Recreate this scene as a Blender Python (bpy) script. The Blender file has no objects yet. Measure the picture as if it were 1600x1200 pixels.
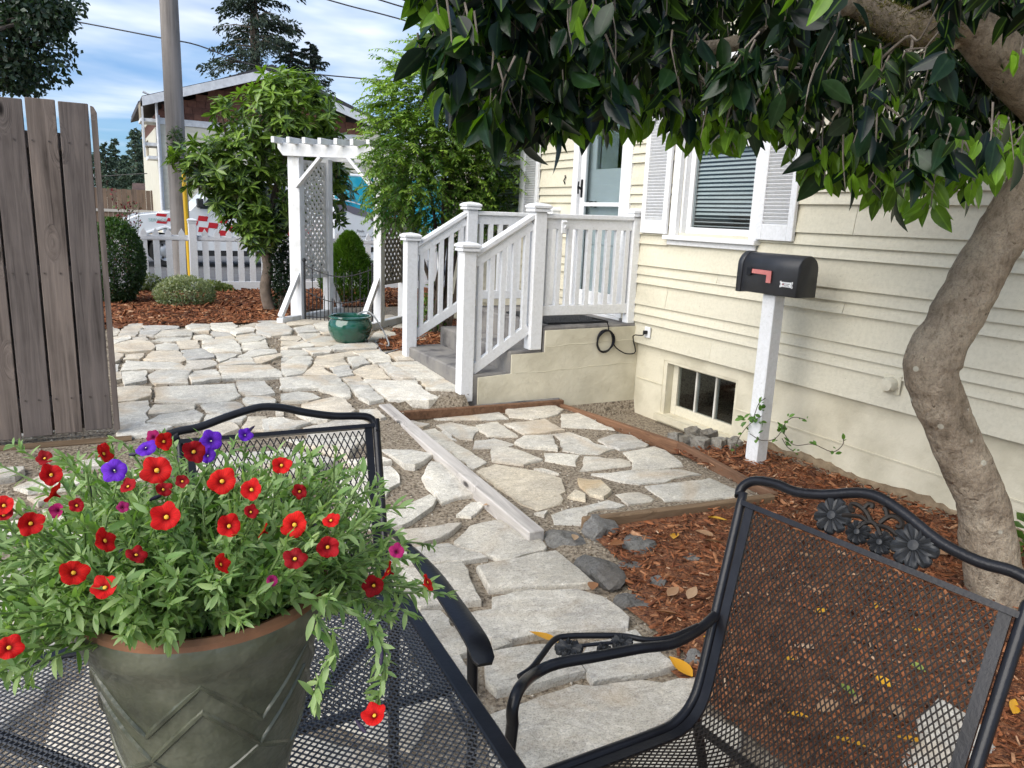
import bpy, bmesh, math, random
import numpy as np
from mathutils import Vector, Matrix
R_ = random.Random(7)
rng = np.random.default_rng(11)
sc = bpy.context.scene
col = sc.collection
PI = math.pi
# ------------------------------------------------------------------ camera
F, CX, CY, H = 1188.0, 800.0, 600.0, 1.5
v1 = np.array([147 - CX, 312 - CY, F]); vz = np.array([580 - CX, 6000 - CY, F])
cY = v1 / np.linalg.norm(v1); cD = vz - cY * (vz @ cY); cD /= np.linalg.norm(cD); cZ = -cD
cX = np.cross(cY, cZ)
RC = np.stack([cX, cY, cZ], 1)                       # camera = RC @ world
CAM = np.array([0, 0, H])
cam = bpy.data.cameras.new('camera'); co = bpy.data.objects.new('camera', cam); col.objects.link(co)
cam.sensor_width = 36; cam.lens = F / 1600 * 36; cam.clip_start = .05; cam.clip_end = 3000
m = Matrix.Identity(4)
for i in range(3):
    m[i][0] = RC[0][i]; m[i][1] = -RC[1][i]; m[i][2] = -RC[2][i]
m.translation = (0, 0, H); co.matrix_world = m
sc.camera = co
# ------------------------------------------------------------------ sky, sun, exposure
SUN_AZ, SUN_EL = math.radians(196), math.radians(38)   # math angle in the xy plane, elevation
w = bpy.data.worlds.new('World'); sc.world = w; w.use_nodes = True
nt = w.node_tree; N = nt.nodes; L = nt.links
for n in list(N): N.remove(n)
def wn(t, **k):
    n = N.new(t)
    for a, b in k.items(): setattr(n, a, b)
    return n
out = wn('ShaderNodeOutputWorld'); bg = wn('ShaderNodeBackground')
sky = wn('ShaderNodeTexSky', sky_type='NISHITA', sun_disc=False)
sky.sun_elevation = SUN_EL; sky.sun_rotation = PI / 2 - SUN_AZ
sky.air_density = 1.0; sky.dust_density = .6; sky.ozone_density = 2.2
tc = wn('ShaderNodeTexCoord'); sep = wn('ShaderNodeSeparateXYZ'); L.new(tc.outputs['Generated'], sep.inputs[0])
zz = wn('ShaderNodeMath', operation='MAXIMUM'); L.new(sep.outputs[2], zz.inputs[0]); zz.inputs[1].default_value = 0
za = wn('ShaderNodeMath', operation='ADD'); L.new(zz.outputs[0], za.inputs[0]); za.inputs[1].default_value = .22
cmb = wn('ShaderNodeCombineXYZ')
for i in range(2):
    d = wn('ShaderNodeMath', operation='DIVIDE'); L.new(sep.outputs[i], d.inputs[0]); L.new(za.outputs[0], d.inputs[1]); L.new(d.outputs[0], cmb.inputs[i])
mp = wn('ShaderNodeMapping'); mp.inputs['Location'].default_value = (3.1, 1.7, 0); mp.inputs['Scale'].default_value = (.75, 1.15, 1); mp.inputs['Rotation'].default_value = (0, 0, .5)
L.new(cmb.outputs[0], mp.inputs[0])
no = wn('ShaderNodeTexNoise'); no.inputs['Scale'].default_value = 1.15; no.inputs['Detail'].default_value = 5; no.inputs['Roughness'].default_value = .52; no.inputs['Distortion'].default_value = .35
L.new(mp.outputs[0], no.inputs[0])
rp = wn('ShaderNodeValToRGB'); rp.color_ramp.elements[0].position = .42; rp.color_ramp.elements[1].position = .62
rp.color_ramp.elements[0].color = (.12,) * 3 + (1,); rp.color_ramp.elements[1].color = (1, 1, 1, 1)
L.new(no.outputs[0], rp.inputs[0])
no2 = wn('ShaderNodeTexNoise'); no2.inputs['Scale'].default_value = 2.6; no2.inputs['Detail'].default_value = 4; L.new(mp.outputs[0], no2.inputs[0])
cr = wn('ShaderNodeValToRGB'); cr.color_ramp.elements[0].position = .35; cr.color_ramp.elements[1].position = .65
cr.color_ramp.elements[0].color = (3.7, 5.2, 7.3, 1); cr.color_ramp.elements[1].color = (8.6, 9.0, 9.6, 1)
L.new(no2.outputs[0], cr.inputs[0])
mx = wn('ShaderNodeMix', data_type='RGBA'); L.new(rp.outputs[0], mx.inputs[0]); tint = wn('ShaderNodeMix', data_type='RGBA', blend_type='MULTIPLY'); tint.inputs[0].default_value = 1; L.new(sky.outputs[0], tint.inputs[6]); tint.inputs[7].default_value = (.48, .76, 1.12, 1); L.new(tint.outputs[2], mx.inputs[6]); L.new(cr.outputs[0], mx.inputs[7])
L.new(mx.outputs[2], bg.inputs[0]); bg.inputs[1].default_value = .072; L.new(bg.outputs[0], out.inputs[0])
sl = bpy.data.lights.new('sun', 'SUN'); sl.energy = 2.6; sl.angle = math.radians(62); sl.color = (1, .93, .83)
so = bpy.data.objects.new('sun', sl); col.objects.link(so)
sd = Vector((math.cos(SUN_AZ) * math.cos(SUN_EL), math.sin(SUN_AZ) * math.cos(SUN_EL), math.sin(SUN_EL)))
so.rotation_euler = sd.to_track_quat('Z', 'Y').to_euler(); so.location = (0, 0, 30)
sc.view_settings.view_transform = 'Standard'; sc.view_settings.look = 'None'; sc.view_settings.gamma = 1
sc.view_settings.use_curve_mapping = False; sc.view_settings.exposure = .95
sc.render.engine = 'CYCLES'; sc.cycles.use_denoising = True
try: sc.cycles.denoiser = 'OPENIMAGEDENOISE'
except Exception: pass
sc.cycles.max_bounces = 5; sc.cycles.diffuse_bounces = 3; sc.cycles.glossy_bounces = 2; sc.cycles.transmission_bounces = 4; sc.cycles.transparent_max_bounces = 8
sc.cycles.use_adaptive_sampling = True; sc.cycles.adaptive_threshold = .03; sc.cycles.caustics_reflective = False; sc.cycles.caustics_refractive = False
# ------------------------------------------------------------------ pixel helpers
def ray(px, py): return RC.T @ (np.array([px - CX, py - CY, F]) / F)
def G(px, py, z=0.0):
    d = ray(px, py); t = (z - H) / d[2]; return CAM + d * t
def WX(px, py, x): d = ray(px, py); return CAM + d * (x / d[0])
def WY(px, py, y): d = ray(px, py); return CAM + d * (y / d[1])
def at(px, py, dep): return CAM + ray(px, py) * dep
def onplane(px, py, p0, n):
    d = ray(px, py); n = np.asarray(n, float); return CAM + d * (((np.asarray(p0) - CAM) @ n) / (d @ n))
def proj(p):
    c = RC @ (np.asarray(p, float) - CAM); return CX + F * c[0] / c[2], CY + F * c[1] / c[2], c[2]
def sm(t): t = min(1, max(0, t)); return t * t * (3 - 2 * t)
def zg(x, y):
    b = .16 * sm((y - 3.0) / 2.2) + .04 * sm((y - 5.2) / 1.6)
    if y > 13: b -= .1 * sm((y - 13) / 1.0)
    if 1.79 < x < 3.28 and 2.6 < y < (5.06 if x < 2.42 else 5.2): b = .015
    elif x >= 3.28 and y < 5.13: b = -.11 * sm((y - 3.7) / .3)
    elif x > 1.5 and y <= 2.9: b = 0
    return b
def GH(px, py, off=0.0):
    z = 0.0
    for _ in range(14):
        p = G(px, py, z + off); z = .5 * z + .5 * zg(p[0], p[1])
    p = G(px, py, z + off); return p
# ------------------------------------------------------------------ object helpers
ORG = {}
def thing(name, label, cat, loc=(0, 0, 0), group=None, rot=0):
    o = bpy.data.objects.new(name, None); col.objects.link(o); o.location = loc; o.rotation_euler = (0, 0, rot); o.empty_display_size = .1
    o['label'] = label; o['category'] = cat
    if group: o['group'] = group
    ORG[o.name] = np.array(loc, float) if rot == 0 else np.zeros(3)
    return o
def tag(o, label, cat, group=None):
    o['label'] = label; o['category'] = cat
    if group: o['group'] = group
    return o
def mobj(name, me, parent=None, loc=(0, 0, 0), rot=None, scale=None, mat4=None):
    o = bpy.data.objects.new(name, me); col.objects.link(o)
    if parent is not None:
        o.parent = parent; ORG[o.name] = ORG.get(parent.name, np.zeros(3))
    if mat4 is not None: o.matrix_basis = mat4
    else:
        o.location = loc
        if rot is not None: o.rotation_euler = rot
        if scale is not None: o.scale = scale
    return o
class MB:
    def __init__(s): s.v = []; s.f = []
    def add(s, vs, fs):
        b = len(s.v); s.v += [tuple(map(float, q)) for q in vs]; s.f += [tuple(b + i for i in q) for q in fs]; return s
    def box(s, lo, hi):
        x0, y0, z0 = lo; x1, y1, z1 = hi
        return s.add([(x0, y0, z0), (x1, y0, z0), (x1, y1, z0), (x0, y1, z0), (x0, y0, z1), (x1, y0, z1), (x1, y1, z1), (x0, y1, z1)],
                     [(0, 3, 2, 1), (4, 5, 6, 7), (0, 1, 5, 4), (1, 2, 6, 5), (2, 3, 7, 6), (3, 0, 4, 7)])
    def bar(s, a, b, wd, ht, up=(0, 0, 1)):
        a = Vector(a); b = Vector(b); d = (b - a).normalized(); u = Vector(up); sx = d.cross(u)
        if sx.length < 1e-5: sx = d.cross(Vector((1, 0, 0)))
        sx.normalize(); u = sx.cross(d).normalized(); sx *= wd / 2; u *= ht / 2
        return s.add([a - sx - u, a + sx - u, a + sx + u, a - sx + u, b - sx - u, b + sx - u, b + sx + u, b - sx + u],
                     [(0, 1, 2, 3), (7, 6, 5, 4), (0, 4, 5, 1), (1, 5, 6, 2), (2, 6, 7, 3), (3, 7, 4, 0)])
    def tube(s, pts, r, n=8, caps=True, flat=1.0):
        pts = [Vector(p) for p in pts]; k = len(pts); rs = [r] * k if not hasattr(r, '__len__') else r
        T = [(pts[min(i + 1, k - 1)] - pts[max(i - 1, 0)]).normalized() for i in range(k)]
        nrm = T[0].orthogonal().normalized(); vs = []; fs = []
        for i in range(k):
            nrm = (nrm - T[i] * nrm.dot(T[i])); nrm = nrm.normalized() if nrm.length > 1e-6 else T[i].orthogonal().normalized()
            bn = T[i].cross(nrm)
            for j in range(n):
                a = 2 * PI * j / n; vs.append(pts[i] + (nrm * math.cos(a) + bn * math.sin(a) * flat) * rs[i])
        for i in range(k - 1):
            for j in range(n): fs.append((i * n + j, i * n + (j + 1) % n, (i + 1) * n + (j + 1) % n, (i + 1) * n + j))
        if caps: fs.append(tuple(range(n - 1, -1, -1))); fs.append(tuple((k - 1) * n + j for j in range(n)))
        return s.add(vs, fs)
    def lathe(s, prof, n=32, c=(0, 0, 0)):
        vs = []; fs = []; k = len(prof)
        for r, z in prof:
            for j in range(n): a = 2 * PI * j / n; vs.append((c[0] + r * math.cos(a), c[1] + r * math.sin(a), c[2] + z))
        for i in range(k - 1):
            for j in range(n): fs.append((i * n + j, i * n + (j + 1) % n, (i + 1) * n + (j + 1) % n, (i + 1) * n + j))
        return s.add(vs, fs)
    def prism(s, poly, z0, z1):
        n = len(poly); zt = z1 if callable(z1) else (lambda x, y: z1); zb = z0 if callable(z0) else (lambda x, y: z0)
        return s.add([(x, y, zb(x, y)) for x, y in poly] + [(x, y, zt(x, y)) for x, y in poly],
                     [tuple(range(n - 1, -1, -1)), tuple(range(n, 2 * n))] + [(i, (i + 1) % n, n + (i + 1) % n, n + i) for i in range(n)])
    def mesh(s, name, mat, smooth=False, bevel=0, org=None):
        v = np.array(s.v, float)
        if org is not None and len(v): v = v - org
        me = bpy.data.meshes.new(name); me.from_pydata(v.tolist(), [], s.f)
        bm = bmesh.new(); bm.from_mesh(me); bmesh.ops.recalc_face_normals(bm, faces=bm.faces)
        if bevel: bmesh.ops.bevel(bm, geom=list(bm.edges), offset=bevel, segments=1, affect='EDGES', profile=.5)
        bm.to_mesh(me); bm.free()
        if smooth:
            me.polygons.foreach_set('use_smooth', [True] * len(me.polygons))
            try: me.set_sharp_from_angle(angle=math.radians(45))
            except Exception: pass
        if mat: me.materials.append(mat)
        return me
    def build(s, name, mat, parent=None, smooth=False, bevel=0):
        org = ORG.get(parent.name) if parent is not None else None
        return mobj(name, s.mesh(name, mat, smooth, bevel, org), parent)
def spline(P, n=6):
    P = [np.array(p, float) for p in P]; o = []
    for i in range(len(P) - 1):
        a = P[max(i - 1, 0)]; b = P[i]; c = P[i + 1]; d = P[min(i + 2, len(P) - 1)]
        for j in range(n):
            t = j / n; o.append(.5 * ((2 * b) + (c - a) * t + (2 * a - 5 * b + 4 * c - d) * t * t + (3 * b - a - 3 * c + d) * t ** 3))
    o.append(P[-1]); return o
# ------------------------------------------------------------------ materials
def newmat(name):
    mt = bpy.data.materials.new(name); mt.use_nodes = True; t = mt.node_tree; b = t.nodes['Principled BSDF']; return mt, t, b
def coords(t, scale=(1, 1, 1), rnd=True):
    n = t.nodes; l = t.links
    tcx = n.new('ShaderNodeTexCoord'); src = tcx.outputs['Object']
    if rnd:
        oi = n.new('ShaderNodeObjectInfo'); mu = n.new('ShaderNodeMath'); mu.operation = 'MULTIPLY'; l.new(oi.outputs['Random'], mu.inputs[0]); mu.inputs[1].default_value = 37.0
        ad = n.new('ShaderNodeVectorMath'); ad.operation = 'ADD'; l.new(src, ad.inputs[0]); l.new(mu.outputs[0], ad.inputs[1]); src = ad.outputs[0]
    mp = n.new('ShaderNodeMapping'); mp.inputs['Scale'].default_value = scale; l.new(src, mp.inputs[0]); return mp.outputs[0]
def noise(t, vec, scale, detail=6, rough=.55, dist=0):
    n = t.nodes.new('ShaderNodeTexNoise'); n.inputs['Scale'].default_value = scale; n.inputs['Detail'].default_value = detail; n.inputs['Roughness'].default_value = rough; n.inputs['Distortion'].default_value = dist
    t.links.new(vec, n.inputs[0]); return n.outputs[0]
def ramp(t, fac, stops):
    r = t.nodes.new('ShaderNodeValToRGB'); e = r.color_ramp.elements
    while len(e) < len(stops): e.new(.5)
    for i, (p, c) in enumerate(stops): e[i].position = p; e[i].color = tuple(c) + (1,) if len(c) == 3 else c
    t.links.new(fac, r.inputs[0]); return r.outputs[0]
def mixc(t, fac, a, b, mode='MIX'):
    x = t.nodes.new('ShaderNodeMix'); x.data_type = 'RGBA'; x.blend_type = mode
    for i, q in ((0, fac), (6, a), (7, b)):
        if hasattr(q, 'default_value') or hasattr(q, 'is_linked'): t.links.new(q, x.inputs[i])
        else: x.inputs[i].default_value = q if i == 0 else (tuple(q) + (1,) if len(q) == 3 else q)
    return x.outputs[2]
def bumpn(t, b, h, strength=.3, dist=.01):
    n = t.nodes.new('ShaderNodeBump'); n.inputs['Strength'].default_value = strength; n.inputs['Distance'].default_value = dist
    t.links.new(h, n.inputs['Height']); t.links.new(n.outputs[0], b.inputs['Normal'])
def M(name, c1, c2=None, scale=6, st=(1, 1, 1), rough=.6, bump=0, bscale=40, bst=None, spec=.5, metal=0, lo=.35, hi=.65, c3=None, rnd=True, coat=0):
    mt, t, b = newmat(name); v = coords(t, st, rnd)
    if c2 is None: c2 = tuple(x * .82 for x in c1)
    f = noise(t, v, scale, 4)
    stops = [(lo, c2), (hi, c1)] if c3 is None else [(lo, c2), ((lo + hi) / 2, c1), (hi + .08, c3)]
    t.links.new(ramp(t, f, stops), b.inputs['Base Color'])
    b.inputs['Roughness'].default_value = rough; b.inputs['Metallic'].default_value = metal
    b.inputs['Specular IOR Level'].default_value = spec
    if coat: b.inputs['Coat Weight'].default_value = coat; b.inputs['Coat Roughness'].default_value = .05
    if bump:
        v2 = coords(t, bst or st, rnd); bumpn(t, b, noise(t, v2, bscale, 3, .6), bump)
    return mt
def wood(name, c1, c2, c3, axis=2, knots=True, rough=.85, sc=1.0, bump=.5):
    mt, t, b = newmat(name); st = [26 * sc] * 3; st[axis] = 1.3 * sc
    v0 = coords(t, (1, 1, 1)); v = coords(t, st)
    if knots:
        kst = [5.5 * sc] * 3; kst[axis] = 2.2 * sc
        vo = t.nodes.new('ShaderNodeTexVoronoi'); vo.inputs['Scale'].default_value = 1; vo.inputs['Randomness'].default_value = 1; t.links.new(coords(t, kst), vo.inputs[0])
        kd = ramp(t, vo.outputs['Distance'], [(.04, (1, 1, 1)), (.3, (0, 0, 0))])
        off = t.nodes.new('ShaderNodeVectorMath'); off.operation = 'SCALE'; t.links.new(kd, off.inputs[0]); off.inputs[3].default_value = 3.5
        ad = t.nodes.new('ShaderNodeVectorMath'); ad.operation = 'ADD'; t.links.new(v, ad.inputs[0]); t.links.new(off.outputs[0], ad.inputs[1]); v = ad.outputs[0]
    g = noise(t, v, 1.0, 5, .65, .6); big = noise(t, v0, 2.2, 4)
    cbase = ramp(t, g, [(.3, c2), (.52, c1), (.72, c3)])
    cbase = mixc(t, ramp(t, big, [(.35, (0, 0, 0)), (.7, (.75, .75, .75))]), cbase, tuple(min(1, x * 1.25) for x in c1))
    if knots:
        kc = ramp(t, vo.outputs['Distance'], [(.05, (1, 1, 1)), (.11, (0, 0, 0))])
        cbase = mixc(t, kc, cbase, tuple(x * .3 for x in c2))
    oi = t.nodes.new('ShaderNodeObjectInfo'); hv = ramp(t, oi.outputs['Random'], [(0, (.8, .8, .82)), (1, (1.15, 1.1, 1.05))])
    cbase = mixc(t, 1.0, cbase, hv, 'MULTIPLY')
    t.links.new(cbase, b.inputs['Base Color']); b.inputs['Roughness'].default_value = rough; b.inputs['Specular IOR Level'].default_value = .2
    bumpn(t, b, g, bump, .004); return mt
def leafmat(name, ca, cb, rough=.4, trans=.3, tcol=None, attr=True, spec=.5, rib=0):
    mt, t, b = newmat(name); l = t.links
    if attr:
        a = t.nodes.new('ShaderNodeAttribute'); a.attribute_name = 'rnd'; f = a.outputs['Fac']
    else: f = t.nodes.new('ShaderNodeObjectInfo').outputs['Random']
    mid = tuple((x + y) / 2 for x, y in zip(ca, cb))
    c = ramp(t, f, [(0, ca), (.6, mid), (1, cb)])
    if rib:
        if attr: ra = t.nodes.new('ShaderNodeAttribute'); ra.attribute_name = 'across'; rv_ = ra.outputs['Fac']
        else:
            tcx = t.nodes.new('ShaderNodeTexCoord'); sx_ = t.nodes.new('ShaderNodeSeparateXYZ'); l.new(tcx.outputs['Object'], sx_.inputs[0]); ab = t.nodes.new('ShaderNodeMath'); ab.operation = 'ABSOLUTE'; l.new(sx_.outputs[1], ab.inputs[0]); rv_ = ab.outputs[0]
        c = mixc(t, ramp(t, rv_, [(.004, (rib, rib, rib)), (.03, (0, 0, 0))]), c, tuple(min(1, q * 2.2 + .03) for q in cb))
    if rib: nv_ = noise(t, coords(t, (1, 1, 1), False), 30 if attr else 6, 2); c = mixc(t, 1.0, c, ramp(t, nv_, [(.3, (.75, .78, .7)), (.65, (1.15, 1.12, 1.05))]), 'MULTIPLY')
    l.new(c, b.inputs['Base Color']); b.inputs['Roughness'].default_value = rough; b.inputs['Specular IOR Level'].default_value = spec
    tr = t.nodes.new('ShaderNodeBsdfTranslucent'); ms = t.nodes.new('ShaderNodeMixShader'); ms.inputs[0].default_value = trans
    tc2 = mixc(t, 1.0, c, tcol or (1.6, 1.9, .6), 'MULTIPLY'); l.new(tc2, tr.inputs[0])
    l.new(b.outputs[0], ms.inputs[1]); l.new(tr.outputs[0], ms.inputs[2]); l.new(ms.outputs[0], t.nodes['Material Output'].inputs[0]); return mt
def plain(name, c, rough=.5, metal=0, spec=.5):
    mt, t, b = newmat(name); b.inputs['Base Color'].default_value = tuple(c) + (1,); b.inputs['Roughness'].default_value = rough; b.inputs['Metallic'].default_value = metal; b.inputs['Specular IOR Level'].default_value = spec; return mt
def stone_mat(name, tones, stain, bump=.55, sp=1.0):
    mt, t, b = newmat(name); v = coords(t, (1, 1, 1)); vs = coords(t, (3, 9, 6))
    oi = t.nodes.new('ShaderNodeObjectInfo'); tone = ramp(t, oi.outputs['Random'], [(i / (len(tones) - 1), c) for i, c in enumerate(tones)])
    n1 = noise(t, v, 4.0, 5, .65); n2 = noise(t, v, 60, 3, .7); n3 = noise(t, v, 2.1, 3, .6, .8); n4 = noise(t, vs, 4, 5, .7, .5)
    c = mixc(t, 1.0, tone, ramp(t, n1, [(.28, (.80, .80, .81)), (.5, (1.02, 1.02, 1.01)), (.72, (1.2, 1.19, 1.15))]), 'MULTIPLY')
    c = mixc(t, 1.0, c, ramp(t, n2, [(.3, (.84, .83, .82)), (.5, (1, 1, 1)), (.75, (1.12, 1.12, 1.12))]), 'MULTIPLY')
    c = mixc(t, 1.0, c, ramp(t, n4, [(.32, (.72, .72, .74)), (.46, (1, 1, 1))]), 'MULTIPLY')
    n5 = noise(t, v, 170, 2, .6); c = mixc(t, 1.0, c, ramp(t, n5, [(.33, (.68, .68, .68)), (.45, (1, 1, 1)), (.7, (1.14, 1.14, 1.14))]), 'MULTIPLY')
    n6 = noise(t, v, 9, 5, .75, 1.2); c = mixc(t, 1.0, c, ramp(t, n6, [(.40, (1, 1, 1)), (.49, (.83, .82, .80)), (.53, (.83, .82, .80)), (.62, (1, 1, 1))]), 'MULTIPLY')
    c = mixc(t, ramp(t, n3, [(.54, (0, 0, 0)), (.72, (.5, .5, .5))]), c, stain)
    t.links.new(c, b.inputs['Base Color']); b.inputs['Roughness'].default_value = .85; b.inputs['Specular IOR Level'].default_value = .3
    ad = t.nodes.new('ShaderNodeMath'); ad.operation = 'ADD'; t.links.new(n1, ad.inputs[0]); t.links.new(n4, ad.inputs[1])
    ad2 = t.nodes.new('ShaderNodeMath'); ad2.operation = 'MULTIPLY_ADD'; t.links.new(n2, ad2.inputs[0]); ad2.inputs[1].default_value = .35; t.links.new(ad.outputs[0], ad2.inputs[2])
    bumpn(t, b, ad2.outputs[0], bump, .012); return mt
def glass(name, c=(.03, .035, .04), rough=.04):
    mt, t, b = newmat(name); l = t.links
    tr = t.nodes.new('ShaderNodeBsdfTransparent'); gl = t.nodes.new('ShaderNodeBsdfGlossy'); gl.inputs['Roughness'].default_value = rough
    lw = t.nodes.new('ShaderNodeLayerWeight'); fr = t.nodes.new('ShaderNodeMath'); fr.operation = 'POWER'; l.new(lw.outputs['Facing'], fr.inputs[0]); fr.inputs[1].default_value = 3.0; fr2 = t.nodes.new('ShaderNodeMath'); fr2.operation = 'MULTIPLY_ADD'; l.new(fr.outputs[0], fr2.inputs[0]); fr2.inputs[1].default_value = .75; fr2.inputs[2].default_value = .035; fr = fr2; ms = t.nodes.new('ShaderNodeMixShader')
    tr.inputs[0].default_value = (.82, .86, .87, 1)
    l.new(fr.outputs[0], ms.inputs[0]); l.new(tr.outputs[0], ms.inputs[1]); l.new(gl.outputs[0], ms.inputs[2]); l.new(ms.outputs[0], t.nodes['Material Output'].inputs[0]); return mt

def painted(name, c, dirt, chip, rough=.55, grain=(1, 1, 1), amt=.5, chips=True, bump=.12):
    """old paint: per-piece tone, soft grime with its own shapes, specks and chips"""
    mt, t, b = newmat(name); v = coords(t, (1, 1, 1)); vg = coords(t, grain)
    oi = t.nodes.new('ShaderNodeObjectInfo'); tone = ramp(t, oi.outputs['Random'], [(0, (.93, .93, .93)), (1, (1.04, 1.035, 1.02))])
    c0 = mixc(t, 1.0, c, tone, 'MULTIPLY'); g1 = noise(t, vg, 2.6, 5, .7, .4); g2 = noise(t, v, 45, 3, .6)
    c1 = mixc(t, ramp(t, g1, [(.47, (0, 0, 0)), (.74, (amt, amt, amt))]), c0, dirt)
    c1 = mixc(t, 1.0, c1, ramp(t, g2, [(.3, (.9, .9, .89)), (.6, (1, 1, 1))]), 'MULTIPLY')
    if chips:
        sp = noise(t, v, 110, 2, .5); c1 = mixc(t, ramp(t, sp, [(.715, (0, 0, 0)), (.735, (.8, .8, .8))]), c1, chip)
    t.links.new(c1, b.inputs['Base Color']); b.inputs['Roughness'].default_value = rough; b.inputs['Specular IOR Level'].default_value = .35
    ad = t.nodes.new('ShaderNodeMath'); ad.operation = 'ADD'; t.links.new(g2, ad.inputs[0]); t.links.new(noise(t, coords(t, tuple(12 * q for q in grain)), 6, 4), ad.inputs[1]); bumpn(t, b, ad.outputs[0], bump, .006); return mt
WHITE = painted('white_paint', (.79, .80, .82), (.60, .60, .57), (.42, .39, .35), .5, (1, 1, .35), .3)
WHITED = M('white_paint_worn', (.74, .75, .76), (.50, .50, .48), 5, st=(1, 1, .6), rough=.6, bump=.15, bscale=50, lo=.28, hi=.5)
LATTW = M('lattice_white', (.72, .72, .71), (.55, .55, .53), 6, rough=.7)
LATTG = M('lattice_grey', (.27, .255, .23), (.18, .17, .15), 9, rough=.85, bump=.2)  # grey-brown, darker than the white lattice
CREAM = painted('cream_siding', (.66, .622, .50), (.52, .485, .37), (.36, .32, .25), .62, (1, .3, 1.4), .55, bump=.16)
CREAMC = M('cream_concrete', (.67, .625, .49), (.50, .46, .345), 3.5, rough=.85, bump=.55, bscale=16, lo=.3, hi=.6)
CONC = M('step_concrete', (.19, .18, .17), (.085, .08, .08), 5, rough=.9, bump=.35, bscale=40, c3=(.25, .235, .21))
BLACKM = M('black_metal', (.012, .0125, .016), (.008, .008, .010), 20, rough=.3, bump=.06, bscale=120, spec=.32)
RUSTM = M('brown_black_metal', (.018, .014, .011), (.010, .008, .007), 14, rough=.5, spec=.22)
DARKIRON = plain('dark_iron', (.015, .015, .017), .5)
GATEW = wood('gate_wood', (.175, .148, .132), (.055, .045, .040), (.275, .228, .195), 2, bump=.9)
TIMB_L = wood('timber_pale', (.40, .39, .375), (.21, .20, .195), (.54, .53, .52), 1, rough=.85)
TIMB_R = wood('timber_red', (.19, .105, .062), (.085, .05, .032), (.26, .16, .10), 1)
TIMB_B = wood('timber_brown', (.17, .12, .075), (.08, .055, .035), (.24, .18, .12), 0)
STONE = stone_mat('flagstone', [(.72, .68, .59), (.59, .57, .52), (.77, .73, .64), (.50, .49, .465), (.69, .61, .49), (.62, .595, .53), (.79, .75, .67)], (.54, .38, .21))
STONEN = stone_mat('flagstone_near_shaded', [(.54, .51, .45), (.49, .47, .43), (.58, .55, .49), (.52, .48, .41)], (.40, .30, .19), bump=.8)  # darker flagstone tones: the canopy's shade is put into the colour
STONEG = stone_mat('flagstone_grey', [(.60, .575, .51), (.54, .52, .48), (.64, .61, .54), (.58, .54, .47)], (.46, .34, .21))
STONEY = stone_mat('flagstone_ochre', [(.62, .55, .42), (.58, .52, .42)], (.5, .33, .15))
ROCKM = stone_mat('dark_rock', [(.12, .117, .112), (.165, .162, .155), (.215, .21, .20)], (.15, .125, .10), bump=1.0)
BRICKC = stone_mat('broken_block', [(.22, .205, .18), (.28, .265, .235)], (.2, .16, .1), bump=.8)
GRAVEL = M('gravel_soil', (.26, .21, .15), (.085, .066, .048), 60, rough=.95, bump=.9, bscale=140, c3=(.42, .37, .29))
ASPH = M('asphalt', (.14, .14, .145), (.10, .10, .10), 8, rough=.9, bump=.2, bscale=200)
MULCHG = M('mulch_ground', (.20, .075, .03), (.055, .022, .012), 70, rough=.95, bump=1.0, bscale=110, c3=(.33, .15, .07))
DARKIN = plain('dark_interior', (.03, .03, .032), .9)
GLASS = glass('window_glass')
def bark_mat(name):
    mt, t, b = newmat(name); v = coords(t, (1, 1, 1)); vs = coords(t, (1, 1, 1.3)); vv = coords(t, (1, 1, .45))
    n1 = noise(t, v, 5.5, 6, .62, .5); n2 = noise(t, vv, 55, 5, .7); n3 = noise(t, v, 150, 3, .7)
    c = ramp(t, n1, [(.28, (.15, .118, .083)), (.45, (.26, .21, .155)), (.6, (.34, .285, .215)), (.78, (.42, .375, .30))])
    c = mixc(t, 1.0, c, ramp(t, n2, [(.3, (.6, .58, .55)), (.5, (1, 1, 1)), (.72, (1.2, 1.18, 1.14))]), 'MULTIPLY')
    c = mixc(t, 1.0, c, ramp(t, n3, [(.32, (.7, .7, .7)), (.5, (1, 1, 1))]), 'MULTIPLY')
    vo = t.nodes.new('ShaderNodeTexVoronoi'); vo.inputs['Scale'].default_value = 16; t.links.new(mixc(t, .12, vs, noise(t, v, 20, 3)), vo.inputs[0])
    c = mixc(t, ramp(t, vo.outputs['Distance'], [(.07, (.75, .75, .75)), (.13, (0, 0, 0))]), c, (.06, .043, .03))
    vo2 = t.nodes.new('ShaderNodeTexVoronoi'); vo2.inputs['Scale'].default_value = 9; t.links.new(v, vo2.inputs[0])
    c = mixc(t, ramp(t, vo2.outputs['Distance'], [(.09, (.8, .8, .8)), (.12, (0, 0, 0))]), c, (.48, .46, .38))
    t.links.new(c, b.inputs['Base Color']); b.inputs['Roughness'].default_value = .85; b.inputs['Specular IOR Level'].default_value = .25
    ad = t.nodes.new('ShaderNodeMath'); ad.operation = 'ADD'; t.links.new(n2, ad.inputs[0]); t.links.new(vo.outputs['Distance'], ad.inputs[1]); bumpn(t, b, ad.outputs[0], .9, .012); return mt
BARK = bark_mat('camellia_bark')
BARKD = M('dark_bark', (.11, .085, .065), (.05, .04, .03), 14, rough=.9, bump=.6, bscale=50)
MOSS = M('moss', (.16, .15, .03), (.06, .065, .012), 40, rough=.95)
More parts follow.
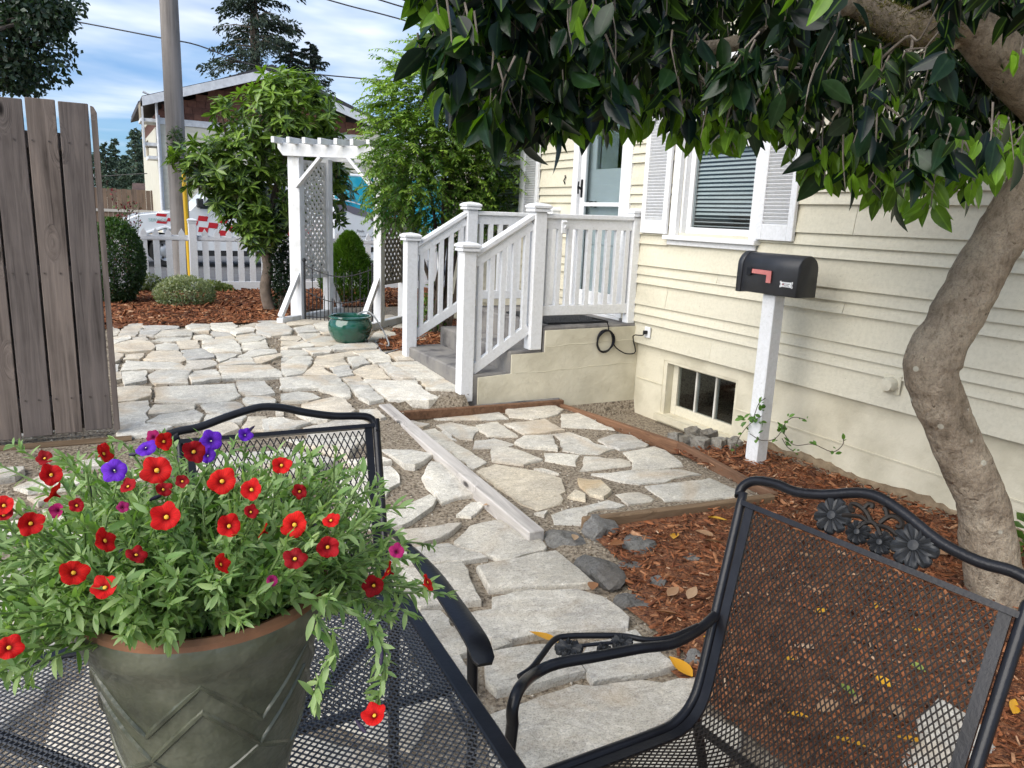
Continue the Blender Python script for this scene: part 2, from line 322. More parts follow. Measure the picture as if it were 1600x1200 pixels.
# ================================================================== GROUND
def grid_sheet(name, xs, ys, zf, mat, parent=None):
    xs = np.asarray(xs); ys = np.asarray(ys); nx, ny = len(xs), len(ys)
    v = [(x, y, zf(x, y)) for y in ys for x in xs]
    f = [(j * nx + i, j * nx + i + 1, (j + 1) * nx + i + 1, (j + 1) * nx + i) for j in range(ny - 1) for i in range(nx - 1)]
    me = bpy.data.meshes.new(name); me.from_pydata(v, [], f); me.materials.append(mat); me.polygons.foreach_set('use_smooth', [True] * len(f))
    return mobj(name, me, parent)
far = [25, 40, 70, 120, 200, 350, 600, 1000]
gx = np.concatenate([[-x for x in far[::-1]], [-15, -10, -7, -5], np.arange(-3.5, 6.0, .07), [7, 9, 12, 16], far])
gy = np.concatenate([[-x for x in far[::-1]], [-15, -8, -4, -2], np.arange(-1.0, 9.6, .07), np.arange(9.8, 15, .4), [16, 18, 21], far])
gnd = grid_sheet('ground', gx, gy, lambda x, y: zg(x, y) - (.0 if y < 14 else .02), GRAVEL); gnd['kind'] = 'structure'
# street behind the picket fence
st = MB(); st.prism([(-200, 14.4), (200, 14.4), (200, 30), (-200, 30)], .085, .103); s_ = st.build('street', ASPH); s_['kind'] = 'structure'

# ---------------- flagstones, traced stone by stone and dropped onto the ground
patio = bpy.data.objects.new('patio', None); col.objects.link(patio); patio['kind'] = 'structure'
ORG[patio.name] = np.zeros(3)
def cv(crop, polys):
    x0, y0, s = crop; return [[(x0 + x / s, y0 + y / s) for x, y in p] for p in polys]
C1 = cv((170, 490, 5.714), [
 [(25,110),(85,112),(95,130),(70,155),(25,160)], [(90,215),(150,125),(230,110),(305,115),(305,150),(240,215)], [(25,165),(95,165),(100,180),(75,210),(30,215)],
 [(300,135),(400,130),(620,135),(610,152),(500,160),(330,152)], [(285,165),(430,155),(465,170),(400,215),(270,210)], [(415,222),(480,170),(690,162),(745,185),(735,212),(560,222)],
 [(690,130),(740,112),(910,115),(890,180),(750,180)], [(915,110),(1100,98),(1150,125),(1100,180),(910,150)], [(905,170),(1090,185),(1100,210),(930,218)],
 [(1090,185),(1150,145),(1260,138),(1310,155),(1290,180),(1140,205)], [(1170,130),(1330,85),(1350,105),(1320,130),(1250,135)], [(1325,120),(1590,125),(1640,160),(1610,200),(1450,215),(1330,195)],
 [(1340,80),(1570,80),(1575,110),(1350,115)], [(35,235),(180,222),(195,250),(60,290),(38,285)], [(210,235),(330,215),(350,250),(320,262),(215,260)],
 [(45,300),(190,262),(370,270),(410,320),(380,350),(60,372)], [(380,262),(480,228),(735,222),(720,250),(560,262)], [(760,205),(850,198),(920,215),(930,245),(770,245)],
 [(960,225),(1120,215),(1130,245),(960,250)], [(1140,215),(1290,190),(1400,235),(1340,265),(1160,270)], [(610,262),(790,250),(810,320),(625,328)],
 [(420,300),(500,280),(610,290),(620,345),(435,345)], [(840,270),(900,250),(1120,252),(1165,300),(1180,360),(920,365),(840,320)], [(1190,280),(1390,240),(1430,320),(1200,342)],
 [(650,345),(830,325),(940,385),(935,405),(700,435)], [(315,420),(390,358),(600,350),(650,370),(685,430),(640,448),(400,435)], [(40,380),(140,385),(100,440),(42,470)],
 [(150,390),(310,378),(305,405),(270,425),(130,435)], [(950,370),(1160,375),(1100,410),(990,445)], [(1160,405),(1270,345),(1480,340),(1500,370),(1300,400)],
 [(970,485),(1090,430),(1270,410),(1305,470),(1100,482)], [(1285,415),(1530,375),(1545,395),(1370,460),(1310,465)], [(110,535),(160,445),(600,455),(670,490),(690,515),(400,515)],
 [(700,445),(900,432),(960,455),(965,480),(830,512),(690,515)], [(45,480),(95,480),(80,540),(50,540)], [(120,550),(330,530),(335,620),(150,668),(125,610)],
 [(360,570),(430,532),(740,525),(705,590),(705,640),(430,648),(380,610)], [(720,580),(770,540),(960,525),(1010,600),(980,612),(750,642)], [(995,490),(1430,480),(1530,540),(1540,585),(1330,600),(1080,605),(1030,612)],
 [(60,555),(110,550),(120,610),(65,625)], [(75,690),(240,672),(385,690),(370,770),(240,805),(85,820)], [(430,670),(1110,645),(1130,705),(1160,750),(1030,805),(700,815),(430,795)],
 [(1150,620),(1390,632),(1450,700),(1475,730),(1380,745),(1240,755),(1160,705)], [(85,830),(345,805),(350,850),(325,1000),(90,990)], [(370,885),(410,835),(690,825),(770,830),(760,870),(600,900),(360,918)],
 [(350,985),(450,928),(600,908),(760,884),(845,925),(800,985),(560,1010)], [(830,840),(1130,810),(1200,850),(1160,880),(1020,915),(880,890)], [(1200,790),(1240,770),(1430,762),(1490,800),(1480,830),(1250,840)],
 [(90,1003),(330,1013),(560,1030),(470,1080),(330,1110),(90,1125)], [(880,925),(1040,925),(1200,925),(1230,935),(1180,990),(1000,1000),(860,985)], [(1245,945),(1400,940),(1420,1010),(1380,1055),(1190,1040)],
 [(860,1010),(1100,1006),(1165,1060),(1000,1130),(850,1110)], [(1430,955),(1560,950),(1640,1000),(1600,1050),(1440,1060),(1425,1010)], [(1490,895),(1560,870),(1560,930),(1500,938)]])
C2 = cv((440, 490, 5.714), [
 [(50,80),(250,60),(400,60),(380,90),(270,110),(60,130)], [(110,145),(270,118),(320,175),(160,188)], [(280,104),(440,70),(460,190),(380,195),(325,160)], [(150,197),(340,188),(350,212),(490,222),(520,265),(240,268)],
 [(0,215),(150,210),(175,245),(0,258)], [(0,270),(170,255),(90,295),(0,305)], [(0,322),(180,262),(290,300),(280,312),(60,330)], [(265,277),(500,277),(560,290),(420,310),(300,310)], [(190,330),(410,312),(450,355),(430,365),(280,378)],
 [(430,320),(520,294),(800,285),(855,315),(840,330),(600,340),(480,345)], [(0,345),(200,345),(240,380),(60,400),(0,395)], [(0,417),(110,402),(40,438),(0,440)], [(0,460),(130,400),(265,400),(270,450),(190,550),(50,575),(0,555)],
 [(320,395),(560,362),(620,350),(680,388),(550,402),(590,478),(480,488),(290,470)], [(635,352),(870,342),(955,398),(860,412),(740,415)], [(590,415),(710,400),(785,460),(640,500)], [(780,430),(960,408),(980,455),(830,463)],
 [(195,560),(280,482),(350,487),(425,540),(485,565),(300,568)], [(435,500),(610,482),(640,558),(505,577)], [(642,530),(750,487),(850,477),(968,588),(760,598)], [(872,477),(960,463),(1185,598),(1080,602),(985,583)],
 [(990,462),(1350,440),(1560,590),(1400,598),(1212,598)], [(960,380),(1050,362),(1160,365),(1280,410),(1180,435),(1040,440)], [(1250,607),(1490,602),(1565,660),(1540,695),(1400,690),(1300,688)],
 [(745,617),(1200,615),(1260,690),(1390,750),(1300,770),(960,783),(870,710)], [(545,590),(690,570),(735,618),(600,628)], [(587,638),(748,634),(905,788),(780,812),(690,768),(652,718)],
 [(0,600),(300,573),(490,578),(600,690),(605,758),(540,763),(330,690),(0,695)], [(0,740),(150,717),(280,737),(342,775),(240,802),(0,808)], [(190,832),(480,772),(540,787),(650,878),(560,925),(300,888),(190,847)],
 [(700,887),(850,877),(925,948),(880,958),(720,930)], [(-170,965),(40,958),(250,992),(120,1040),(-150,1060)], [(210,1046),(340,1012),(540,960),(690,945),(770,1000),(800,1100),(700,1200),(300,1180)], [(110,895),(300,905),(500,948),(400,985),(262,982)],
 [(780,265),(830,190),(920,165),(1050,195),(970,225)], [(990,150),(1050,115),(1140,105),(1140,145)], [(890,40),(960,22),(1030,40),(1010,70),(890,85)], [(1040,45),(1130,20),(1140,70),(1060,75)]])
C3 = cv((560, 620, 5.0), [
 [(170,417),(420,417),(600,465),(560,490),(440,580),(360,570)], [(60,512),(180,502),(258,538),(180,552),(40,560),(-130,545),(-120,520)], [(60,578),(250,558),(318,640),(323,690),(240,740),(215,798),(170,810),(120,888),(60,908),(-120,900),(-200,720),(-120,590)],
 [(495,650),(570,525),(640,540),(720,580),(790,640),(930,760),(900,790),(760,810),(650,850),(610,800),(530,720)], [(90,950),(330,902),(560,807),(605,830),(580,890),(460,970),(340,1038),(180,1055),(0,1040),(-60,980)], [(765,945),(880,847),(1018,837),(930,920),(880,953)]])
C3F = cv((560, 620, 5.0), [
 [(290,102),(430,102),(553,230),(500,253),(472,250)], [(530,117),(600,107),(1070,72),(1168,178),(960,188),(632,188)], [(1132,100),(1330,62),(1500,67),(1598,110),(1540,150),(1370,183),(1182,163)], [(610,230),(720,207),(880,240),(958,250),(900,310),(890,343),(790,333),(722,290)],
 [(920,235),(1080,207),(1243,318),(1010,318)], [(1142,222),(1450,187),(1608,270),(1300,303)], [(492,277),(600,258),(760,372),(850,422),(998,520),(890,572),(762,480)], [(650,278),(684,274),(768,348),(732,346)], [(897,413),(910,357),(1060,337),(1213,380),(1160,400),(1060,408)],
 [(1047,416),(1170,410),(1340,462),(1438,500),(1290,543),(1047,513)], [(1222,375),(1290,322),(1518,312),(1553,428),(1300,405)], [(1372,577),(1440,573),(1565,618),(1500,610)], [(1372,925),(1478,907),(1450,948)]]) + cv((860, 600, 4.444), [
 [(75,217),(190,207),(448,323),(350,318),(77,303)], [(17,357),(130,347),(260,392),(300,422),(438,460),(340,493),(190,488),(82,468),(72,400)], [(332,400),(440,362),(560,367),(678,430),(660,448),(480,466)], [(-45,490),(70,484),(203,502),(175,573),(60,558),(-38,538)],
 [(237,507),(330,512),(548,537),(553,573),(330,603),(207,610)], [(507,487),(720,447),(830,497),(918,575),(760,598),(562,603),(572,545)], [(292,637),(420,632),(540,612),(900,602),(1038,635),(860,658),(800,688),(620,703),(500,688)],
 [(662,717),(1100,662),(1308,745),(1290,793),(802,823)], [(452,772),(610,757),(718,810),(700,823),(540,848)], [(12,915),(100,882),(400,817),(513,855),(262,898),(237,988),(30,978)]])
C4Y = cv((560, 620, 5.0), [[(917,600),(1060,547),(1350,592),(1590,650),(1612,720),(1590,840),(1400,898),(1272,850),(1102,730)]]) + cv((860, 600, 4.444), [[(187,667),(350,682),(428,760),(370,808),(270,783),(202,720)], [(117,800),(170,752),(243,780),(243,823)]])
C5 = cv((580, 800, 4.0), [
 [(525,210),(620,110),(780,75),(900,70),(1000,110),(1020,150),(1090,240),(1080,260),(820,320)], [(190,140),(560,97),(490,160),(430,190),(330,218),(200,220)], [(30,300),(200,257),(480,222),(718,310),(560,333),(240,353),(60,330)],
 [(100,410),(200,387),(560,352),(600,400),(678,588),(540,598),(310,633),(200,600),(50,480)]])
C5G = cv((580, 800, 4.0), [
 [(667,377),(1150,277),(1388,478),(1200,488),(990,503),(742,513),(702,440)], [(762,572),(990,514),(1270,519),(1430,557),(1598,690),(1588,760),(1250,778),(1050,798),(880,833),(740,813),(600,760),(532,725),(572,690),(762,640)],
 [(290,652),(430,647),(638,880),(620,903),(470,938),(360,900),(100,900),(100,720)], [(752,832),(800,828),(878,870),(762,908)], [(712,980),(762,917),(1000,882),(1250,882),(1328,1040),(1000,1138),(790,1163),(722,1100)], [(470,947),(550,937),(638,1080),(638,1190),(500,1250),(250,1200),(300,1000)]]) + cv((680, 940, 4.0), [
 [(905,400),(960,305),(1250,213),(1498,440),(1300,483),(990,543)], [(300,762),(480,702),(880,562),(1000,572),(1200,542),(1600,518),(1718,560),(1560,700),(1250,878),(900,1060),(600,1200),(450,1200)], [(1230,1050),(1450,920),(1700,760),(1900,850),(1800,1150),(1300,1250)]])
C7 = cv((0, 680, 5.0), [
 [(0,280),(190,272),(198,310),(120,368),(0,388),(-200,380),(-200,290)], [(107,430),(300,332),(500,312),(718,322),(738,380),(560,438),(220,468)], [(212,502),(440,482),(478,520),(300,568)], [(0,522),(150,512),(198,580),(180,638),(0,678),(-150,600)],
 [(332,602),(480,562),(880,472),(1098,560),(1050,678),(600,718),(420,698)], [(602,232),(830,202),(878,260),(620,288)], [(-100,722),(150,692),(278,760),(0,858),(-150,820)], [(262,782),(500,742),(900,762),(1000,900),(600,1000),(200,950)]]) + [
 [(-150,1005),(108,1012),(68,1100),(-30,1178),(-200,1150)], [(142,1032),(330,992),(400,1098),(250,1245),(62,1228),(82,1132)], [(470,982),(590,962),(690,1098),(640,1178),(500,1128)], [(420,1000),(455,985),(490,1130),(420,1140)], [(450,1155),(620,1192),(690,1300),(450,1350)], [(-60,900),(60,890),(180,950),(120,1000),(-80,990)], [(200,900),(400,880),(430,970),(200,985)],
 [(300,697),(430,689),(468,706),(528,726),(500,742),(300,747)], [(448,689),(570,684),(560,700),(545,722),(482,702)], [(300,762),(478,752),(480,858),(300,876)], [(100,1260),(260,1262),(400,1300),(300,1420),(50,1400)], [(-150,1200),(30,1240),(20,1400),(-250,1400)], [(430,1370),(720,1330),(900,1420),(500,1600)]]
def world_poly(px, n=14):
    """densified, slightly jittered outline on the ground"""
    P = [GH(x, y, .0) for x, y in px]; o = []
    for i in range(len(P)):
        a, b = P[i], P[(i + 1) % len(P)]; d = np.linalg.norm(b - a); k = max(1, int(d / .055))
        for j in range(k):
            q = a + (b - a) * (j / k)
            if j: q = q + rng.normal(0, min(.006, d * .03), 3) * [1, 1, 0]
            o.append((q[0], q[1]))
    return o
def add_stone(px, mat, lift=.03, grow=1.0, world=False):
    o = px if world else world_poly(px); a = np.array(o); c = a.mean(0); a = c + (a - c) * grow
    x, y = a[:, 0], a[:, 1]; ar = .5 * (x @ np.roll(y, -1) - y @ np.roll(x, -1))
    if abs(ar) < 1e-4: return
    if ar < 0: a = a[::-1]
    zs = np.array([zg(*q) for q in a]); A = np.c_[a - c, np.ones(len(a))]; cf = np.linalg.lstsq(A, zs, rcond=None)[0]
    if np.hypot(cf[0], cf[1]) > .1: cf = np.array([0, 0, np.median(zs)])
    zf = lambda q: cf[2] + (q[0] - c[0]) * cf[0] + (q[1] - c[1]) * cf[1]
    tl = rng.normal(0, .008, 2); lf = lift + rng.uniform(-.006, .008); n = len(a)
    rings = [(1.0, -.06), (1.0, lf - .010), (.988, lf - .002), (.955, lf)]
    v = []; r0 = np.mean(np.linalg.norm(a - c, axis=1))
    for s, dz in rings:
        for q in a:
            d = q - c; ln = np.linalg.norm(d) + 1e-6; p = c + d * (1 - (1 - s) * r0 / ln * 1.0 if ln > r0 * .2 else s)
            v.append((p[0] - c[0], p[1] - c[1], zf(p) + dz + (p - c) @ tl + (rng.normal(0, .0022) if dz > 0 else 0) - cf[2]))
    v.append((0, 0, lf + rng.normal(0, .002)))
    f = [(k * n + i, k * n + (i + 1) % n, (k + 1) * n + (i + 1) % n, (k + 1) * n + i) for k in range(3) for i in range(n)]
    f.append(tuple(3 * n + i for i in range(n)))
    me = bpy.data.meshes.new('stone'); me.from_pydata(v[:-1], [], f); me.materials.append(mat)
    me.polygons.foreach_set('use_smooth', [True] * len(f))
    try: me.set_sharp_from_angle(angle=math.radians(28))
    except Exception: pass
    ob = mobj('stone', me, patio, (c[0], c[1], cf[2])); STONES.append(a); return ob
STONES = []
for p in C1 + C2: add_stone(p, STONE, .022, 1.055)
for p in C3: add_stone(p, STONE, .022, 1.02)
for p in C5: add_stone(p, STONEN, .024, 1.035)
for p in C3F: add_stone(p, STONEG, .012, 1.03)
for p in C4Y: add_stone(p, STONEY, .014)
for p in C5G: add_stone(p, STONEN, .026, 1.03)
for p in C7: add_stone(p, STONE, .02)
# the paving goes on where gate, plant and table hide it
def filler(x0, x1, y0, y1, step):
    q = np.random.default_rng(5); ny = 0; y = y0
    while y < y1:
        x = x0 + (step * .5 if ny % 2 else 0)
        while x < x1:
            c = np.array([x, y]) + q.uniform(-.16, .16, 2) * step; k = q.integers(6, 9); an = np.sort(np.arange(k) / k * 2 * PI + q.uniform(-.25, .25, k)); r = step * .5 * q.uniform(.8, 1.06, k)
            P = c + np.c_[np.cos(an) * r * q.uniform(.9, 1.1), np.sin(an) * r * .88]
            test = np.vstack([P, c + (P - c) * .6, c[None]])
            hit = any(inpoly(test, a).any() for a in STONES) or any(inpoly(a, P).any() for a in STONES)
            if not hit:
                px = [proj((u, v, zg(u, v)))[:2] if False else (u, v) for u, v in P]; add_stone(px, STONE, .022, 1.0, True)
            x += step
        y += step * .84; ny += 1

# ---------------- pebbles and grit in the joints
def inpoly(P, poly):
    pa = np.asarray(poly); lo_, hi_ = pa.min(0), pa.max(0); near_ = (P[:, 0] >= lo_[0]) & (P[:, 0] <= hi_[0]) & (P[:, 1] >= lo_[1]) & (P[:, 1] <= hi_[1]); res_ = np.zeros(len(P), bool)
    if near_.any(): res_[near_] = inpoly_(P[near_], poly)
    return res_
def inpoly_(P, poly):
    x, y = P[:, 0], P[:, 1]; r = np.zeros(len(P), bool); n = len(poly); j = n - 1
    for i in range(n):
        xi, yi = poly[i]; xj, yj = poly[j]
        c = ((yi > y) != (yj > y)) & (x < (xj - xi) * (y - yi) / (yj - yi + 1e-12) + xi); r ^= c; j = i
    return r
filler(-2.8, .75, .2, 4.6, .52); filler(-2.6, .2, 5.1, 8.6, .44); filler(-2.8, 1.0, -.9, .2, .5); filler(-1.4, 1.2, .3, 4.6, .26)
def scatter(name, tv, tf, O, X, Z, S, mat, parent=None, rnd=None, smooth=False, org=None):
    """one mesh holding many copies of a small template, each with its own frame and size"""
    tv = np.asarray(tv, float); N_ = len(O); k = len(tv)
    X = X / (np.linalg.norm(X, axis=1, keepdims=True) + 1e-9); Z = Z - X * np.sum(X * Z, 1, keepdims=True); Z = Z / (np.linalg.norm(Z, axis=1, keepdims=True) + 1e-9); Y = np.cross(Z, X)
    S = np.asarray(S, float); S = S[:, None] * np.ones((1, 3)) if S.ndim == 1 else S
    V = O[:, None, :] + (tv[None, :, 0:1] * S[:, None, 0:1]) * X[:, None, :] + (tv[None, :, 1:2] * S[:, None, 1:2]) * Y[:, None, :] + (tv[None, :, 2:3] * S[:, None, 2:3]) * Z[:, None, :]
    V = V.reshape(-1, 3)
    if org is None and parent is not None: org = ORG.get(parent.name)
    if org is not None: V = V - org
    lt = np.array([len(q) for q in tf]); flat = np.concatenate([np.array(q) for q in tf]); nl = len(flat); nf = len(tf)
    me = bpy.data.meshes.new(name); me.vertices.add(len(V)); me.vertices.foreach_set('co', V.ravel())
    me.loops.add(nl * N_); me.loops.foreach_set('vertex_index', (flat[None, :] + (np.arange(N_) * k)[:, None]).ravel().astype(np.int32))
    me.polygons.add(nf * N_); ls = np.concatenate([[0], np.cumsum(lt)[:-1]])
    me.polygons.foreach_set('loop_start', (ls[None, :] + (np.arange(N_) * nl)[:, None]).ravel().astype(np.int32))
    try: me.polygons.foreach_set('loop_total', np.tile(lt, N_).astype(np.int32))
    except Exception: pass
    if smooth: me.polygons.foreach_set('use_smooth', np.ones(nf * N_, bool))
    me.update(calc_edges=True); me.validate()
    ac_ = me.attributes.new('across', 'FLOAT', 'POINT'); ac_.data.foreach_set('value', np.tile(np.abs(tv[:, 1]), N_).astype(np.float32))
    at_ = me.attributes.new('rnd', 'FLOAT', 'POINT'); rv = rng.random(N_) if rnd is None else np.asarray(rnd); at_.data.foreach_set('value', np.repeat(rv, k).astype(np.float32))
    me.materials.append(mat); return mobj(name, me, parent)
def rdir(n, zb=0.0, zs=1.0):
    d = rng.normal(0, 1, (n, 3)); d[:, 2] = d[:, 2] * zs + zb; return d / np.linalg.norm(d, axis=1, keepdims=True)
def attrmat(name, stops, rough=.85, bump=0):
    mt, t, b = newmat(name); a = t.nodes.new('ShaderNodeAttribute'); a.attribute_name = 'rnd'
    c = ramp(t, a.outputs['Fac'], stops); v = coords(t, (1, 1, 1), False); c = mixc(t, 1.0, c, ramp(t, noise(t, v, 90, 3), [(.3, (.75, .75, .75)), (.7, (1.15, 1.15, 1.15))]), 'MULTIPLY')
    t.links.new(c, b.inputs['Base Color']); b.inputs['Roughness'].default_value = rough; b.inputs['Specular IOR Level'].default_value = .25; return mt
PEB = attrmat('pebble', [(0, (.09, .072, .055)), (.4, (.24, .195, .14)), (.8, (.38, .32, .24)), (1, (.55, .51, .44))])
octv = [(1, 0, 0), (0, 1, 0), (-1, 0, 0), (0, -1, 0), (0, 0, .75), (0, 0, -.7)]; octf = [(0, 1, 4), (1, 2, 4), (2, 3, 4), (3, 0, 4), (1, 0, 5), (2, 1, 5), (3, 2, 5), (0, 3, 5)]
def pebbles(name, x0, x1, y0, y1, n, s0, s1):
    P = np.c_[rng.uniform(x0, x1, n), rng.uniform(y0, y1, n)]; keep = np.ones(n, bool)
    for a in STONES:
        if a[:, 0].max() < x0 or a[:, 0].min() > x1 or a[:, 1].max() < y0 or a[:, 1].min() > y1: continue
        keep &= ~inpoly(P, a)
    P = P[keep]; n = len(P); S = rng.uniform(s0, s1, n) * rng.choice([.6, .8, 1, 1.6], n)
    O = np.c_[P, [zg(*p) for p in P] + S * .25]
    o = scatter(name, octv, octf, O, rdir(n), rdir(n), np.c_[S * rng.uniform(.8, 1.5, n), S, S], PEB); o['kind'] = 'stuff'; o['label'] = 'tan grit and small pebbles filling the joints between flagstones'; o['category'] = 'gravel'; return o
pebbles('joint_gravel', -1.2, 3.3, .4, 5.1, 26000, .0025, .0055)
pebbles('joint_gravel', -.3, 3.0, 5.1, 9.2, 9000, .005, .010)

# ---------------- bark mulch
MULCH = attrmat('mulch_chip', [(0, (.04, .018, .011)), (.3, (.15, .052, .024)), (.65, (.30, .11, .045)), (.88, (.38, .19, .095)), (1, (.52, .37, .25))])
chv = [(-.5, -.12, -.04), (.5, -.09, -.04), (.5, .09, -.03), (-.5, .12, -.04), (-.46, -.10, .05), (.05, -.10, .08), (.47, -.06, .03), (.47, .06, .04), (.05, .10, .08), (-.46, .10, .05)]
chf = [(4, 5, 8, 9), (5, 6, 7, 8), (0, 1, 6, 5, 4), (2, 3, 9, 8, 7), (1, 2, 7, 6), (3, 0, 4, 9)]
def mulch(name, poly, n, s0, s1, label, hump=.02, zb=None):
    poly = np.array(poly, float); lo, hi = poly.min(0), poly.max(0)
    P = rng.uniform(lo, hi, (n, 2)); P = P[inpoly(P, poly)]; n = len(P)
    keep = np.ones(n, bool)
    for a in STONES: keep &= ~inpoly(P, a)
    P = P[keep]; n = len(P); S = rng.uniform(s0, s1, n) * rng.choice([.35, .5, .7, 1, 1, 1.8], n)
    O = np.c_[P, [zg(*p) + hump for p in P] + rng.uniform(-.008, .014, n)]
    X = rdir(n, 0, .28); Z = rdir(n, 1.2, .6)
    o = scatter(name, chv, chf, O, X, Z, np.c_[S, S * rng.uniform(.5, 1.3, n), S * rng.uniform(.5, 1, n)], MULCH, rnd=rng.beta(1.25, 1.5, n)); o['kind'] = 'stuff'; o['label'] = label; o['category'] = 'mulch'
    b = MB(); b.prism([tuple(p) for p in poly], -.1, lambda x, y: zg(x, y) + hump - .008)
    ml, mh = lo - .1, hi + .1; xs = np.arange(ml[0], mh[0], .12); ys = np.arange(ml[1], mh[1], .12)
    mbx = MB()
    for x in xs:
        for y in ys:
            q = [(x, y), (x + .12, y), (x + .12, y + .12), (x, y + .12)]
            if inpoly(np.array([[x + .06, y + .06]]), poly)[0]:
                mbx.add([(a_, b_, zg(a_, b_) + hump - .006) for a_, b_ in q], [(0, 1, 2, 3)])
    mbx.build('mulch_bed', MULCHG)['kind'] = 'structure'
    return o
bedN = [(2.02, 2.78), (3.24, 2.80), (3.30, 3.75), (3.95, 3.75), (3.95, -.9), (1.0, -.9), (1.2, .3), (1.62, 1.1), (1.62, 1.6), (1.72, 1.95), (1.84, 2.3), (1.98, 2.6)]
mulch('bark_mulch', bedN, 46000, .018, .040, 'reddish brown bark mulch around the camellia trunk and mailbox post')
bedF = [(-1.5, 8.75), (.1, 8.72), (.95, 8.75), (1.75, 8.95), (2.02, 9.2), (2.1, 9.7), (2.9, 10.2), (4.5, 10.2), (5.5, 12.4), (-1.5, 12.4)]
mulch('bark_mulch', bedF, 34000, .03, .075, 'orange brown bark mulch between the picket fence and flagstone patio', .025)
bedP = [(2.28, 6.95), (2.7, 6.62), (3.95, 6.62), (3.95, 8.6), (3.3, 8.6), (2.75, 7.9), (2.45, 7.3)]
mulch('bark_mulch', bedP, 5000, .03, .06, 'brown bark mulch beside the far edge of the porch steps', .02)
# ---------------- edging timbers round the lower flagstones
def timber(a, b, wd, ht, z0, z1, mat, label, seg=3):
    a = np.array(a, float); b = np.array(b, float); L_ = np.linalg.norm(b - a); d = (b - a) / L_; t = np.array([-d[1], d[0]])
    mb = MB(); n = seg; vs = []; fs = []
    for i in range(n + 1):
        s = i / n; p = a + (b - a) * s; z = z0 + (z1 - z0) * s; j = rng.normal(0, .002, 2)
        for sg, dz in ((-1, -.03), (1, -.03), (1, ht), (-1, ht)): q = p + t * sg * wd / 2; vs.append((q[0] + j[0], q[1] + j[0], z + dz + (j[1] if dz > 0 else 0)))
    for i in range(n):
        for k in range(4): fs.append((i * 4 + k, i * 4 + (k + 1) % 4, i * 4 + 4 + (k + 1) % 4, i * 4 + 4 + k))
    fs += [(3, 2, 1, 0), tuple(n * 4 + k for k in range(4))]
    mb.add(vs, fs); me = mb.mesh('landscape_timber', mat, False, .006, np.array([a[0], a[1], z0])); o = mobj('landscape_timber', me, None, (a[0], a[1], z0)); tag(o, label, 'timber', 'timbers edging the lower flagstones'); return o
p1 = G(845, 826, .07); p2 = G(601, 633, .16)
timber(p1[:2] - [.02, 0], p2[:2], .088, .055, .005, .115, TIMB_L, 'pale weathered board laid flat between the patio and lower flagstones')
q1 = G(915, 812, .07); q2 = G(1208, 772, .07)
timber(q1[:2] + [0, .02], q2[:2], .045, .07, .0, .0, TIMB_B, 'brown edging board on edge between lower flagstones and mulch by rocks')
r1 = G(1212, 771, .06); r2 = G(1062, 692, .055); r3 = G(872, 627, .05)
timber(r1[:2], r2[:2], .042, .065, .0, .0, TIMB_R, 'reddish edging board end beside the mailbox post mulch')
timber(r2[:2], r3[:2], .045, .06, .0, -.02, TIMB_R, 'long reddish brown edging board beside the basement window well')
s1 = G(606, 635, .13); s2 = G(870, 627, .05)
timber((s1[0] + .02, 5.03), (3.24, 5.06), .04, .04, .06, .03, TIMB_R, 'thin edging board at the foot of the porch steps')
# ================================================================== HOUSE
XW = 3.97
house = thing('house', 'cream clapboard house with white trim and louvred shutters along the garden', 'house', (XW, 4.2, 0))
YE0, YE1, ZT = -1.2, 9.0, 3.3
WIN = (3.93, 4.70, 1.43, 2.62); DOOR = (5.40, 6.13, .68, 2.72); BASE = (3.93, 4.76, -.03, .415); WIN2 = (7.25, 8.1, 1.43, 2.62)
def hbox(lo, hi, mb=None):
    mb = mb or MB(); return mb.box(lo, hi)
def strips(z0, z1, ops, y0=YE0, y1=YE1):
    seg = [(y0, y1)]
    for (a, b, c, d) in ops:
        if d <= z0 + .002 or c >= z1 - .002: continue
        n = []
        for s0, s1 in seg:
            if b <= s0 or a >= s1: n.append((s0, s1)); continue
            if a - s0 > .03: n.append((s0, a))
            if s1 - b > .03: n.append((b, s1))
        seg = n
    return seg
wall = MB(); zb = sorted({.515, ZT, *[q for o in (WIN, DOOR, WIN2) for q in o[2:] if .515 < q < ZT]})
for a, b in zip(zb[:-1], zb[1:]):
    for s0, s1 in strips(a, b, [WIN, DOOR, WIN2]): wall.box((XW + .016, s0, a), (XW + .15, s1, b))
wallo = wall.build('wall', CREAM, house)
fnd = MB(); zb = [-.6, BASE[2], BASE[3], .512]
for a, b in zip(zb[:-1], zb[1:]):
    for s0, s1 in strips(a, b, [BASE]): fnd.box((XW + .03, s0, a), (XW + .2, s1, b))
fo = fnd.build('foundation', CREAMC, house)
for i, z in enumerate((.20,)):                      # board marks cast into the foundation
    for s0, s1 in strips(z, z + .008, [BASE], YE0, 5.1): MB().box((XW + .024, s0 + .002, z), (XW + .032, s1 - .002, z + .008)).build('form_line', CREAMC, fo)
# unpainted strip of soil-stained concrete along the foot of the wall
SOILC = M('soiled_concrete', (.33, .25, .16), (.20, .145, .09), 14, rough=.95, bump=.7, bscale=60)
bs = MB(); ny_ = 120; ya_, yb_ = -1.0, 3.7; vs = []
for i in range(ny_ + 1):
    y = ya_ + (yb_ - ya_) * i / ny_; h_ = .052 + .012 * math.sin(i * .37) + rng.normal(0, .006); vs += [(XW + .0235, y, -.1), (XW + .0235, y, h_), (XW + .032, y, h_), (XW + .032, y, -.1)]
bs.add(vs, [(4 * i + j, 4 * i + 4 + j, 4 * i + 4 + (j + 1) % 4, 4 * i + (j + 1) % 4) for i in range(ny_) for j in range(4)]); bs.build('bare_strip', SOILC, fo)
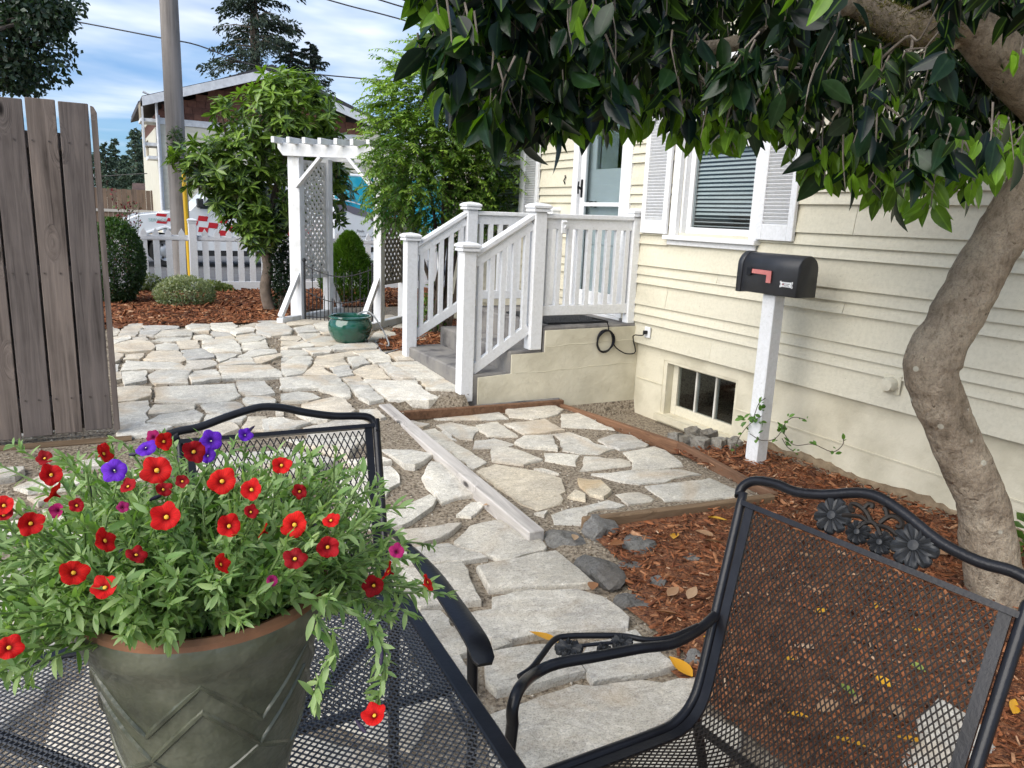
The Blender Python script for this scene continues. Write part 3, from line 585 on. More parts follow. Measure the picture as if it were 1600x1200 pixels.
# clapboards, in the wide / narrow / narrow rhythm
TRIMS = [(3.84, 4.79, 1.36, 2.75), (5.32, 6.21, .5, 2.85), (7.16, 8.2, 1.36, 2.75)]
z = .515; k = 0; pat = [.175, .073, .075]
while z < ZT - .02:
    h = pat[k % 3]; k += 1; z1 = min(ZT, z + h)
    for s0, s1 in [q for a_, b_ in strips(z, z1, TRIMS) for q in ((lambda J: list(zip([a_] + [j + .0015 for j in J], [j - .0015 for j in J] + [b_])))([j for j in [YE0 + .9 + 3.4 * i + 1.1 * ((k * 7) % 5) / 2 for i in range(4)] if a_ + .3 < j < b_ - .3]))]:
        mb = MB(); e = rng.uniform(-.0015, .0015)
        vs = []
        for y in (s0, s1):
            vs += [(XW - .019 + e, y, z - .008), (XW + .017, y, z - .008), (XW + .017, y, z1 + .004), (XW + .004 + e, y, z1 + .004)]
        mb.add(vs, [(0, 1, 2, 3), (7, 6, 5, 4), (0, 4, 5, 1), (1, 5, 6, 2), (2, 6, 7, 3), (3, 7, 4, 0)]); mb.build('clapboard', CREAM, wallo)
    z = z1
# eaves far above, roof slope (out of frame, but it shades the wall)
rf = MB(); rf.prism([(XW - .32, YE0 - .3), (XW + 4, YE0 - .3), (XW + 4, YE1 + .3), (XW - .32, YE1 + .3)], lambda x, y: ZT + .02 + (x - XW + .32) * .35, lambda x, y: ZT + .14 + (x - XW + .32) * .35)
rf.build('roof', M('roof_shingle', (.09, .085, .08), (.05, .05, .05), 20, rough=.95), house)
MB().box((XW + .15, YE0, -.6), (XW + 4, YE0 + .1, ZT)).box((XW + .15, YE1 - .1, -.6), (XW + 4, YE1, ZT)).build('end_wall', CREAM, house)
MB().box((XW + 1.6, YE0 + .11, -.5), (XW + 1.7, YE1 - .11, ZT - .05)).box((XW + .21, YE0 + .11, .5), (XW + 1.6, YE1 - .11, .56)).box((XW + .16, YE0 + .11, ZT - .06), (XW + 1.6, YE1 - .11, ZT)).build('interior', plain('interior_wall', (.10, .095, .09), .9), house)
# window with casing, sash, sill and blinds
def trim_window(W_, shutters):
    y0, y1, z0, z1 = W_; wo = MB()
    for lo, hi in (((XW - .022, y0 - .075, z0 - .02), (XW + .02, y0, z1)), ((XW - .022, y1, z0 - .02), (XW + .02, y1 + .075, z1)), ((XW - .024, y0 - .075, z1), (XW + .02, y1 + .075, z1 + .1))): wo.box(lo, hi)
    w_ = wo.build('window', WHITE, house, bevel=.003)
    MB().box((XW - .065, y0 - .1, z0 - .055), (XW + .12, y1 + .1, z0 - .021)).box((XW - .03, y0 - .08, z0 - .095), (XW + .014, y1 + .08, z0 - .056)).build('sill', WHITE, w_, bevel=.004)
    MB().box((XW + .021, y0 + .0, z0 - .02), (XW + .14, y0 + .022, z1)).box((XW + .021, y1 - .022, z0 - .02), (XW + .14, y1, z1)).box((XW + .021, y0 + .022, z1 - .02), (XW + .14, y1 - .022, z1)).build('jamb', WHITE, w_)
    f = MB(); a, b = y0 + .024, y1 - .024; xs = (XW + .06, XW + .1); zm = (z0 + z1) / 2 + .02
    f.box((xs[0], a, z0 - .019), (xs[1], a + .05, z1 - .021)); f.box((xs[0], b - .05, z0 - .019), (xs[1], b, z1 - .021)); f.box((xs[0] + .001, a + .05, z0 - .019), (xs[1] - .001, b - .05, z0 + .045)); f.box((xs[0] + .001, a + .05, zm), (xs[1] - .001, b - .05, zm + .045)); f.box((xs[0] + .001, a + .05, z1 - .07), (xs[1] - .001, b - .05, z1 - .021))
    f.build('sash', WHITE, w_, bevel=.003)
    MB().box((XW + .078, a + .05, z0 + .045), (XW + .081, b - .05, z1 - .07)).build('pane', GLASS, w_)
    sl_ = MB().box((-.012, -(b - a) / 2 + .02, -.0012), (.012, (b - a) / 2 - .02, .0012)).mesh('blind_slat', M('blind_vinyl', (.80, .79, .76), (.72, .71, .68), 4, rough=.5))
    zz_ = z0 + .06
    while zz_ < z1 - .05:
        mobj('blind_slat', sl_, w_, (.112, (a + b) / 2 - 4.2, zz_), (0, -.75 if zz_ > z0 + .14 else -.2, 0)); zz_ += .03
    if shutters:
        for c0, c1 in shutters:
            sh = MB(); t = .05
            sh.box((XW - .045, c0, z0 - .015), (XW - .016, c0 + t, z1 + .05)); sh.box((XW - .045, c1 - t, z0 - .015), (XW - .016, c1, z1 + .05))
            sh.box((XW - .044, c0 + t, z0 - .015), (XW - .017, c1 - t, z0 + .09)); sh.box((XW - .044, c0 + t, z1 - .03), (XW - .017, c1 - t, z1 + .05)); sh.box((XW - .019, c0 + t, z0 + .09), (XW - .0165, c1 - t, z1 - .03))
            so_ = sh.build('shutter', WHITE, house, bevel=.003)
            lv = MB().box((-.0022, -(c1 - c0) / 2 + t + .001, -.0135), (.0022, (c1 - c0) / 2 - t - .001, .0135)).mesh('louvre', WHITE)
            zz_ = z0 + .105
            while zz_ < z1 - .04: mobj('louvre', lv, so_, (-.031, (c0 + c1) / 2 - 4.2, zz_), (0, -.72, 0)); zz_ += .0235
trim_window(WIN, [(4.79, 5.11), (3.53, 3.845)])
trim_window(WIN2, [(6.83, 7.16)])
# door with storm door
dr = MB(); y0, y1, z0, z1 = DOOR
dr.box((XW - .025, y0 - .085, z0), (XW + .02, y0, z1)).box((XW - .025, y1, z0), (XW + .02, y1 + .085, z1)).box((XW - .027, y0 - .085, z1), (XW + .02, y1 + .085, z1 + .11))
PALE = M('pale_blue_paint', (.68, .71, .72), (.62, .65, .66), 3, rough=.45)
do = dr.build('door_frame', WHITE, house, bevel=.003)
MB().box((XW + .021, y0, z0), (XW + .14, y0 + .02, z1)).box((XW + .021, y1 - .02, z0), (XW + .14, y1, z1)).box((XW - .04, y0 - .08, z0 - .03), (XW + .14, y1 + .08, z0 - .001)).build('threshold', WHITE, do)
sd_ = MB(); a, b = y0 + .022, y1 - .022
sd_.box((XW + .0, a, z0 + .003), (XW + .03, a + .07, z1 - .02)).box((XW, b - .07, z0 + .003), (XW + .03, b, z1 - .02)).box((XW + .001, a + .07, z0 + .003), (XW + .029, b - .07, z0 + .18)).box((XW + .001, a + .07, z1 - .1), (XW + .029, b - .07, z1 - .02)).box((XW + .001, a + .07, 1.62), (XW + .029, b - .07, 1.655))
sdo = sd_.build('storm_door', WHITE, house, bevel=.003)
MB().box((XW + .013, a + .07, z0 + .18), (XW + .016, b - .07, 1.62)).box((XW + .013, a + .07, 1.655), (XW + .016, b - .07, z1 - .1)).build('pane', GLASS, sdo)
MB().tube([(XW - .04, b - .03, 1.73), (XW - .045, b - .03, 1.79), (XW - .04, b - .03, 1.84)], .008).bar((XW, b - .03, 1.77), (XW - .042, b - .03, 1.79), .012, .02).bar((XW - .002, b - .03, 1.70), (XW - .002, b - .03, 1.86), .03, .008, (1, 0, 0)).build('handle', BLACKM, sdo)
ed = MB().box((XW + .075, y0 + .022, z0 + .004), (XW + .115, y1 - .022, 1.95)).box((XW + .075, y0 + .022, 1.95), (XW + .115, y0 + .15, z1 - .02)).box((XW + .075, y1 - .15, 1.95), (XW + .115, y1 - .022, z1 - .02)).box((XW + .076, y0 + .15, z1 - .15), (XW + .114, y1 - .15, z1 - .02))
edo = ed.build('entry_door', PALE, house, bevel=.003)
for (pa, pb) in ((.80, 1.18), (1.28, 1.82)): MB().box((XW + .066, y0 + .13, pa), (XW + .0745, y1 - .13, pb)).build('door_panel', PALE, edo, bevel=.006)
MB().box((XW + .09, y0 + .15, 1.95), (XW + .094, y1 - .15, z1 - .15)).build('pane', GLASS, edo)
cur = MB(); vs = []; n = 40; ya, yb = y1 - .40, y1 - .15
for i in range(n + 1):
    yy = ya + (yb - ya) * i / n; xx = XW + .13 + .012 * math.sin(i * 1.3)
    vs += [(xx, yy, 1.93), (xx, yy, z1 - .1)]
cur.add(vs, [(2 * i, 2 * i + 2, 2 * i + 3, 2 * i + 1) for i in range(n)]); cur.build('curtain', M('curtain', (.75, .74, .70), rough=.8), edo, smooth=True)
MB().lathe([(0, 0), (.03, 0), (.03, .01), (.012, .015), (.012, .03), (.027, .04), (.03, .055), (.022, .07), (0, .073)], 16).mesh('k', None)
kn = MB().lathe([(.001, 0), (.03, 0), (.03, .01), (.012, .015), (.012, .03), (.027, .04), (.03, .055), (.022, .07), (.001, .073)], 16).mesh('knob', BLACKM, True)
mobj('knob', kn, edo, (.074, 5.94 - 4.2, 1.64), (0, -PI / 2, 0))
# basement window
bw = MB(); y0, y1, z0, z1 = BASE; x0 = XW + .10
bw.box((XW + .035, y1 - .04, z0), (x0 + .05, y1, z1)).box((XW + .035, y0, z0), (x0 + .05, y0 + .025, z1)).box((XW + .035, y0 + .025, z1 - .02), (x0 + .05, y1 - .04, z1)).box((XW - .02, y0 - .02, z0 - .05), (x0 + .06, y1 + .02, z0 - .002))
bwo = bw.build('basement_window', CREAMC, house)
ff = MB(); a, b = y0 + .027, y1 - .042
ff.box((x0, a, z0), (x0 + .04, a + .05, z1 - .022)).box((x0, b - .06, z0), (x0 + .04, b, z1 - .022)).box((x0 + .001, a + .05, z0), (x0 + .039, b - .06, z0 + .075)).box((x0 + .001, a + .05, z1 - .045), (x0 + .039, b - .06, z1 - .022))
w3 = (b - .06 - a - .05) / 3
ff.build('sash', CREAM, bwo, bevel=.003)
MUN = M('muntin_paint', (.66, .65, .60), (.5, .49, .44), 6)
for i in (1, 2): MB().box((x0 + .004, a + .05 + w3 * i - .009, z0 + .075), (x0 + .034, a + .05 + w3 * i + .009, z1 - .045)).build('muntin', MUN, bwo)
for i in range(3): MB().box((x0 + .018, a + .052 + w3 * i, z0 + .076), (x0 + .021, a + .048 + w3 * (i + 1), z1 - .046)).build('pane', GLASS, bwo)
# dryer vent and outlet
vc = WX(1397, 600, XW)
vo_ = MB().box((XW - .024, vc[1] - .055, vc[2] - .055), (XW - .013, vc[1] + .055, vc[2] + .055)).build('vent', CREAM, house, bevel=.002)
mobj('vent_cap', MB().lathe([(.001, .055), (.035, .05), (.043, .035), (.043, 0), (.001, 0)], 20).mesh('vent_cap', CREAM, True), vo_, (-.024, vc[1] - 4.2, vc[2]), (0, -PI / 2, 0))
oc = WX(1015, 519, XW)
ol = MB().box((XW - .028, oc[1] - .035, oc[2] - .045), (XW - .014, oc[1] + .035, oc[2] + .045)).build('outlet', WHITED, house, bevel=.003)
MB().box((XW - .06, oc[1] - .012, oc[2] - .015), (XW - .0285, oc[1] + .015, oc[2] + .015)).build('plug', BLACKM, ol, bevel=.003)
# little hook ornament left of the door
hk = WX(886, 281, XW); MB().tube([hk + [-.02, 0, -.04], hk + [-.03, .01, -.01], hk + [-.02, 0, .02], hk + [-.03, -.01, .04]], .006, 6).build('wall_hook', BLACKM, house)
# ================================================================== PORCH
porch = thing('porch', 'concrete porch steps with white balustrade up to the house door', 'porch', (2.4, 5.13, 0))
Y0, Y1 = 5.13, 6.52; ZF = .66
MB().box((3.07, Y0 + .004, -.4), (XW + .028, Y1, ZF)).build('landing', CONC, porch, bevel=.012)
MB().box((2.77, Y0 + .004, -.4), (3.069, Y1, .475)).build('step', CONC, porch, bevel=.012)
MB().box((2.43, Y0 + .004, -.4), (2.769, Y1, .31)).build('step', CONC, porch, bevel=.012)
sp = MB(); sp.add([(x, y, z) for y in (Y0 - .012, Y0 + .003) for x, z in ((2.50, -.4), (XW + .028, -.4), (XW + .028, .64), (3.08, .63), (3.08, .455), (2.785, .45), (2.785, .30), (2.50, .285))], [tuple(range(8)), tuple(range(15, 7, -1))] + [(i, i + 8, (i + 1) % 8 + 8, (i + 1) % 8) for i in range(8)])
spo = sp.build('painted_side', CREAMC, porch)
for (xa, xb, zz_) in ((2.80, XW, .30), (3.09, XW, .50)):
    MB().tube([(xa + (xb - xa) * i / 8, Y0 - .012, zz_ + .03 * i / 8 + rng.normal(0, .004)) for i in range(9)], .0028, 5).build('form_line', CREAMC, spo)
MB().box((2.47, Y0 - .03, -.3), (3.24, Y0 + .002, .075)).build('footing', CONC, porch, bevel=.01)
def cap(cx, cy, z, s=1.0):
    m_ = MB(); prof = [(.072, 0), (.072, .018), (.062, .022), (.078, .03), (.078, .045), (.055, .06), (.001, .07)]
    vs = []; fs = []
    for r, h in prof:
        r *= s; vs += [(cx - r, cy - r, z + h), (cx + r, cy - r, z + h), (cx + r, cy + r, z + h), (cx - r, cy + r, z + h)]
    for i in range(len(prof) - 1):
        for j in range(4): fs.append((4 * i + j, 4 * i + (j + 1) % 4, 4 * i + 4 + (j + 1) % 4, 4 * i + 4 + j))
    return m_.add(vs, fs)
def newel(cx, cy, z0, z1, w_=.105, s=1.0):
    o = MB().box((cx - w_ / 2, cy - w_ / 2, z0), (cx + w_ / 2, cy + w_ / 2, z1)).build('post', WHITE, porch, bevel=.006)
    cap(cx, cy, z1, s).build('post_cap', WHITE, o)
YN, YF = 5.18, 6.47
newel(2.41, YN, .10, 1.24); newel(3.0, YN, .476, 1.545); newel(3.925, YN, ZF, 1.54, .075, .72)
newel(2.45, YF, .12, 1.26); newel(3.03, YF, .476, 1.55); newel(3.925, YF, ZF, 1.54, .075, .72)
def rail_run(y, xa, xb, zt0, zt1, zb0, zb1, n):
    MB().bar((xa, y, zt0 - .02), (xb, y, zt1 - .02), .085, .036).build('top_rail', WHITE, porch, bevel=.005)
    MB().bar((xa, y, zt0 - .079), (xb, y, zt1 - .079), .038, .08).build('sub_rail', WHITE, porch, bevel=.003)
    MB().bar((xa, y, zb0 - .04), (xb, y, zb1 - .04), .04, .08).build('bottom_rail', WHITE, porch, bevel=.004)
    for i in range(n):
        t = (i + .55) / n; x = xa + (xb - xa) * t; q = .019; za = zb0 + (zb1 - zb0) * t; zc = zt0 + (zt1 - zt0) * t - .119
        sl_ = (zt1 - zt0) / (xb - xa) * q
        m_ = MB(); vs = [(x + sx * q, y + sy * q, zq + sx * sl_ + e) for zq, e in ((za - .004, 0), (zc + .004, 0)) for sx, sy in ((-1, -1), (1, -1), (1, 1), (-1, 1))]
        m_.add(vs, [(0, 3, 2, 1), (4, 5, 6, 7), (0, 1, 5, 4), (1, 2, 6, 5), (2, 3, 7, 6), (3, 0, 4, 7)]); m_.build('baluster', WHITE, porch)
rail_run(YN, 3.053, 3.888, 1.537, 1.545, .823, .825, 9)
rail_run(YF, 3.083, 3.888, 1.54, 1.545, .81, .81, 8)
rail_run(YN, 2.463, 2.948, 1.235, 1.53, .375, .685, 5)
rail_run(YF, 2.503, 2.978, 1.24, 1.53, .46, .74, 5)
# small white latch box on the porch rail
lb = WY(881, 350, YN - .05); lt = MB().box((lb[0] - .025, YN - .065, 1.385), (lb[0] + .025, YN - .046, 1.49)).build('latch_box', WHITE, porch, bevel=.006)
MB().tube([(lb[0] - .018, YN - .067, 1.475), (lb[0] + .018, YN - .067, 1.475)], .006, 6).tube([(lb[0] + .01, YN - .07, 1.45), (lb[0] - .008, YN - .075, 1.43), (lb[0] + .012, YN - .07, 1.41)], .005, 6).build('latch', WHITED, lt)
dm = MB().box((3.16, 5.22, ZF + .001), (3.75, 5.95, ZF + .016)).build('door_mat', M('mat_rubber', (.03, .032, .035), (.015, .015, .017), 60, rough=.95, bump=1, bscale=200)); tag(dm, 'dark rubber door mat lying on the porch landing', 'mat')
# extension cord: out from under the rail, coiled on the painted side, into the outlet
cd = []
for p in [(925, 497), (945, 501), (950, 507), (951, 516)]: cd.append(WY(*p, Y0 - .022))
cc = WY(945, 533, Y0 - .022)
for i in range(60):
    a = PI / 2 - .3 + i * 2 * PI / 15; rr = .082 + .008 * math.sin(i * .9) ; cd.append(cc + [rr * math.cos(a), -.004 * (i / 15), rr * 1.06 * math.sin(a)])
for p in [(960, 540), (972, 550), (983, 553), (993, 549)]: cd.append(WY(*p, Y0 - .03))
cd += [np.array([XW - .05, 5.09, .56]), np.array([XW - .05, oc[1] + .03, oc[2] - .03]), np.array([XW - .045, oc[1] + .005, oc[2]])]
org = cc; ex = MB().tube(spline(cd, 3), .0052, 6); tag(mobj('extension_cord', ex.mesh('extension_cord', BLACKM, True, 0, org), None, org), 'coiled black extension cord hanging on the cream porch side', 'cord')
# ================================================================== MAILBOX
mbx = thing('mailbox', 'black arched mailbox with pink flag on a white wooden post', 'mailbox', (3.66, 3.36, 0))
MB().box((3.615, 3.325, -.1), (3.705, 3.425, 1.095)).build('post', WHITE, mbx, bevel=.004)
MBX = M('mailbox_plastic', (.030, .032, .038), (.020, .021, .025), 7, rough=.42, bump=.12, bscale=160, spec=.5)
def arch(x0, x1, z0, z1, n=14):
    r = (x1 - x0) / 2; zc = z1 - r; return [(x0, z0), (x1, z0)] + [((x0 + x1) / 2 + r * math.cos(PI * i / n), zc + r * math.sin(PI * i / n)) for i in range(n + 1)]
def archbox(pr, ya, yb):
    n = len(pr); return MB().add([(x, ya, z) for x, z in pr] + [(x, yb, z) for x, z in pr], [tuple(range(n - 1, -1, -1)), tuple(range(n, 2 * n))] + [(i, (i + 1) % n, n + (i + 1) % n, n + i) for i in range(n)])
bx_ = archbox(arch(3.575, 3.745, 1.10, 1.345), 3.135, 3.60).build('box', MBX, mbx, True, .005)
archbox(arch(3.569, 3.751, 1.094, 1.351), 3.574, 3.618).build('lid', MBX, mbx, True, .004)
PINK = M('faded_flag', (.62, .22, .20), (.52, .16, .15), 20, rough=.6)
fl = MB(); fx = 3.567; ya, yb = WX(1174, 424, fx)[1], WX(1206, 424, fx)[1]
za = 1.245
fl.add([(x, y, z) for x in (fx - .004, fx + .003) for y, z in ((ya, za), (yb, za - .002), (yb, za - .075), (yb + .036, za - .075), (yb + .036, za - .028), (ya, za - .026))], [tuple(range(6)), tuple(range(11, 5, -1))] + [(i, i + 6, (i + 1) % 6 + 6, (i + 1) % 6) for i in range(6)])
flo = fl.build('flag', PINK, mbx)
MB().box((fx - .012, ya - .008, za - .04), (fx + .006, ya + .03, za + .006)).build('pivot', BLACKM, flo, bevel=.004)
# bone sticker
bc = WX(1227, 445, fx); sb = MB(); pts = []
for i in range(48):
    a = 2 * PI * i / 48; u = math.cos(a); v = math.sin(a); e = .045 * (abs(u) ** .5) * (1 if u > 0 else -1); hgt = .0135 + .0085 * sm((abs(e) - .03) / .01); vv = hgt * (abs(v) ** .45) * (1 if v > 0 else -1)
    if abs(e) > .036: e += -.006 * (1 - min(1, abs(vv) / .012)) * (1 if e > 0 else -1)
    pts.append((e, vv))
def sticker(sc_, x, name, mt):
    return MB().add([(x, bc[1] + e * sc_, bc[2] + v * sc_) for e, v in pts] + [(x + .0008, bc[1] + e * sc_, bc[2] + v * sc_) for e, v in pts], [tuple(range(48)), tuple(range(95, 47, -1))] + [(i, i + 48, (i + 1) % 48 + 48, (i + 1) % 48) for i in range(48)])
XS = 3.575
st_o = sticker(1.12, XS - .0012, 'a', None).build('sticker', plain('sticker_white', (.8, .8, .8), .4), mbx)
sticker(.98, XS - .0022, 'b', None).build('sticker_line', BLACKM, st_o); sticker(.93, XS - .0032, 'c', None).build('sticker_face', plain('sticker_white2', (.82, .82, .82), .4), st_o)
def text(body, size, loc, rot, mat, parent, name='lettering'):
    cu = bpy.data.curves.new(name, 'FONT'); cu.body = body; cu.size = size; cu.align_x = 'CENTER'; cu.align_y = 'CENTER'; cu.extrude = .0003 * 1
    to = bpy.data.objects.new(name, cu); col.objects.link(to); bpy.context.view_layer.update()
    dg = bpy.context.evaluated_depsgraph_get(); me = bpy.data.meshes.new_from_object(to.evaluated_get(dg)); bpy.data.objects.remove(to); bpy.data.curves.remove(cu)
    me.materials.clear(); me.materials.append(mat); o = mobj(name, me, parent, tuple(np.array(loc) - ORG.get(parent.name, 0)), rot); return o
RT = (PI / 2, 0, -PI / 2)
text('I', .013, (XS - .0042, bc[1] + .029, bc[2]), RT, BLACKM, st_o); text('\u2665', .012, (XS - .0042, bc[1] + .021, bc[2]), RT, plain('heart_red', (.25, .02, .03), .5), st_o)
text('My Groomed', .0085, (XS - .0042, bc[1] - .006, bc[2] + .0048), RT, BLACKM, st_o); text('Dog Shelter', .0085, (XS - .0042, bc[1] - .006, bc[2] - .0052), RT, BLACKM, st_o)
# ================================================================== WOODEN GATE (left)
gate = thing('wooden_gate', 'tall weathered grey cedar board gate standing open beside the patio', 'gate', (-.3, 4.86, .12))
GY = 4.86
bx = [WY(v_, 400, GY)[0] for v_ in (-60, -8, 47, 103, 158)]
bots = [.155, .16, .165, .175]; x_ = -1.62; edges = []
pxb = [(-230, -132), (-129, -62), (-59, -3), (4, 58), (61, 112), (115, 162), (165, 176)]
def gx_(p): return WY(p, 430, GY)[0]
for i, (a, b) in enumerate([(gx_(-330), gx_(-232)), (gx_(-229), gx_(-162)), (gx_(-158), gx_(-91)), (gx_(-88), gx_(-45)), (gx_(-43), gx_(8)), (gx_(11), gx_(60)), (gx_(63.5), gx_(109)), (gx_(112.5), gx_(158))]):
    zt = 2.0 + rng.uniform(-.008, .008); zb_ = .16 + .006 * i; dx = .0
    m_ = MB(); m_.box((a + .001, GY - .011 + rng.uniform(-.002, .002), zb_), (b - .001, GY + .011, zt)); m_.build('board', GATEW, gate, bevel=.003)
a, b = gx_(160.5), gx_(170)
m_ = MB(); ys = (GY - .009, GY + .013); pr = [(a, .19), (b, .19), (b, 1.955), (b - .014, 1.985), (a, 1.99)]
m_.add([(x, y, z) for y in ys for x, z in pr], [(0, 1, 2, 3, 4), (9, 8, 7, 6, 5)] + [(i, i + 5, (i + 1) % 5 + 5, (i + 1) % 5) for i in range(5)]); m_.build('board', GATEW, gate, bevel=.002)
for z in (.32, 1.05, 1.75): MB().box((-1.6, GY + .014, z), (-.03, GY + .052, z + .09)).build('rail', GATEW, gate, bevel=.004)
for k in range(8): MB().box((-1.58 + .195 * k, GY + .0535, .2), (-1.58 + .195 * k + .19, GY + .07, 1.83)).build('board', GATEW, gate)  # backing boards added so the gaps between the front boards stay dark
nl = MB()
for z in (.40, 1.10, 1.79): 
    for px in (20, 42, 70, 95, 125, 150): p = gx_(px); nl.box((p - .004, GY - .0155, z - .004), (p + .004, GY - .012, z + .004))
nl.build('nail_heads', plain('rusty_nail', (.10, .08, .07), .6, .4), gate)

# edging under the gate
gb = MB().tube([(-1.7, 4.83, .145), (-.6, 4.80, .15), (.1, 4.77, .15)], .022, 8); o = mobj('edging_pole', gb.mesh('edging_pole', TIMB_B, True)); tag(o, 'round wooden edging pole on the ground under the cedar gate', 'pole')
# ================================================================== PICKET FENCE
FYY = 12.55
pf = thing('picket_fence', 'white picket fence along the street behind the garden beds', 'fence', (2, FYY, .2))
MB().box((-.6, FYY - .02, .19), (6.6, FYY + .02, .34)).build('kick_board', WHITE, pf, bevel=.004)
for z in (.95,): MB().box((-.6, FYY + .012, z), (6.6, FYY + .045, z + .085)).build('rail', WHITE, pf, bevel=.004)
pk = MB(); pr = [(-.043, .30), (.043, .30), (.043, 1.06), (.02, 1.10), (0, 1.135), (-.02, 1.10), (-.043, 1.06)]
pk.add([(x, y, z) for y in (-.011, .0105) for x, z in pr], [tuple(range(7)), tuple(range(13, 6, -1))] + [(i, i + 7, (i + 1) % 7 + 7, (i + 1) % 7) for i in range(7)])
pkm = pk.mesh('picket', WHITE)
posts = [1.27, 3.3, 5.3, -.55]
x = -.42
while x < 6.5:
    if min(abs(x - p) for p in posts) > .1: mobj('picket', pkm, pf, (x - 2, -.0005, -.2), (0, rng.normal(0, .006), 0))
    x += .17
for p in posts:
    o = MB().box((p - .055, FYY - .06, .15), (p + .055, FYY + .05, 1.22)).build('post', WHITE, pf, bevel=.005); cap(p, FYY - .005, 1.22, .85).build('post_cap', WHITE, o)
MB().box((-.6, FYY - .018, .965), (6.6, FYY - .0115, 1.015)).build('face_rail', WHITE, pf)
# ================================================================== ARBOR
arb = thing('garden_arbor', 'white garden arbor with lattice sides and rafter top over the path', 'arbor', (2.06, 9.05, .2), rot=math.radians(-46))
AW, AD = 1.03, .62
for (x, y) in ((0, 0), (AW, 0), (0, AD), (AW, AD)): MB().box((x - .048, y - .048, -.05), (x + .048, y + .048, 1.88)).build('post', WHITED, arb, bevel=.005)
MB().box((-.115, -.03, .02), (-.05, .06, 1.88)).build('side_trim', WHITE, arb, bevel=.004)
def beam(y):
    m_ = MB(); pr = [(-.20, 2.01), (AW + .24, 1.97), (AW + .24, 1.92), (AW + .17, 1.84), (-.13, 1.87), (-.20, 1.95)]
    m_.add([(x, yy, z) for yy in (y - .02, y + .02) for x, z in pr], [tuple(range(6)), tuple(range(11, 5, -1))] + [(i, i + 6, (i + 1) % 6 + 6, (i + 1) % 6) for i in range(6)]); m_.build('beam', WHITED, arb, bevel=.003)
beam(-.07); beam(AD + .07)
for i in range(8):
    x = -.15 + i * (AW + .34) / 7; MB().box((x - .022, -.25, 1.995 - .03 * i / 8), (x + .022, AD + .25, 2.06 - .03 * i / 8)).build('rafter', WHITED, arb, bevel=.003)
for x in (0, AW):
    for sgn in (1,):
        s = 1 if x == 0 else -1
        MB().bar((x + s * .02, -.065, 1.53), (x + s * .34, -.065, 1.86), .035, .07, (0, 1, 0)).build('brace', WHITE, arb, bevel=.003)
def lattice(x, mat, name):
    z0, z1 = (.48, 1.84); ya, yb = .05, AD - .05
    fr = MB().box((x - .012, ya, z0), (x + .012, yb, z0 + .035)).box((x - .012, ya, z1 - .035), (x + .012, yb, z1)).box((x - .0115, ya, z0 + .035), (x + .0115, ya + .03, z1 - .035)).box((x - .0115, yb - .03, z0 + .035), (x + .0115, yb, z1 - .035)).build('lattice_panel', mat, arb)
    p = .095; W_ = yb - ya
    for sgn in (1, -1):
        c = z0 - W_
        while c < z1 + W_:
            pts_ = []
            for y in (ya + .01, yb - .01):
                pts_.append((y, c + sgn * (y - ya)))
            (y_a, z_a), (y_b, z_b) = pts_
            def clip(y, z, y2, z2):
                if z < z0 + .01: t = (z0 + .01 - z) / (z2 - z + 1e-9); return (y + (y2 - y) * t, z0 + .01)
                if z > z1 - .01: t = (z1 - .01 - z) / (z2 - z + 1e-9); return (y + (y2 - y) * t, z1 - .01)
                return (y, z)
            if not (max(z_a, z_b) < z0 + .03 or min(z_a, z_b) > z1 - .03):
                A = clip(y_a, z_a, y_b, z_b); B = clip(y_b, z_b, y_a, z_a)
                if abs(A[0] - B[0]) > .02: MB().bar((x - .0045 * sgn, A[0], A[1]), (x - .0045 * sgn, B[0], B[1]), .034, .007, (1, 0, 0)).build('slat', mat, fr)
            c += p
lattice(0, LATTW, 'l'); lattice(AW, LATTG, 'r')
for x in (0, AW):
    MB().box((x - .04, -.42, -.02), (x + .04, AD + .30, .075)).build('sill', WHITED, arb, bevel=.004)
    MB().bar((x, -.40, .09), (x, -.03, .56), .05, .06, (1, 0, 0)).build('foot_brace', WHITE, arb, bevel=.004)
    MB().bar((x, AD + .28, .09), (x, AD + .03, .42), .05, .06, (1, 0, 0)).build('foot_brace', WHITE, arb, bevel=.004)
# iron gate hung in the arbor
ig = thing('iron_gate', 'low black iron garden gate hung between the arbor posts', 'gate', (2.06, 9.05, .2), rot=math.radians(-46))
for x in (.075, AW - .075):
    o = MB().tube([(x, -.02, .02), (x, -.02, .70)], .011, 8).build('post', DARKIRON, ig); MB().lathe([(.001, -.022), (.016, -.016), (.022, 0), (.016, .016), (.001, .022)], 12, (x, -.02, .715)).build('finial', DARKIRON, o, True)
def gz(t): return .66 - .11 * math.sin(PI * t)
xa, xb = .075, AW - .075
MB().tube([(xa + (xb - xa) * i / 16, -.02, gz(i / 16)) for i in range(17)], .006, 6).build('top_rail', DARKIRON, ig)
MB().tube([(xa + (xb - xa) * i / 16, -.02, gz(i / 16) - .30) for i in range(17)], .006, 6).build('middle_rail', DARKIRON, ig)
MB().tube([(xa, -.02, .06), (xb, -.02, .06)], .006, 6).build('bottom_rail', DARKIRON, ig)
for i in range(1, 17):
    t = i / 17; x = xa + (xb - xa) * t; zt = gz(t) + .05 if i % 2 == 0 else gz(t) - .25
    MB().tube([(x, -.02, .03), (x, -.02, zt - .02), (x, -.02, zt)], [.0055, .0055, .001], 6).build('bar', DARKIRON, ig)
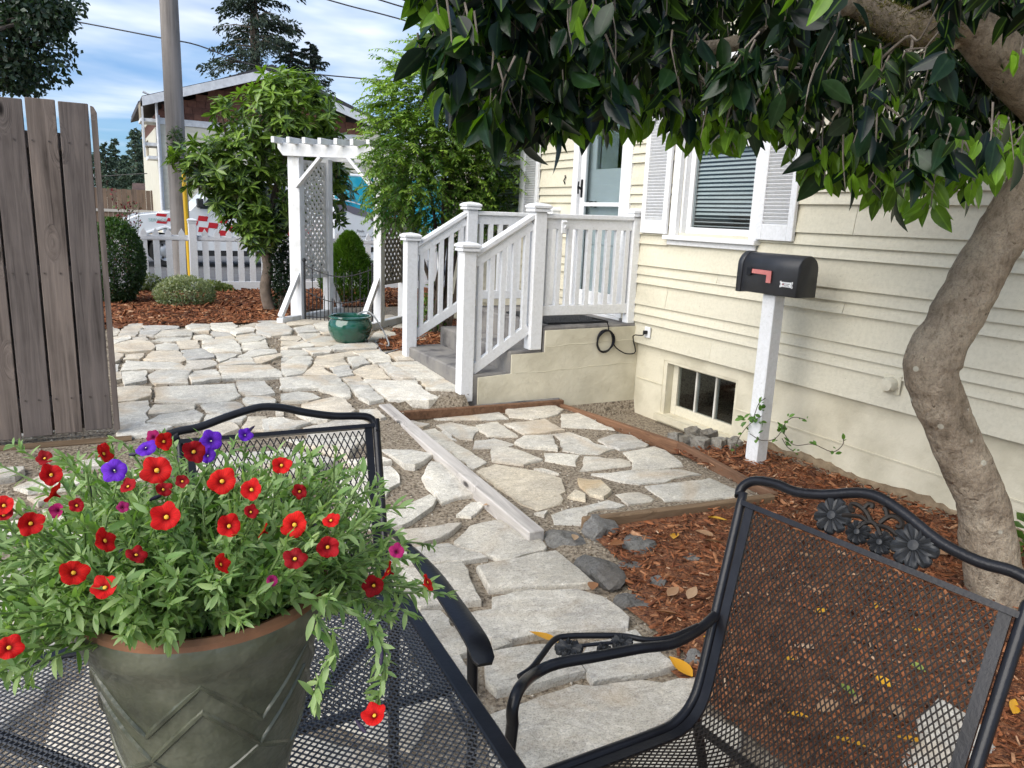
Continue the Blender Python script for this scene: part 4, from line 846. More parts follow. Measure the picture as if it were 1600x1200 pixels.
# ================================================================== GREEN GLAZED POT AND HOSE
pc = GH(551, 539); GRNG = M('green_glaze', (.012, .085, .055), (.008, .055, .036), 5, rough=.10, bump=.05, bscale=12, c3=(.02, .11, .08), coat=.6)
gp = thing('glazed_pot', 'round dark green glazed pot standing empty near the arbor', 'pot', (pc[0], pc[1] + .08, pc[2] + .02))
gl = np.array([pc[0], pc[1] + .08, pc[2] + .02])
mobj('bowl', MB().lathe([(.001, 0), (.135, 0), (.15, .012), (.19, .06), (.213, .12), (.217, .16), (.207, .205), (.193, .228), (.19, .235), (.20, .24), (.208, .25), (.206, .262), (.19, .266), (.178, .262), (.174, .24), (.175, .10), (.001, .09)], 40).mesh('bowl', GRNG, True), gp)
mobj('soil', MB().lathe([(.174, .205), (.08, .212), (.001, .21)], 24).mesh('soil', M('potting_soil', (.13, .09, .06), (.06, .04, .03), 40, rough=.95), True), gp)
HOSE = M('hose_grey', (.38, .40, .41), (.28, .29, .30), 30, rough=.4)
hp = [gl + [.10, .05, .27], gl + [.155, .03, .292], gl + [.205, -.02, .285], gl + [.27, -.07, .19], gl + [.33, -.12, .06]]
hp += [GH(607, 545) + [0, 0, .03], GH(590, 537) + [0, 0, .012], GH(583, 528) + [0, 0, .012], GH(592, 545) + [0, 0, .012], GH(603, 553) + [0, 0, .012], GH(640, 541) + [0, 0, .02], GH(690, 512) + [0, 0, .03]]
tag(mobj('garden_hose', MB().tube(spline(hp, 6), .008, 8).mesh('garden_hose', HOSE, True)), 'grey garden hose looping from the green glazed pot to the ground', 'hose')
# ================================================================== PATIO FURNITURE
def netting(surf, nu, nv, wd, th, nf, clip=None):
    """expanded-metal diamonds over surf(u,v) -> point; nf(u,v) -> surface normal"""
    mb = MB(); vs = []; fs = []
    def bar(a, b, n):
        d = b - a; n = np.asarray(n, float); s = np.cross(d, n); s = s / (np.linalg.norm(s) + 1e-9) * wd / 2; t = n / (np.linalg.norm(n) + 1e-9) * th / 2; k = len(vs)
        vs.extend([a - s - t, a + s - t, a + s + t, a - s + t, b - s - t, b + s - t, b + s + t, b - s + t]); fs.extend([(k, k + 4, k + 5, k + 1), (k + 1, k + 5, k + 6, k + 2), (k + 2, k + 6, k + 7, k + 3), (k + 3, k + 7, k + 4, k)])
    for j in range(nv):
        for i in range(nu):
            u0, u1, um = i / nu, (i + 1) / nu, (i + .5) / nu; a0, a1, am = j / nv, (j + 1) / nv, (j + .5) / nv
            n = nf(um, am); Lp, Rp, Bp, Tp = surf(u0, am), surf(u1, am), surf(um, a0), surf(um, a1)
            if clip and not clip(um, am): continue
            bar(Bp, Rp, n); bar(Rp, Tp, n); bar(Tp, Lp, n); bar(Lp, Bp, n)
    return mb.add(vs, fs)
def flower_cast(c, n, u, r, petals=9, th=.006):
    """cast-metal daisy: grooved petals round a boss"""
    c = np.asarray(c, float); n = np.asarray(n, float) / np.linalg.norm(n); u = np.asarray(u, float); u = u - n * (u @ n); u /= np.linalg.norm(u); v = np.cross(n, u)
    vs = []; fs = []; K = petals * 8; rad = [.0, .22, .3, .62, .9, 1.0]
    for j, q in enumerate(rad):
        for i in range(K):
            a = 2 * PI * i / K; pf = abs(math.sin(a * petals / 2)); edge = .80 + .20 * (pf ** .4); rib = .35 * th * math.cos(a * petals * 2)
            rr = r * q * (1 if j < 2 else edge); h = th * (1.2 if j == 0 else 1.0 if j == 1 else .35 if j == 2 else .75 + (.6 * (pf - .5) if j < 5 else 0) if j < 5 else .1) + (rib if 2 <= j <= 4 else 0)
            vs.append(c + (u * math.cos(a) + v * math.sin(a)) * rr + n * h)
    for j in range(len(rad) - 1):
        for i in range(K): fs.append((j * K + i, j * K + (i + 1) % K, (j + 1) * K + (i + 1) % K, (j + 1) * K + i))
    b = len(vs)
    for i in range(K): vs.append(vs[(len(rad) - 1) * K + i] - n * th)
    for i in range(K): fs.append(((len(rad) - 1) * K + i, (len(rad) - 1) * K + (i + 1) % K, b + (i + 1) % K, b + i))
    fs.append(tuple(b + K - 1 - i for i in range(K)))
    return MB().add(vs, fs)
def nrm(v): v = np.asarray(v, float); return v / np.linalg.norm(v)
# ---- table
MESHM = M('mesh_metal', (.085, .088, .095), (.055, .057, .062), 20, rough=.33, spec=.6)
TZ = .70
tbl = thing('patio_table', 'square black metal mesh patio table holding the flower pot', 'table', (.1, .98, 0))
A = np.array([.52, 1.385, TZ]); B = np.array([.478, .50, TZ]); C = np.array([-.39, .52, TZ]); D = np.array([-.37, 1.50, TZ])
A2 = np.array([.52, 1.40, TZ]); D2 = np.array([-.36, 1.47, TZ])
def tsurf(u, v): return (D2 * (1 - u) + A2 * u) * v + (C * (1 - u) + B * u) * (1 - v)
netting(tsurf, 62, 66, .0021, .002, lambda u, v: (0, 0, 1)).build('mesh_top', MESHM, tbl)
for a, b in ((A2, B), (B, C), (C, D2), (D2, A2)): MB().bar(a + nrm(a - b) * .008, b, .03, .012).build('rim', BLACKM, tbl, bevel=.003)
for p in (A2, B, C, D2):
    q = p + (np.array([.075, .96, TZ]) - p) * .06; e = p + (np.array([.075, .96, TZ]) - p) * .02
    MB().tube([(q[0], q[1], TZ - .01), (q[0], q[1], .35), (e[0], e[1], .02)], .0125, 8).build('leg', BLACKM, tbl, True)
for a, b in ((A2, C), (B, D2)): MB().bar(a * [1, 1, 0] + [0, 0, TZ - .02], b * [1, 1, 0] + [0, 0, TZ - .02], .02, .012).build('cross_bar', BLACKM, tbl)
# ---- chair builder from back / seat corner points
def chair(name, label, TL, TR, BL, BR, FL, FR, topw, armL, armR, metal, nu, nvb, nvs, plate):
    c0 = (BL + BR + FL + FR) / 4; ch = thing(name, label, 'chair', (c0[0], c0[1], 0), 'black metal mesh chairs round the patio table')
    bn = np.cross(TR - TL, BL - TL); bn = nrm(bn); snz = np.array([0, 0, 1.0])
    if bn @ (FL - BL) < 0: bn = -bn
    wv = nrm(TR - TL)
    # mesh sheet: back, rounded bend, seat
    il, ir = .05, .95; ub = nrm(TL - BL); us = nrm(FL - BL); rb = .09
    def prof(L_top, L_bot, L_front):
        a = L_bot + nrm(L_top - L_bot) * rb; b = L_bot + nrm(L_front - L_bot) * rb; o = [L_top + (a - L_top) * i / 6 for i in range(6)]
        for i in range(7): t = i / 6; o.append((1 - t) ** 2 * a + 2 * t * (1 - t) * L_bot + t * t * b)
        o += [b + (L_front - b) * (i + 1) / 6 for i in range(6)]; return np.array(o)
    PL, PR = prof(TL, BL, FL), prof(TR, BR, FR); tl_ = np.r_[0, np.cumsum(np.linalg.norm(np.diff(PL, axis=0), axis=1))]; tl_ /= tl_[-1]
    def samp(P, v): return np.array([np.interp(v, tl_, P[:, k]) for k in range(3)])
    def surf(u, v): v = .012 + v * .98; a, b = samp(PL, v), samp(PR, v); uu = il + (ir - il) * u; return a + (b - a) * uu
    def nf(u, v): d = samp(PL, min(1, v + .02)) - samp(PL, max(0, v - .02)); return np.cross(d, wv)
    netting(surf, nu, nvb + nvs, .0025 if metal is RUSTM else .003, .0022, nf).build('mesh_seat', metal, ch)
    for u, nm in ((.045, 'l'), (.955, 'r')):
        m_ = MB(); pp = [PL[i] + (PR[i] - PL[i]) * u for i in range(len(PL))]
        vs = []; fs2 = []
        for i in range(len(pp)):
            d = nrm(pp[min(i + 1, len(pp) - 1)] - pp[max(i - 1, 0)]); nn_ = nrm(np.cross(d, wv)); ww = nrm(np.cross(nn_, d))
            vs += [pp[i] + ww * a_ * .011 + nn_ * b_ * .0035 for a_, b_ in ((-1, -1), (1, -1), (1, 1), (-1, 1))]
        for i in range(len(pp) - 1): fs2 += [(i * 4 + j, i * 4 + (j + 1) % 4, i * 4 + 4 + (j + 1) % 4, i * 4 + 4 + j) for j in range(4)]
        m_.add(vs, fs2 + [(3, 2, 1, 0), tuple(len(vs) - 4 + j for j in range(4))]).build('side_strip', BLACKM, ch, True)
    for P, nm in ((PL, 'l'), (PR, 'r')): pass
    # outer frame: one bent tube per side, joined by the shaped top tube
    fl = [TL + ub * .02] + [PL[i] for i in (2, 4, 6, 8, 10, 12, 15, len(PL) - 1)]; fr = [TR + nrm(TR - BR) * .02] + [PR[i] for i in (2, 4, 6, 8, 10, 12, 15, len(PR) - 1)]
    fs_ = spline(fl[::-1], 4) + topw + spline(fr, 4)
    MB().tube(fs_, .0115, 10).build('frame', BLACKM, ch, True)
    MB().bar(TL, TR, .012, .02, bn).build('back_rail', BLACKM, ch)
    MB().bar(FL, FR, .02, .012).build('front_rail', BLACKM, ch)
    k = PL[9]; k2 = PR[9]; MB().bar(k - [0, 0, .012], k2 - [0, 0, .012], .018, .008).build('bend_rail', BLACKM, ch)
    for arm, Fp, Bp in ((armL, FL, PL[5]), (armR, FR, PR[5])):
        if arm is None: continue
        for (pts_, rr) in arm[:2]:
            if pts_ is not None: MB().tube(spline(pts_, 5), rr, 10).build('arm', BLACKM, ch, True)
    # legs
    fwd = nrm((FL - BL) * [1, 1, 0])
    for arm, P, sd in ((armL, PL, -1), (armR, PR, 1)):
        f_ = arm[2]; foot = f_ * [1, 1, 0] + fwd * .02 + [0, 0, .018]
        MB().tube(spline([f_, f_ * [1, 1, 0] + fwd * .012 + [0, 0, .40], f_ * [1, 1, 0] - fwd * .01 + [0, 0, .2], foot], 5), .0115, 10).build('front_leg', BLACKM, ch, True)
        b0 = P[8]; MB().tube(spline([b0, b0 - fwd * .04 - [0, 0, .12], b0 * [1, 1, 0] - fwd * .12 + [0, 0, .02]], 5), .0115, 10).build('back_leg', BLACKM, ch, True)
        s_ = P[-3]; MB().tube([s_, f_ * [1, 1, 0] + [0, 0, s_[2] - .01]], .009, 8).build('seat_bracket', BLACKM, ch)
    return ch, bn
# ---- right chair (facing the table)
TL, TR = np.array([1.305, 1.232, .86]), np.array([1.366, .625, .86]); BL, BR = np.array([1.085, 1.10, .43]), np.array([1.13, .565, .43]); FL, FR = np.array([.68, 1.085, .44]), np.array([.72, .55, .44])
bn = nrm(np.cross(TR - TL, BL - TL))
tw = [onplane(x, y, TL, bn) for x, y in ((1153, 772), (1163, 758), (1182, 751), (1215, 757), (1245, 769), (1290, 773), (1340, 770), (1375, 778), (1420, 808), (1470, 848), (1530, 878), (1580, 892), (1612, 910), (1622, 930))]
armz = .64
a1 = [G(1117, 962, .635), G(1090, 985, .625), G(1050, 1006, .628), G(1000, 1013, .64), G(930, 1026, .645), G(870, 1037, .645), G(835, 1053, .64), WX(812, 1075, .625), WX(801, 1105, .60), WX(801, 1130, .60)]
a2 = [G(1090, 978, .632), G(1050, 995, .636), G(1015, 1000, .64), G(975, 994, .643), G(940, 993, .645), G(890, 994, .645), G(866, 1000, .645), G(846, 1025, .645), G(830, 1045, .643), G(811, 1058, .64)]
lf = a1[-1]
offs = np.array([.03, -.60, 0]); br = [p + offs * [1, .95, 1] for p in a1]; br2 = [p + np.array([.03, -.46, 0]) for p in a2]
ch2, _ = chair('mesh_chair', 'mesh chair with cast flowers on its back beside the tree mulch', TL, TR, BL, BR, FL, FR, spline(tw, 3), [(a1, .0115), (a2, .0065), lf], [(br, .0115), (None, 0), br[-1]], RUSTM, 44, 24, 18, None)
fn = nrm(bn if bn @ (CAM - TL) > 0 else -bn); up_ = nrm(TL - BL)
for (x, y, r) in ((1301, 806, .041), (1341, 832, .026), (1376, 848, .026), (1429, 853, .047)):
    flower_cast(onplane(x, y, TL, bn) + fn * .002, fn, up_, r).build('cast_flower', M('cast_grey', (.022, .024, .027), (.012, .013, .015), 20, rough=.5, spec=.4) if 'cast_grey' not in bpy.data.materials else bpy.data.materials['cast_grey'], ch2, True)
def scroll(pts_): return [onplane(x, y, TL, bn) + fn * .004 for x, y in pts_]
sm_ = MB()
for pl in ([(1318, 806), (1345, 808), (1358, 818)], [(1363, 818), (1356, 803), (1345, 792), (1333, 788), (1330, 796), (1336, 799)], [(1350, 797), (1358, 789), (1365, 790), (1363, 795)], [(1341, 826), (1352, 818), (1363, 816)], [(1378, 838), (1372, 824), (1364, 817)], [(1372, 822), (1388, 826), (1404, 838)], [(1376, 818), (1390, 808), (1402, 809), (1411, 818), (1408, 825), (1402, 822)], [(1388, 809), (1386, 798), (1382, 795)]):
    sm_.tube(spline(scroll(pl), 4), .0052, 6)
sm_.build('cast_scroll', RUSTM, ch2, True)
for (x, y, r) in ((889, 1013, .030), (944, 1015, .0155), (972, 1004, .0235)):
    flower_cast(G(x, y, .645), (0, 0, 1), (1, 0, 0), r).build('cast_flower', bpy.data.materials['cast_grey'], ch2, True)
MB().tube(spline([G(905, 1009, .647), G(925, 1007, .647), G(945, 1005, .647), G(960, 1004, .647)], 3), .004, 6).build('cast_scroll', BLACKM, ch2)
# ---- left chair (behind the table)
TL, TR = np.array([.16, 2.185, .86]), np.array([.714, 2.163, .86]); BL, BR = np.array([.17, 1.93, .43]), np.array([.672, 1.925, .43]); FL, FR = np.array([.19, 1.42, .44]), np.array([.64, 1.41, .44])
bn = nrm(np.cross(TR - TL, BL - TL))
tw = [onplane(x, y, TL, bn) for x, y in ((244, 702), (250, 688), (275, 675), (310, 668), (345, 655), (380, 643), (410, 636), (440, 637), (475, 644), (520, 650), (555, 650), (576, 652), (586, 662), (589, 676))]
ja = onplane(597, 822, TL, bn)
aR = [ja, G(610, 830, .615), G(625, 842, .63), G(640, 856, .64)]
pend = G(751, 1012, .645); leg0 = np.array([pend[0] - .004, pend[1] + .03, .635])
aL = [p + np.array([-.53, .02, 0]) for p in aR]; legL = leg0 + np.array([-.53, .02, 0])
ch1, _ = chair('mesh_chair', 'mesh chair with wide flat armrest behind the table and flowers', TL, TR, BL, BR, FL, FR, spline(tw, 3), [(aL, .010), (None, 0), legL], [(aR, .010), (None, 0), leg0], BLACKM, 27, 12, 13, None)
def armplate(off):
    cl = [G(640, 856, .64), G(655, 875, .643), G(680, 905, .645), G(715, 955, .648), G(735, 985, .648), G(748, 1008, .642), pend + [-.004, -.03, -.02]]
    cl = spline([c + off for c in cl], 3); ws = np.interp(np.linspace(0, 1, len(cl)), [0, .15, .3, .8, .95, 1], [.02, .038, .046, .05, .046, .03]); m_ = MB(); vs = []; fs = []
    for i, c in enumerate(cl):
        d = nrm(cl[min(i + 1, len(cl) - 1)] - cl[max(i - 1, 0)]); s = nrm(np.cross(d, (0, 0, 1))); u = np.cross(s, d)
        for a, b in ((-1, -.004), (1, -.004), (1, .003), (.6, .006), (-.6, .006), (-1, .003)): vs.append(c + s * a * ws[i] / 2 + u * b)
    n = 6
    for i in range(len(cl) - 1):
        for j in range(n): fs.append((i * n + j, i * n + (j + 1) % n, (i + 1) * n + (j + 1) % n, (i + 1) * n + j))
    fs += [tuple(range(n - 1, -1, -1)), tuple((len(cl) - 1) * n + j for j in range(n))]
    m_.add(vs, fs).build('armrest', BLACKM, ch1, True)
armplate(np.zeros(3)); armplate(np.array([-.53, .02, 0]))
# ---- flower pot on the table
PC = np.array([.095, .985, TZ + .007]); PH = .312; PR_ = .152
OLIVE = M('olive_glaze', (.085, .09, .056), (.038, .041, .027), 11, rough=.36, bump=.5, bscale=26, c3=(.165, .165, .115), coat=.25)
TERRA = M('terracotta', (.33, .15, .075), (.20, .095, .05), 14, rough=.7, bump=.2)
pot = thing('flower_pot', 'olive green ceramic pot with carved chevrons on the mesh table', 'pot', tuple(PC))
def pr_r(z): t = z / PH; return .086 + (PR_ - .086) * (t ** .75)
mobj('body', MB().lathe([(.001, 0), (.08, 0), (.086, .006)] + [(pr_r(PH * i / 12), PH * i / 12) for i in range(1, 10)] + [(PR_ - .004, PH - .045), (PR_ + .004, PH - .036), (PR_ + .006, PH - .018), (PR_ + .003, PH - .008)], 56).mesh('body', OLIVE, True), pot)
mobj('rim', MB().lathe([(PR_ + .003, PH - .008), (PR_ + .003, PH - .001), (PR_ - .003, PH + .004), (PR_ - .012, PH + .001), (PR_ - .016, PH - .02), (PR_ - .02, PH - .08)], 56).mesh('rim', TERRA, True), pot)
mobj('soil', MB().lathe([(PR_ - .018, PH - .03), (.06, PH - .02), (.001, PH - .022)], 32).mesh('soil', M('dark_soil', (.035, .025, .018), (.015, .011, .009), 60, rough=.95, bump=1, bscale=80), True), pot)
for (zt, zb2, ph) in ((PH - .060, PH - .135, .35), (PH - .098, PH - .173, .35), (PH - .175, PH - .215, .35 + PI / 6)):
    p_ = []
    for i in range(12 * 8 + 1):
        a = ph + 2 * PI * i / 96; t = abs(((i / 8) % 2) - 1); z = zb2 + (zt - zb2) * t; r = pr_r(z) - .0012; p_.append((r * math.cos(a), r * math.sin(a), z))
    mobj('carved_ridge', MB().tube(p_, .0045, 7).mesh('carved_ridge', OLIVE, True), pot)
# ---- flowering plant
def leaf_t(n, wf, fold=.25, curl=-.2):
    v = []; f = []
    for i in range(n + 1):
        t = i / n; wd = wf(t); z = curl * t * t
        v += [(t, -wd, z + fold * wd), (t, 0, z), (t, wd, z + fold * wd)]
    for i in range(n):
        b = 3 * i; f += [(b, b + 3, b + 4, b + 1), (b + 1, b + 4, b + 5, b + 2)]
    return v, f
def leaf_obj(parent, me, O, X, Z, s, name='leaf'):
    X = nrm(X); Z = nrm(np.asarray(Z) - X * (X @ Z)); Y = np.cross(Z, X); m4 = Matrix(((X[0] * s, Y[0] * s, Z[0] * s, 0), (X[1] * s, Y[1] * s, Z[1] * s, 0), (X[2] * s, Y[2] * s, Z[2] * s, 0), (0, 0, 0, 1)))
    m4.translation = Vector(O - ORG[parent.name]); return mobj(name, me, parent, mat4=m4)
def leaf_part(parent, tmpl, O, X, Z, S, mat_a, mat_o, npick=290, pick=None, stuff='foliage', rnd=None):
    """the leaves that show largest become objects, the rest one mesh"""
    v, f = tmpl; O = np.asarray(O); n = len(O); c = (O - CAM) @ RC.T; px = CX + F * c[:, 0] / c[:, 2]; py = CY + F * c[:, 1] / c[:, 2]
    vis = (c[:, 2] > .1) & (px > 0) & (px < 1600) & (py > 0) & (py < 1200); sc_ = np.where(vis, (S if np.ndim(S) == 1 else S[:, 0]) / np.maximum(c[:, 2], .1), 0)
    if pick is not None: sc_ = sc_ * pick
    idx = np.argsort(-sc_)[:npick]; idx = idx[sc_[idx] > 0]; rest = np.ones(n, bool); rest[idx] = False
    me = bpy.data.meshes.new('leaf'); me.from_pydata(v, [], f); me.polygons.foreach_set('use_smooth', [True] * len(f)); me.materials.append(mat_o)
    for i in idx: leaf_obj(parent, me, O[i], X[i], Z[i], float(S[i]))
    o = scatter(stuff, v, f, O[rest], X[rest], Z[rest], S[rest], mat_a, parent, None if rnd is None else rnd[rest], True); o['kind'] = 'stuff'; return o
PLT = PC + [0, 0, PH - .02]
plant = thing('flowering_plant', 'trailing plant with red and violet flowers spilling from the olive pot', 'plant', tuple(PLT))
fo_a = leafmat('petunia_leaf', (.13, .24, .06), (.34, .45, .19), .5, .3); fo_o = leafmat('petunia_leaf_single', (.13, .24, .06), (.34, .45, .19), .5, .3, attr=False)
O, X, Z, S = [], [], [], []; stems = MB()
right = RC[0]; fwdh = nrm(RC[2] * [1, 1, 0])
def stem(p0, d, Ln, droop, nleaf, ls=.0195):
    P = [np.array(p0, float)]; d = nrm(d); n = 9
    for i in range(n): d = nrm(d + np.array([0, 0, -droop / n]) + rng.normal(0, .10, 3)); P.append(P[-1] + d * Ln / n)
    stems.tube(P, list(np.linspace(.0022, .0011, n + 1)), 5, False)
    for k in range(nleaf):
        t = (.12 + .88 * (k + rng.random()) / nleaf) * n; i = min(n - 1, int(t)); q = P[i] + (P[i + 1] - P[i]) * (t - i); ax = nrm(P[i + 1] - P[i])
        x = nrm(ax * rng.uniform(.2, .9) + rng.normal(0, .6, 3)); O.append(q); X.append(x); Z.append(nrm(np.array([0, 0, 1]) + rng.normal(0, .45, 3))); S.append(ls * rng.uniform(.6, 1.35))
    tip = P[-1]; ax = nrm(P[-1] - P[-2])
    for k in range(6): O.append(tip - ax * .004 * k); X.append(nrm(ax + rng.normal(0, .5, 3))); Z.append(nrm(np.array([0, 0, 1]) + rng.normal(0, .4, 3))); S.append(ls * rng.uniform(.4, .9))
    return P
for i in range(500):
    a = rng.uniform(0, 2 * PI); r0 = math.sqrt(rng.random()) * (PR_ - .03); el = rng.uniform(.15, 1.35)
    dh = right * math.cos(a) * 1.15 + fwdh * math.sin(a)
    if math.sin(a) < -.15: el = rng.uniform(.75 if math.cos(a) > -.3 else .35, 1.4)
    Ln = rng.uniform(.09, .185) * (1 + (.22 if math.cos(a) > 0 else .75) * abs(math.cos(a)) * (el < .8)) * (1.15 if el > .9 else 1)
    stem(PLT + right * math.cos(a) * r0 + fwdh * math.sin(a) * r0 + [0, 0, .0], dh * math.cos(el) + np.array([0, 0, math.sin(el)]), Ln, rng.uniform(.2, 1.0) * (1.1 if el < .6 else .7) * (.6 if math.sin(a) < -.15 else 1), rng.integers(24, 33))
for (p_, dep) in (([(500, 935), (560, 960), (590, 1005), (600, 1055), (585, 1105)], .88), ([(520, 925), (600, 925), (650, 925), (668, 910)], .98), ([(490, 960), (520, 1010), (500, 1060), (490, 1090)], .84), ([(560, 870), (610, 865), (630, 850)], 1.05), ([(60, 900), (20, 960), (0, 1000), (10, 1060)], .9), ([(100, 990), (40, 1030), (0, 1050)], .88), ([(180, 800), (120, 735), (90, 720)], 1.08), ([(240, 760), (190, 690), (150, 705)], 1.1), ([(440, 760), (500, 745), (520, 745)], 1.1)):
    P = spline([at(x, y, dep) for x, y in p_], 4); stems.tube(P, .0017, 5, False)
    for k in range(len(P) - 1):
        for _ in range(4): ax = nrm(P[k + 1] - P[k]); O.append(P[k] + (P[k + 1] - P[k]) * rng.random()); X.append(nrm(ax * rng.uniform(.1, .9) + rng.normal(0, .55, 3))); Z.append(nrm(np.array([0, 0, 1]) + rng.normal(0, .5, 3))); S.append(.022 * rng.uniform(.6, 1.3))
stems.build('stems', leafmat('stem_green', (.13, .20, .06), (.13, .20, .06), .5, .1, attr=False), plant, True)
O, X, Z, S = map(np.array, (O, X, Z, S))
leaf_part(plant, leaf_t(4, lambda t: .15 * math.sin(PI * min(1, t * .92 + .06)) ** .8), O, X, Z, S, fo_a, fo_o, 280)
# blooms: five-lobed funnels
def bloom_mesh(mat, seed=0):
    q_ = np.random.default_rng(seed); K = 45; vs = []; fs = []; ph = q_.uniform(0, 6); fold = q_.uniform(-.25, .35); lobes = q_.uniform(.82, 1.08, 5); lift = q_.uniform(-.1, .22, 5); fa = q_.uniform(0, PI)
    for j, (q, h) in enumerate([(.08, -.55), (.11, -.25), (.19, -.07), (.42, .03), (.66, .07), (.86, .08), (1.0, .04)]):
        for i in range(K):
            a = 2 * PI * i / K; li = int(((a + PI / 5) % (2 * PI)) / (2 * PI / 5)) % 5; lc = math.cos(a * 2.5) ** 2; e = 1 if j < 3 else (1 - (.20 if j == 6 else .08) * (1 - lc ** .4)) * (1 + (lobes[li] - 1) * lc * q)
            ru = 0 if j < 3 else .045 * math.cos(a * 5) * q + .035 * math.sin(a * 11 + ph + j) * q * q + lift[li] * lc * q * q + fold * (q * math.cos(a - fa)) ** 2
            vs.append((q * e * math.cos(a), q * e * math.sin(a), h + ru))
    for j in range(6):
        for i in range(K): fs.append((j * K + i, j * K + (i + 1) % K, (j + 1) * K + (i + 1) % K, (j + 1) * K + i))
    me = bpy.data.meshes.new('bloom'); me.from_pydata(vs, [], fs); me.polygons.foreach_set('use_smooth', [True] * len(fs)); me.materials.append(mat); return me
def petalmat(name, ca, cb):
    mt, t, b = newmat(name); l = t.links; oi = t.nodes.new('ShaderNodeObjectInfo'); c = ramp(t, oi.outputs['Random'], [(0, ca), (1, cb)])
    tcx = t.nodes.new('ShaderNodeTexCoord'); sp = t.nodes.new('ShaderNodeSeparateXYZ'); l.new(tcx.outputs['Object'], sp.inputs[0])
    at2 = t.nodes.new('ShaderNodeMath'); at2.operation = 'ARCTAN2'; l.new(sp.outputs[1], at2.inputs[0]); l.new(sp.outputs[0], at2.inputs[1])
    ln = t.nodes.new('ShaderNodeVectorMath'); ln.operation = 'LENGTH'; l.new(tcx.outputs['Object'], ln.inputs[0])
    cb_ = t.nodes.new('ShaderNodeCombineXYZ'); l.new(at2.outputs[0], cb_.inputs[0]); l.new(ln.outputs['Value'], cb_.inputs[1]); mpp = t.nodes.new('ShaderNodeMapping'); mpp.inputs['Scale'].default_value = (14, 1.2, 1); l.new(cb_.outputs[0], mpp.inputs[0])
    vn_ = noise(t, mpp.outputs[0], 1.0, 3); c = mixc(t, 1.0, c, ramp(t, vn_, [(.34, (.62, .6, .62)), (.55, (1, 1, 1)), (.75, (1.12, 1.1, 1.1))]), 'MULTIPLY')
    c = mixc(t, ramp(t, ln.outputs['Value'], [(.2, (.75, .75, .75)), (.5, (0, 0, 0))]), c, tuple(q * .28 for q in ca))
    l.new(c, b.inputs['Base Color']); b.inputs['Roughness'].default_value = .62; b.inputs['Specular IOR Level'].default_value = .2
    tr = t.nodes.new('ShaderNodeBsdfTranslucent'); ms = t.nodes.new('ShaderNodeMixShader'); ms.inputs[0].default_value = .22; l.new(c, tr.inputs[0]); l.new(b.outputs[0], ms.inputs[1]); l.new(tr.outputs[0], ms.inputs[2]); l.new(ms.outputs[0], t.nodes['Material Output'].inputs[0]); bumpn(t, b, vn_, .35, .003); return mt
PM = dict(R=petalmat('red_petal', (.55, .004, .006), (.72, .012, .008)), D=petalmat('dark_red_petal', (.26, .004, .008), (.42, .006, .012)), V=petalmat('violet_petal', (.13, .02, .50), (.20, .04, .66)), M=petalmat('magenta_petal', (.38, .01, .11), (.46, .03, .18)))
BV = {k: [bloom_mesh(m_, 7 * i + ord(k)) for i in range(5)] for k, m_ in PM.items()}
EYE = MB().lathe([(.15, .012), (.12, .05), (.06, .07), (.001, .07)], 12).mesh('eye', plain('yellow_eye', (.75, .38, .02), .6), True)
EYEW = MB().lathe([(.06, .05), (.04, .07), (.001, .08)], 10).mesh('eye', plain('pale_eye', (.8, .75, .5), .6), True)
BL = [(256, 690, .95, 'R', 31), (245, 735, .92, 'R', 50), (347, 752, .97, 'R', 46), (393, 765, 1.0, 'R', 36), (260, 808, .88, 'R', 48), (358, 822, .92, 'R', 40), (213, 867, .86, 'D', 34), (115, 895, .86, 'R', 46), (164, 918, .84, 'R', 44), (460, 820, .98, 'R', 44), (517, 813, 1.02, 'R', 30), (461, 873, .95, 'D', 38), (512, 855, 1.0, 'D', 38), (440, 727, 1.08, 'R', 32), (303, 706, 1.04, 'D', 38), (80, 742, 1.02, 'R', 36), (70, 716, 1.05, 'D', 26), (162, 709, 1.06, 'r', 36), (85, 772, 1.0, 'r', 36), (48, 818, .95, 'R', 40), (6, 790, 1.0, 'R', 34), (6, 805, .98, 'D', 30), (14, 1012, .85, 'R', 42), (120, 790, 1.0, 'D', 24), (164, 845, .9, 'r', 44), (345, 882, .9, 'r', 34), (585, 1118, .86, 'R', 40), (584, 915, .98, 'D', 36), (607, 893, 1.0, 'r', 34), (668, 910, 1.0, 'r', 30), (412, 830, .97, 'r', 28), (468, 768, 1.05, 'D', 26), (255, 765, .98, 'D', 28), (200, 760, .98, 'D', 28), (285, 752, 1.0, 'D', 22), (392, 800, 1.02, 'D', 24), (179, 735, 1.0, 'V', 40), (228, 700, 1.04, 'V', 34), (330, 689, 1.08, 'V', 36), (325, 712, 1.06, 'V', 26), (383, 680, 1.1, 'V', 24), (90, 798, .97, 'M', 26), (192, 793, .96, 'M', 20), (425, 907, .92, 'M', 20), (620, 862, 1.02, 'M', 26), (240, 683, 1.06, 'M', 24)]
LC = (O - CAM) @ RC.T; LPX = CX + F * LC[:, 0] / LC[:, 2]; LPY = CY + F * LC[:, 1] / LC[:, 2]
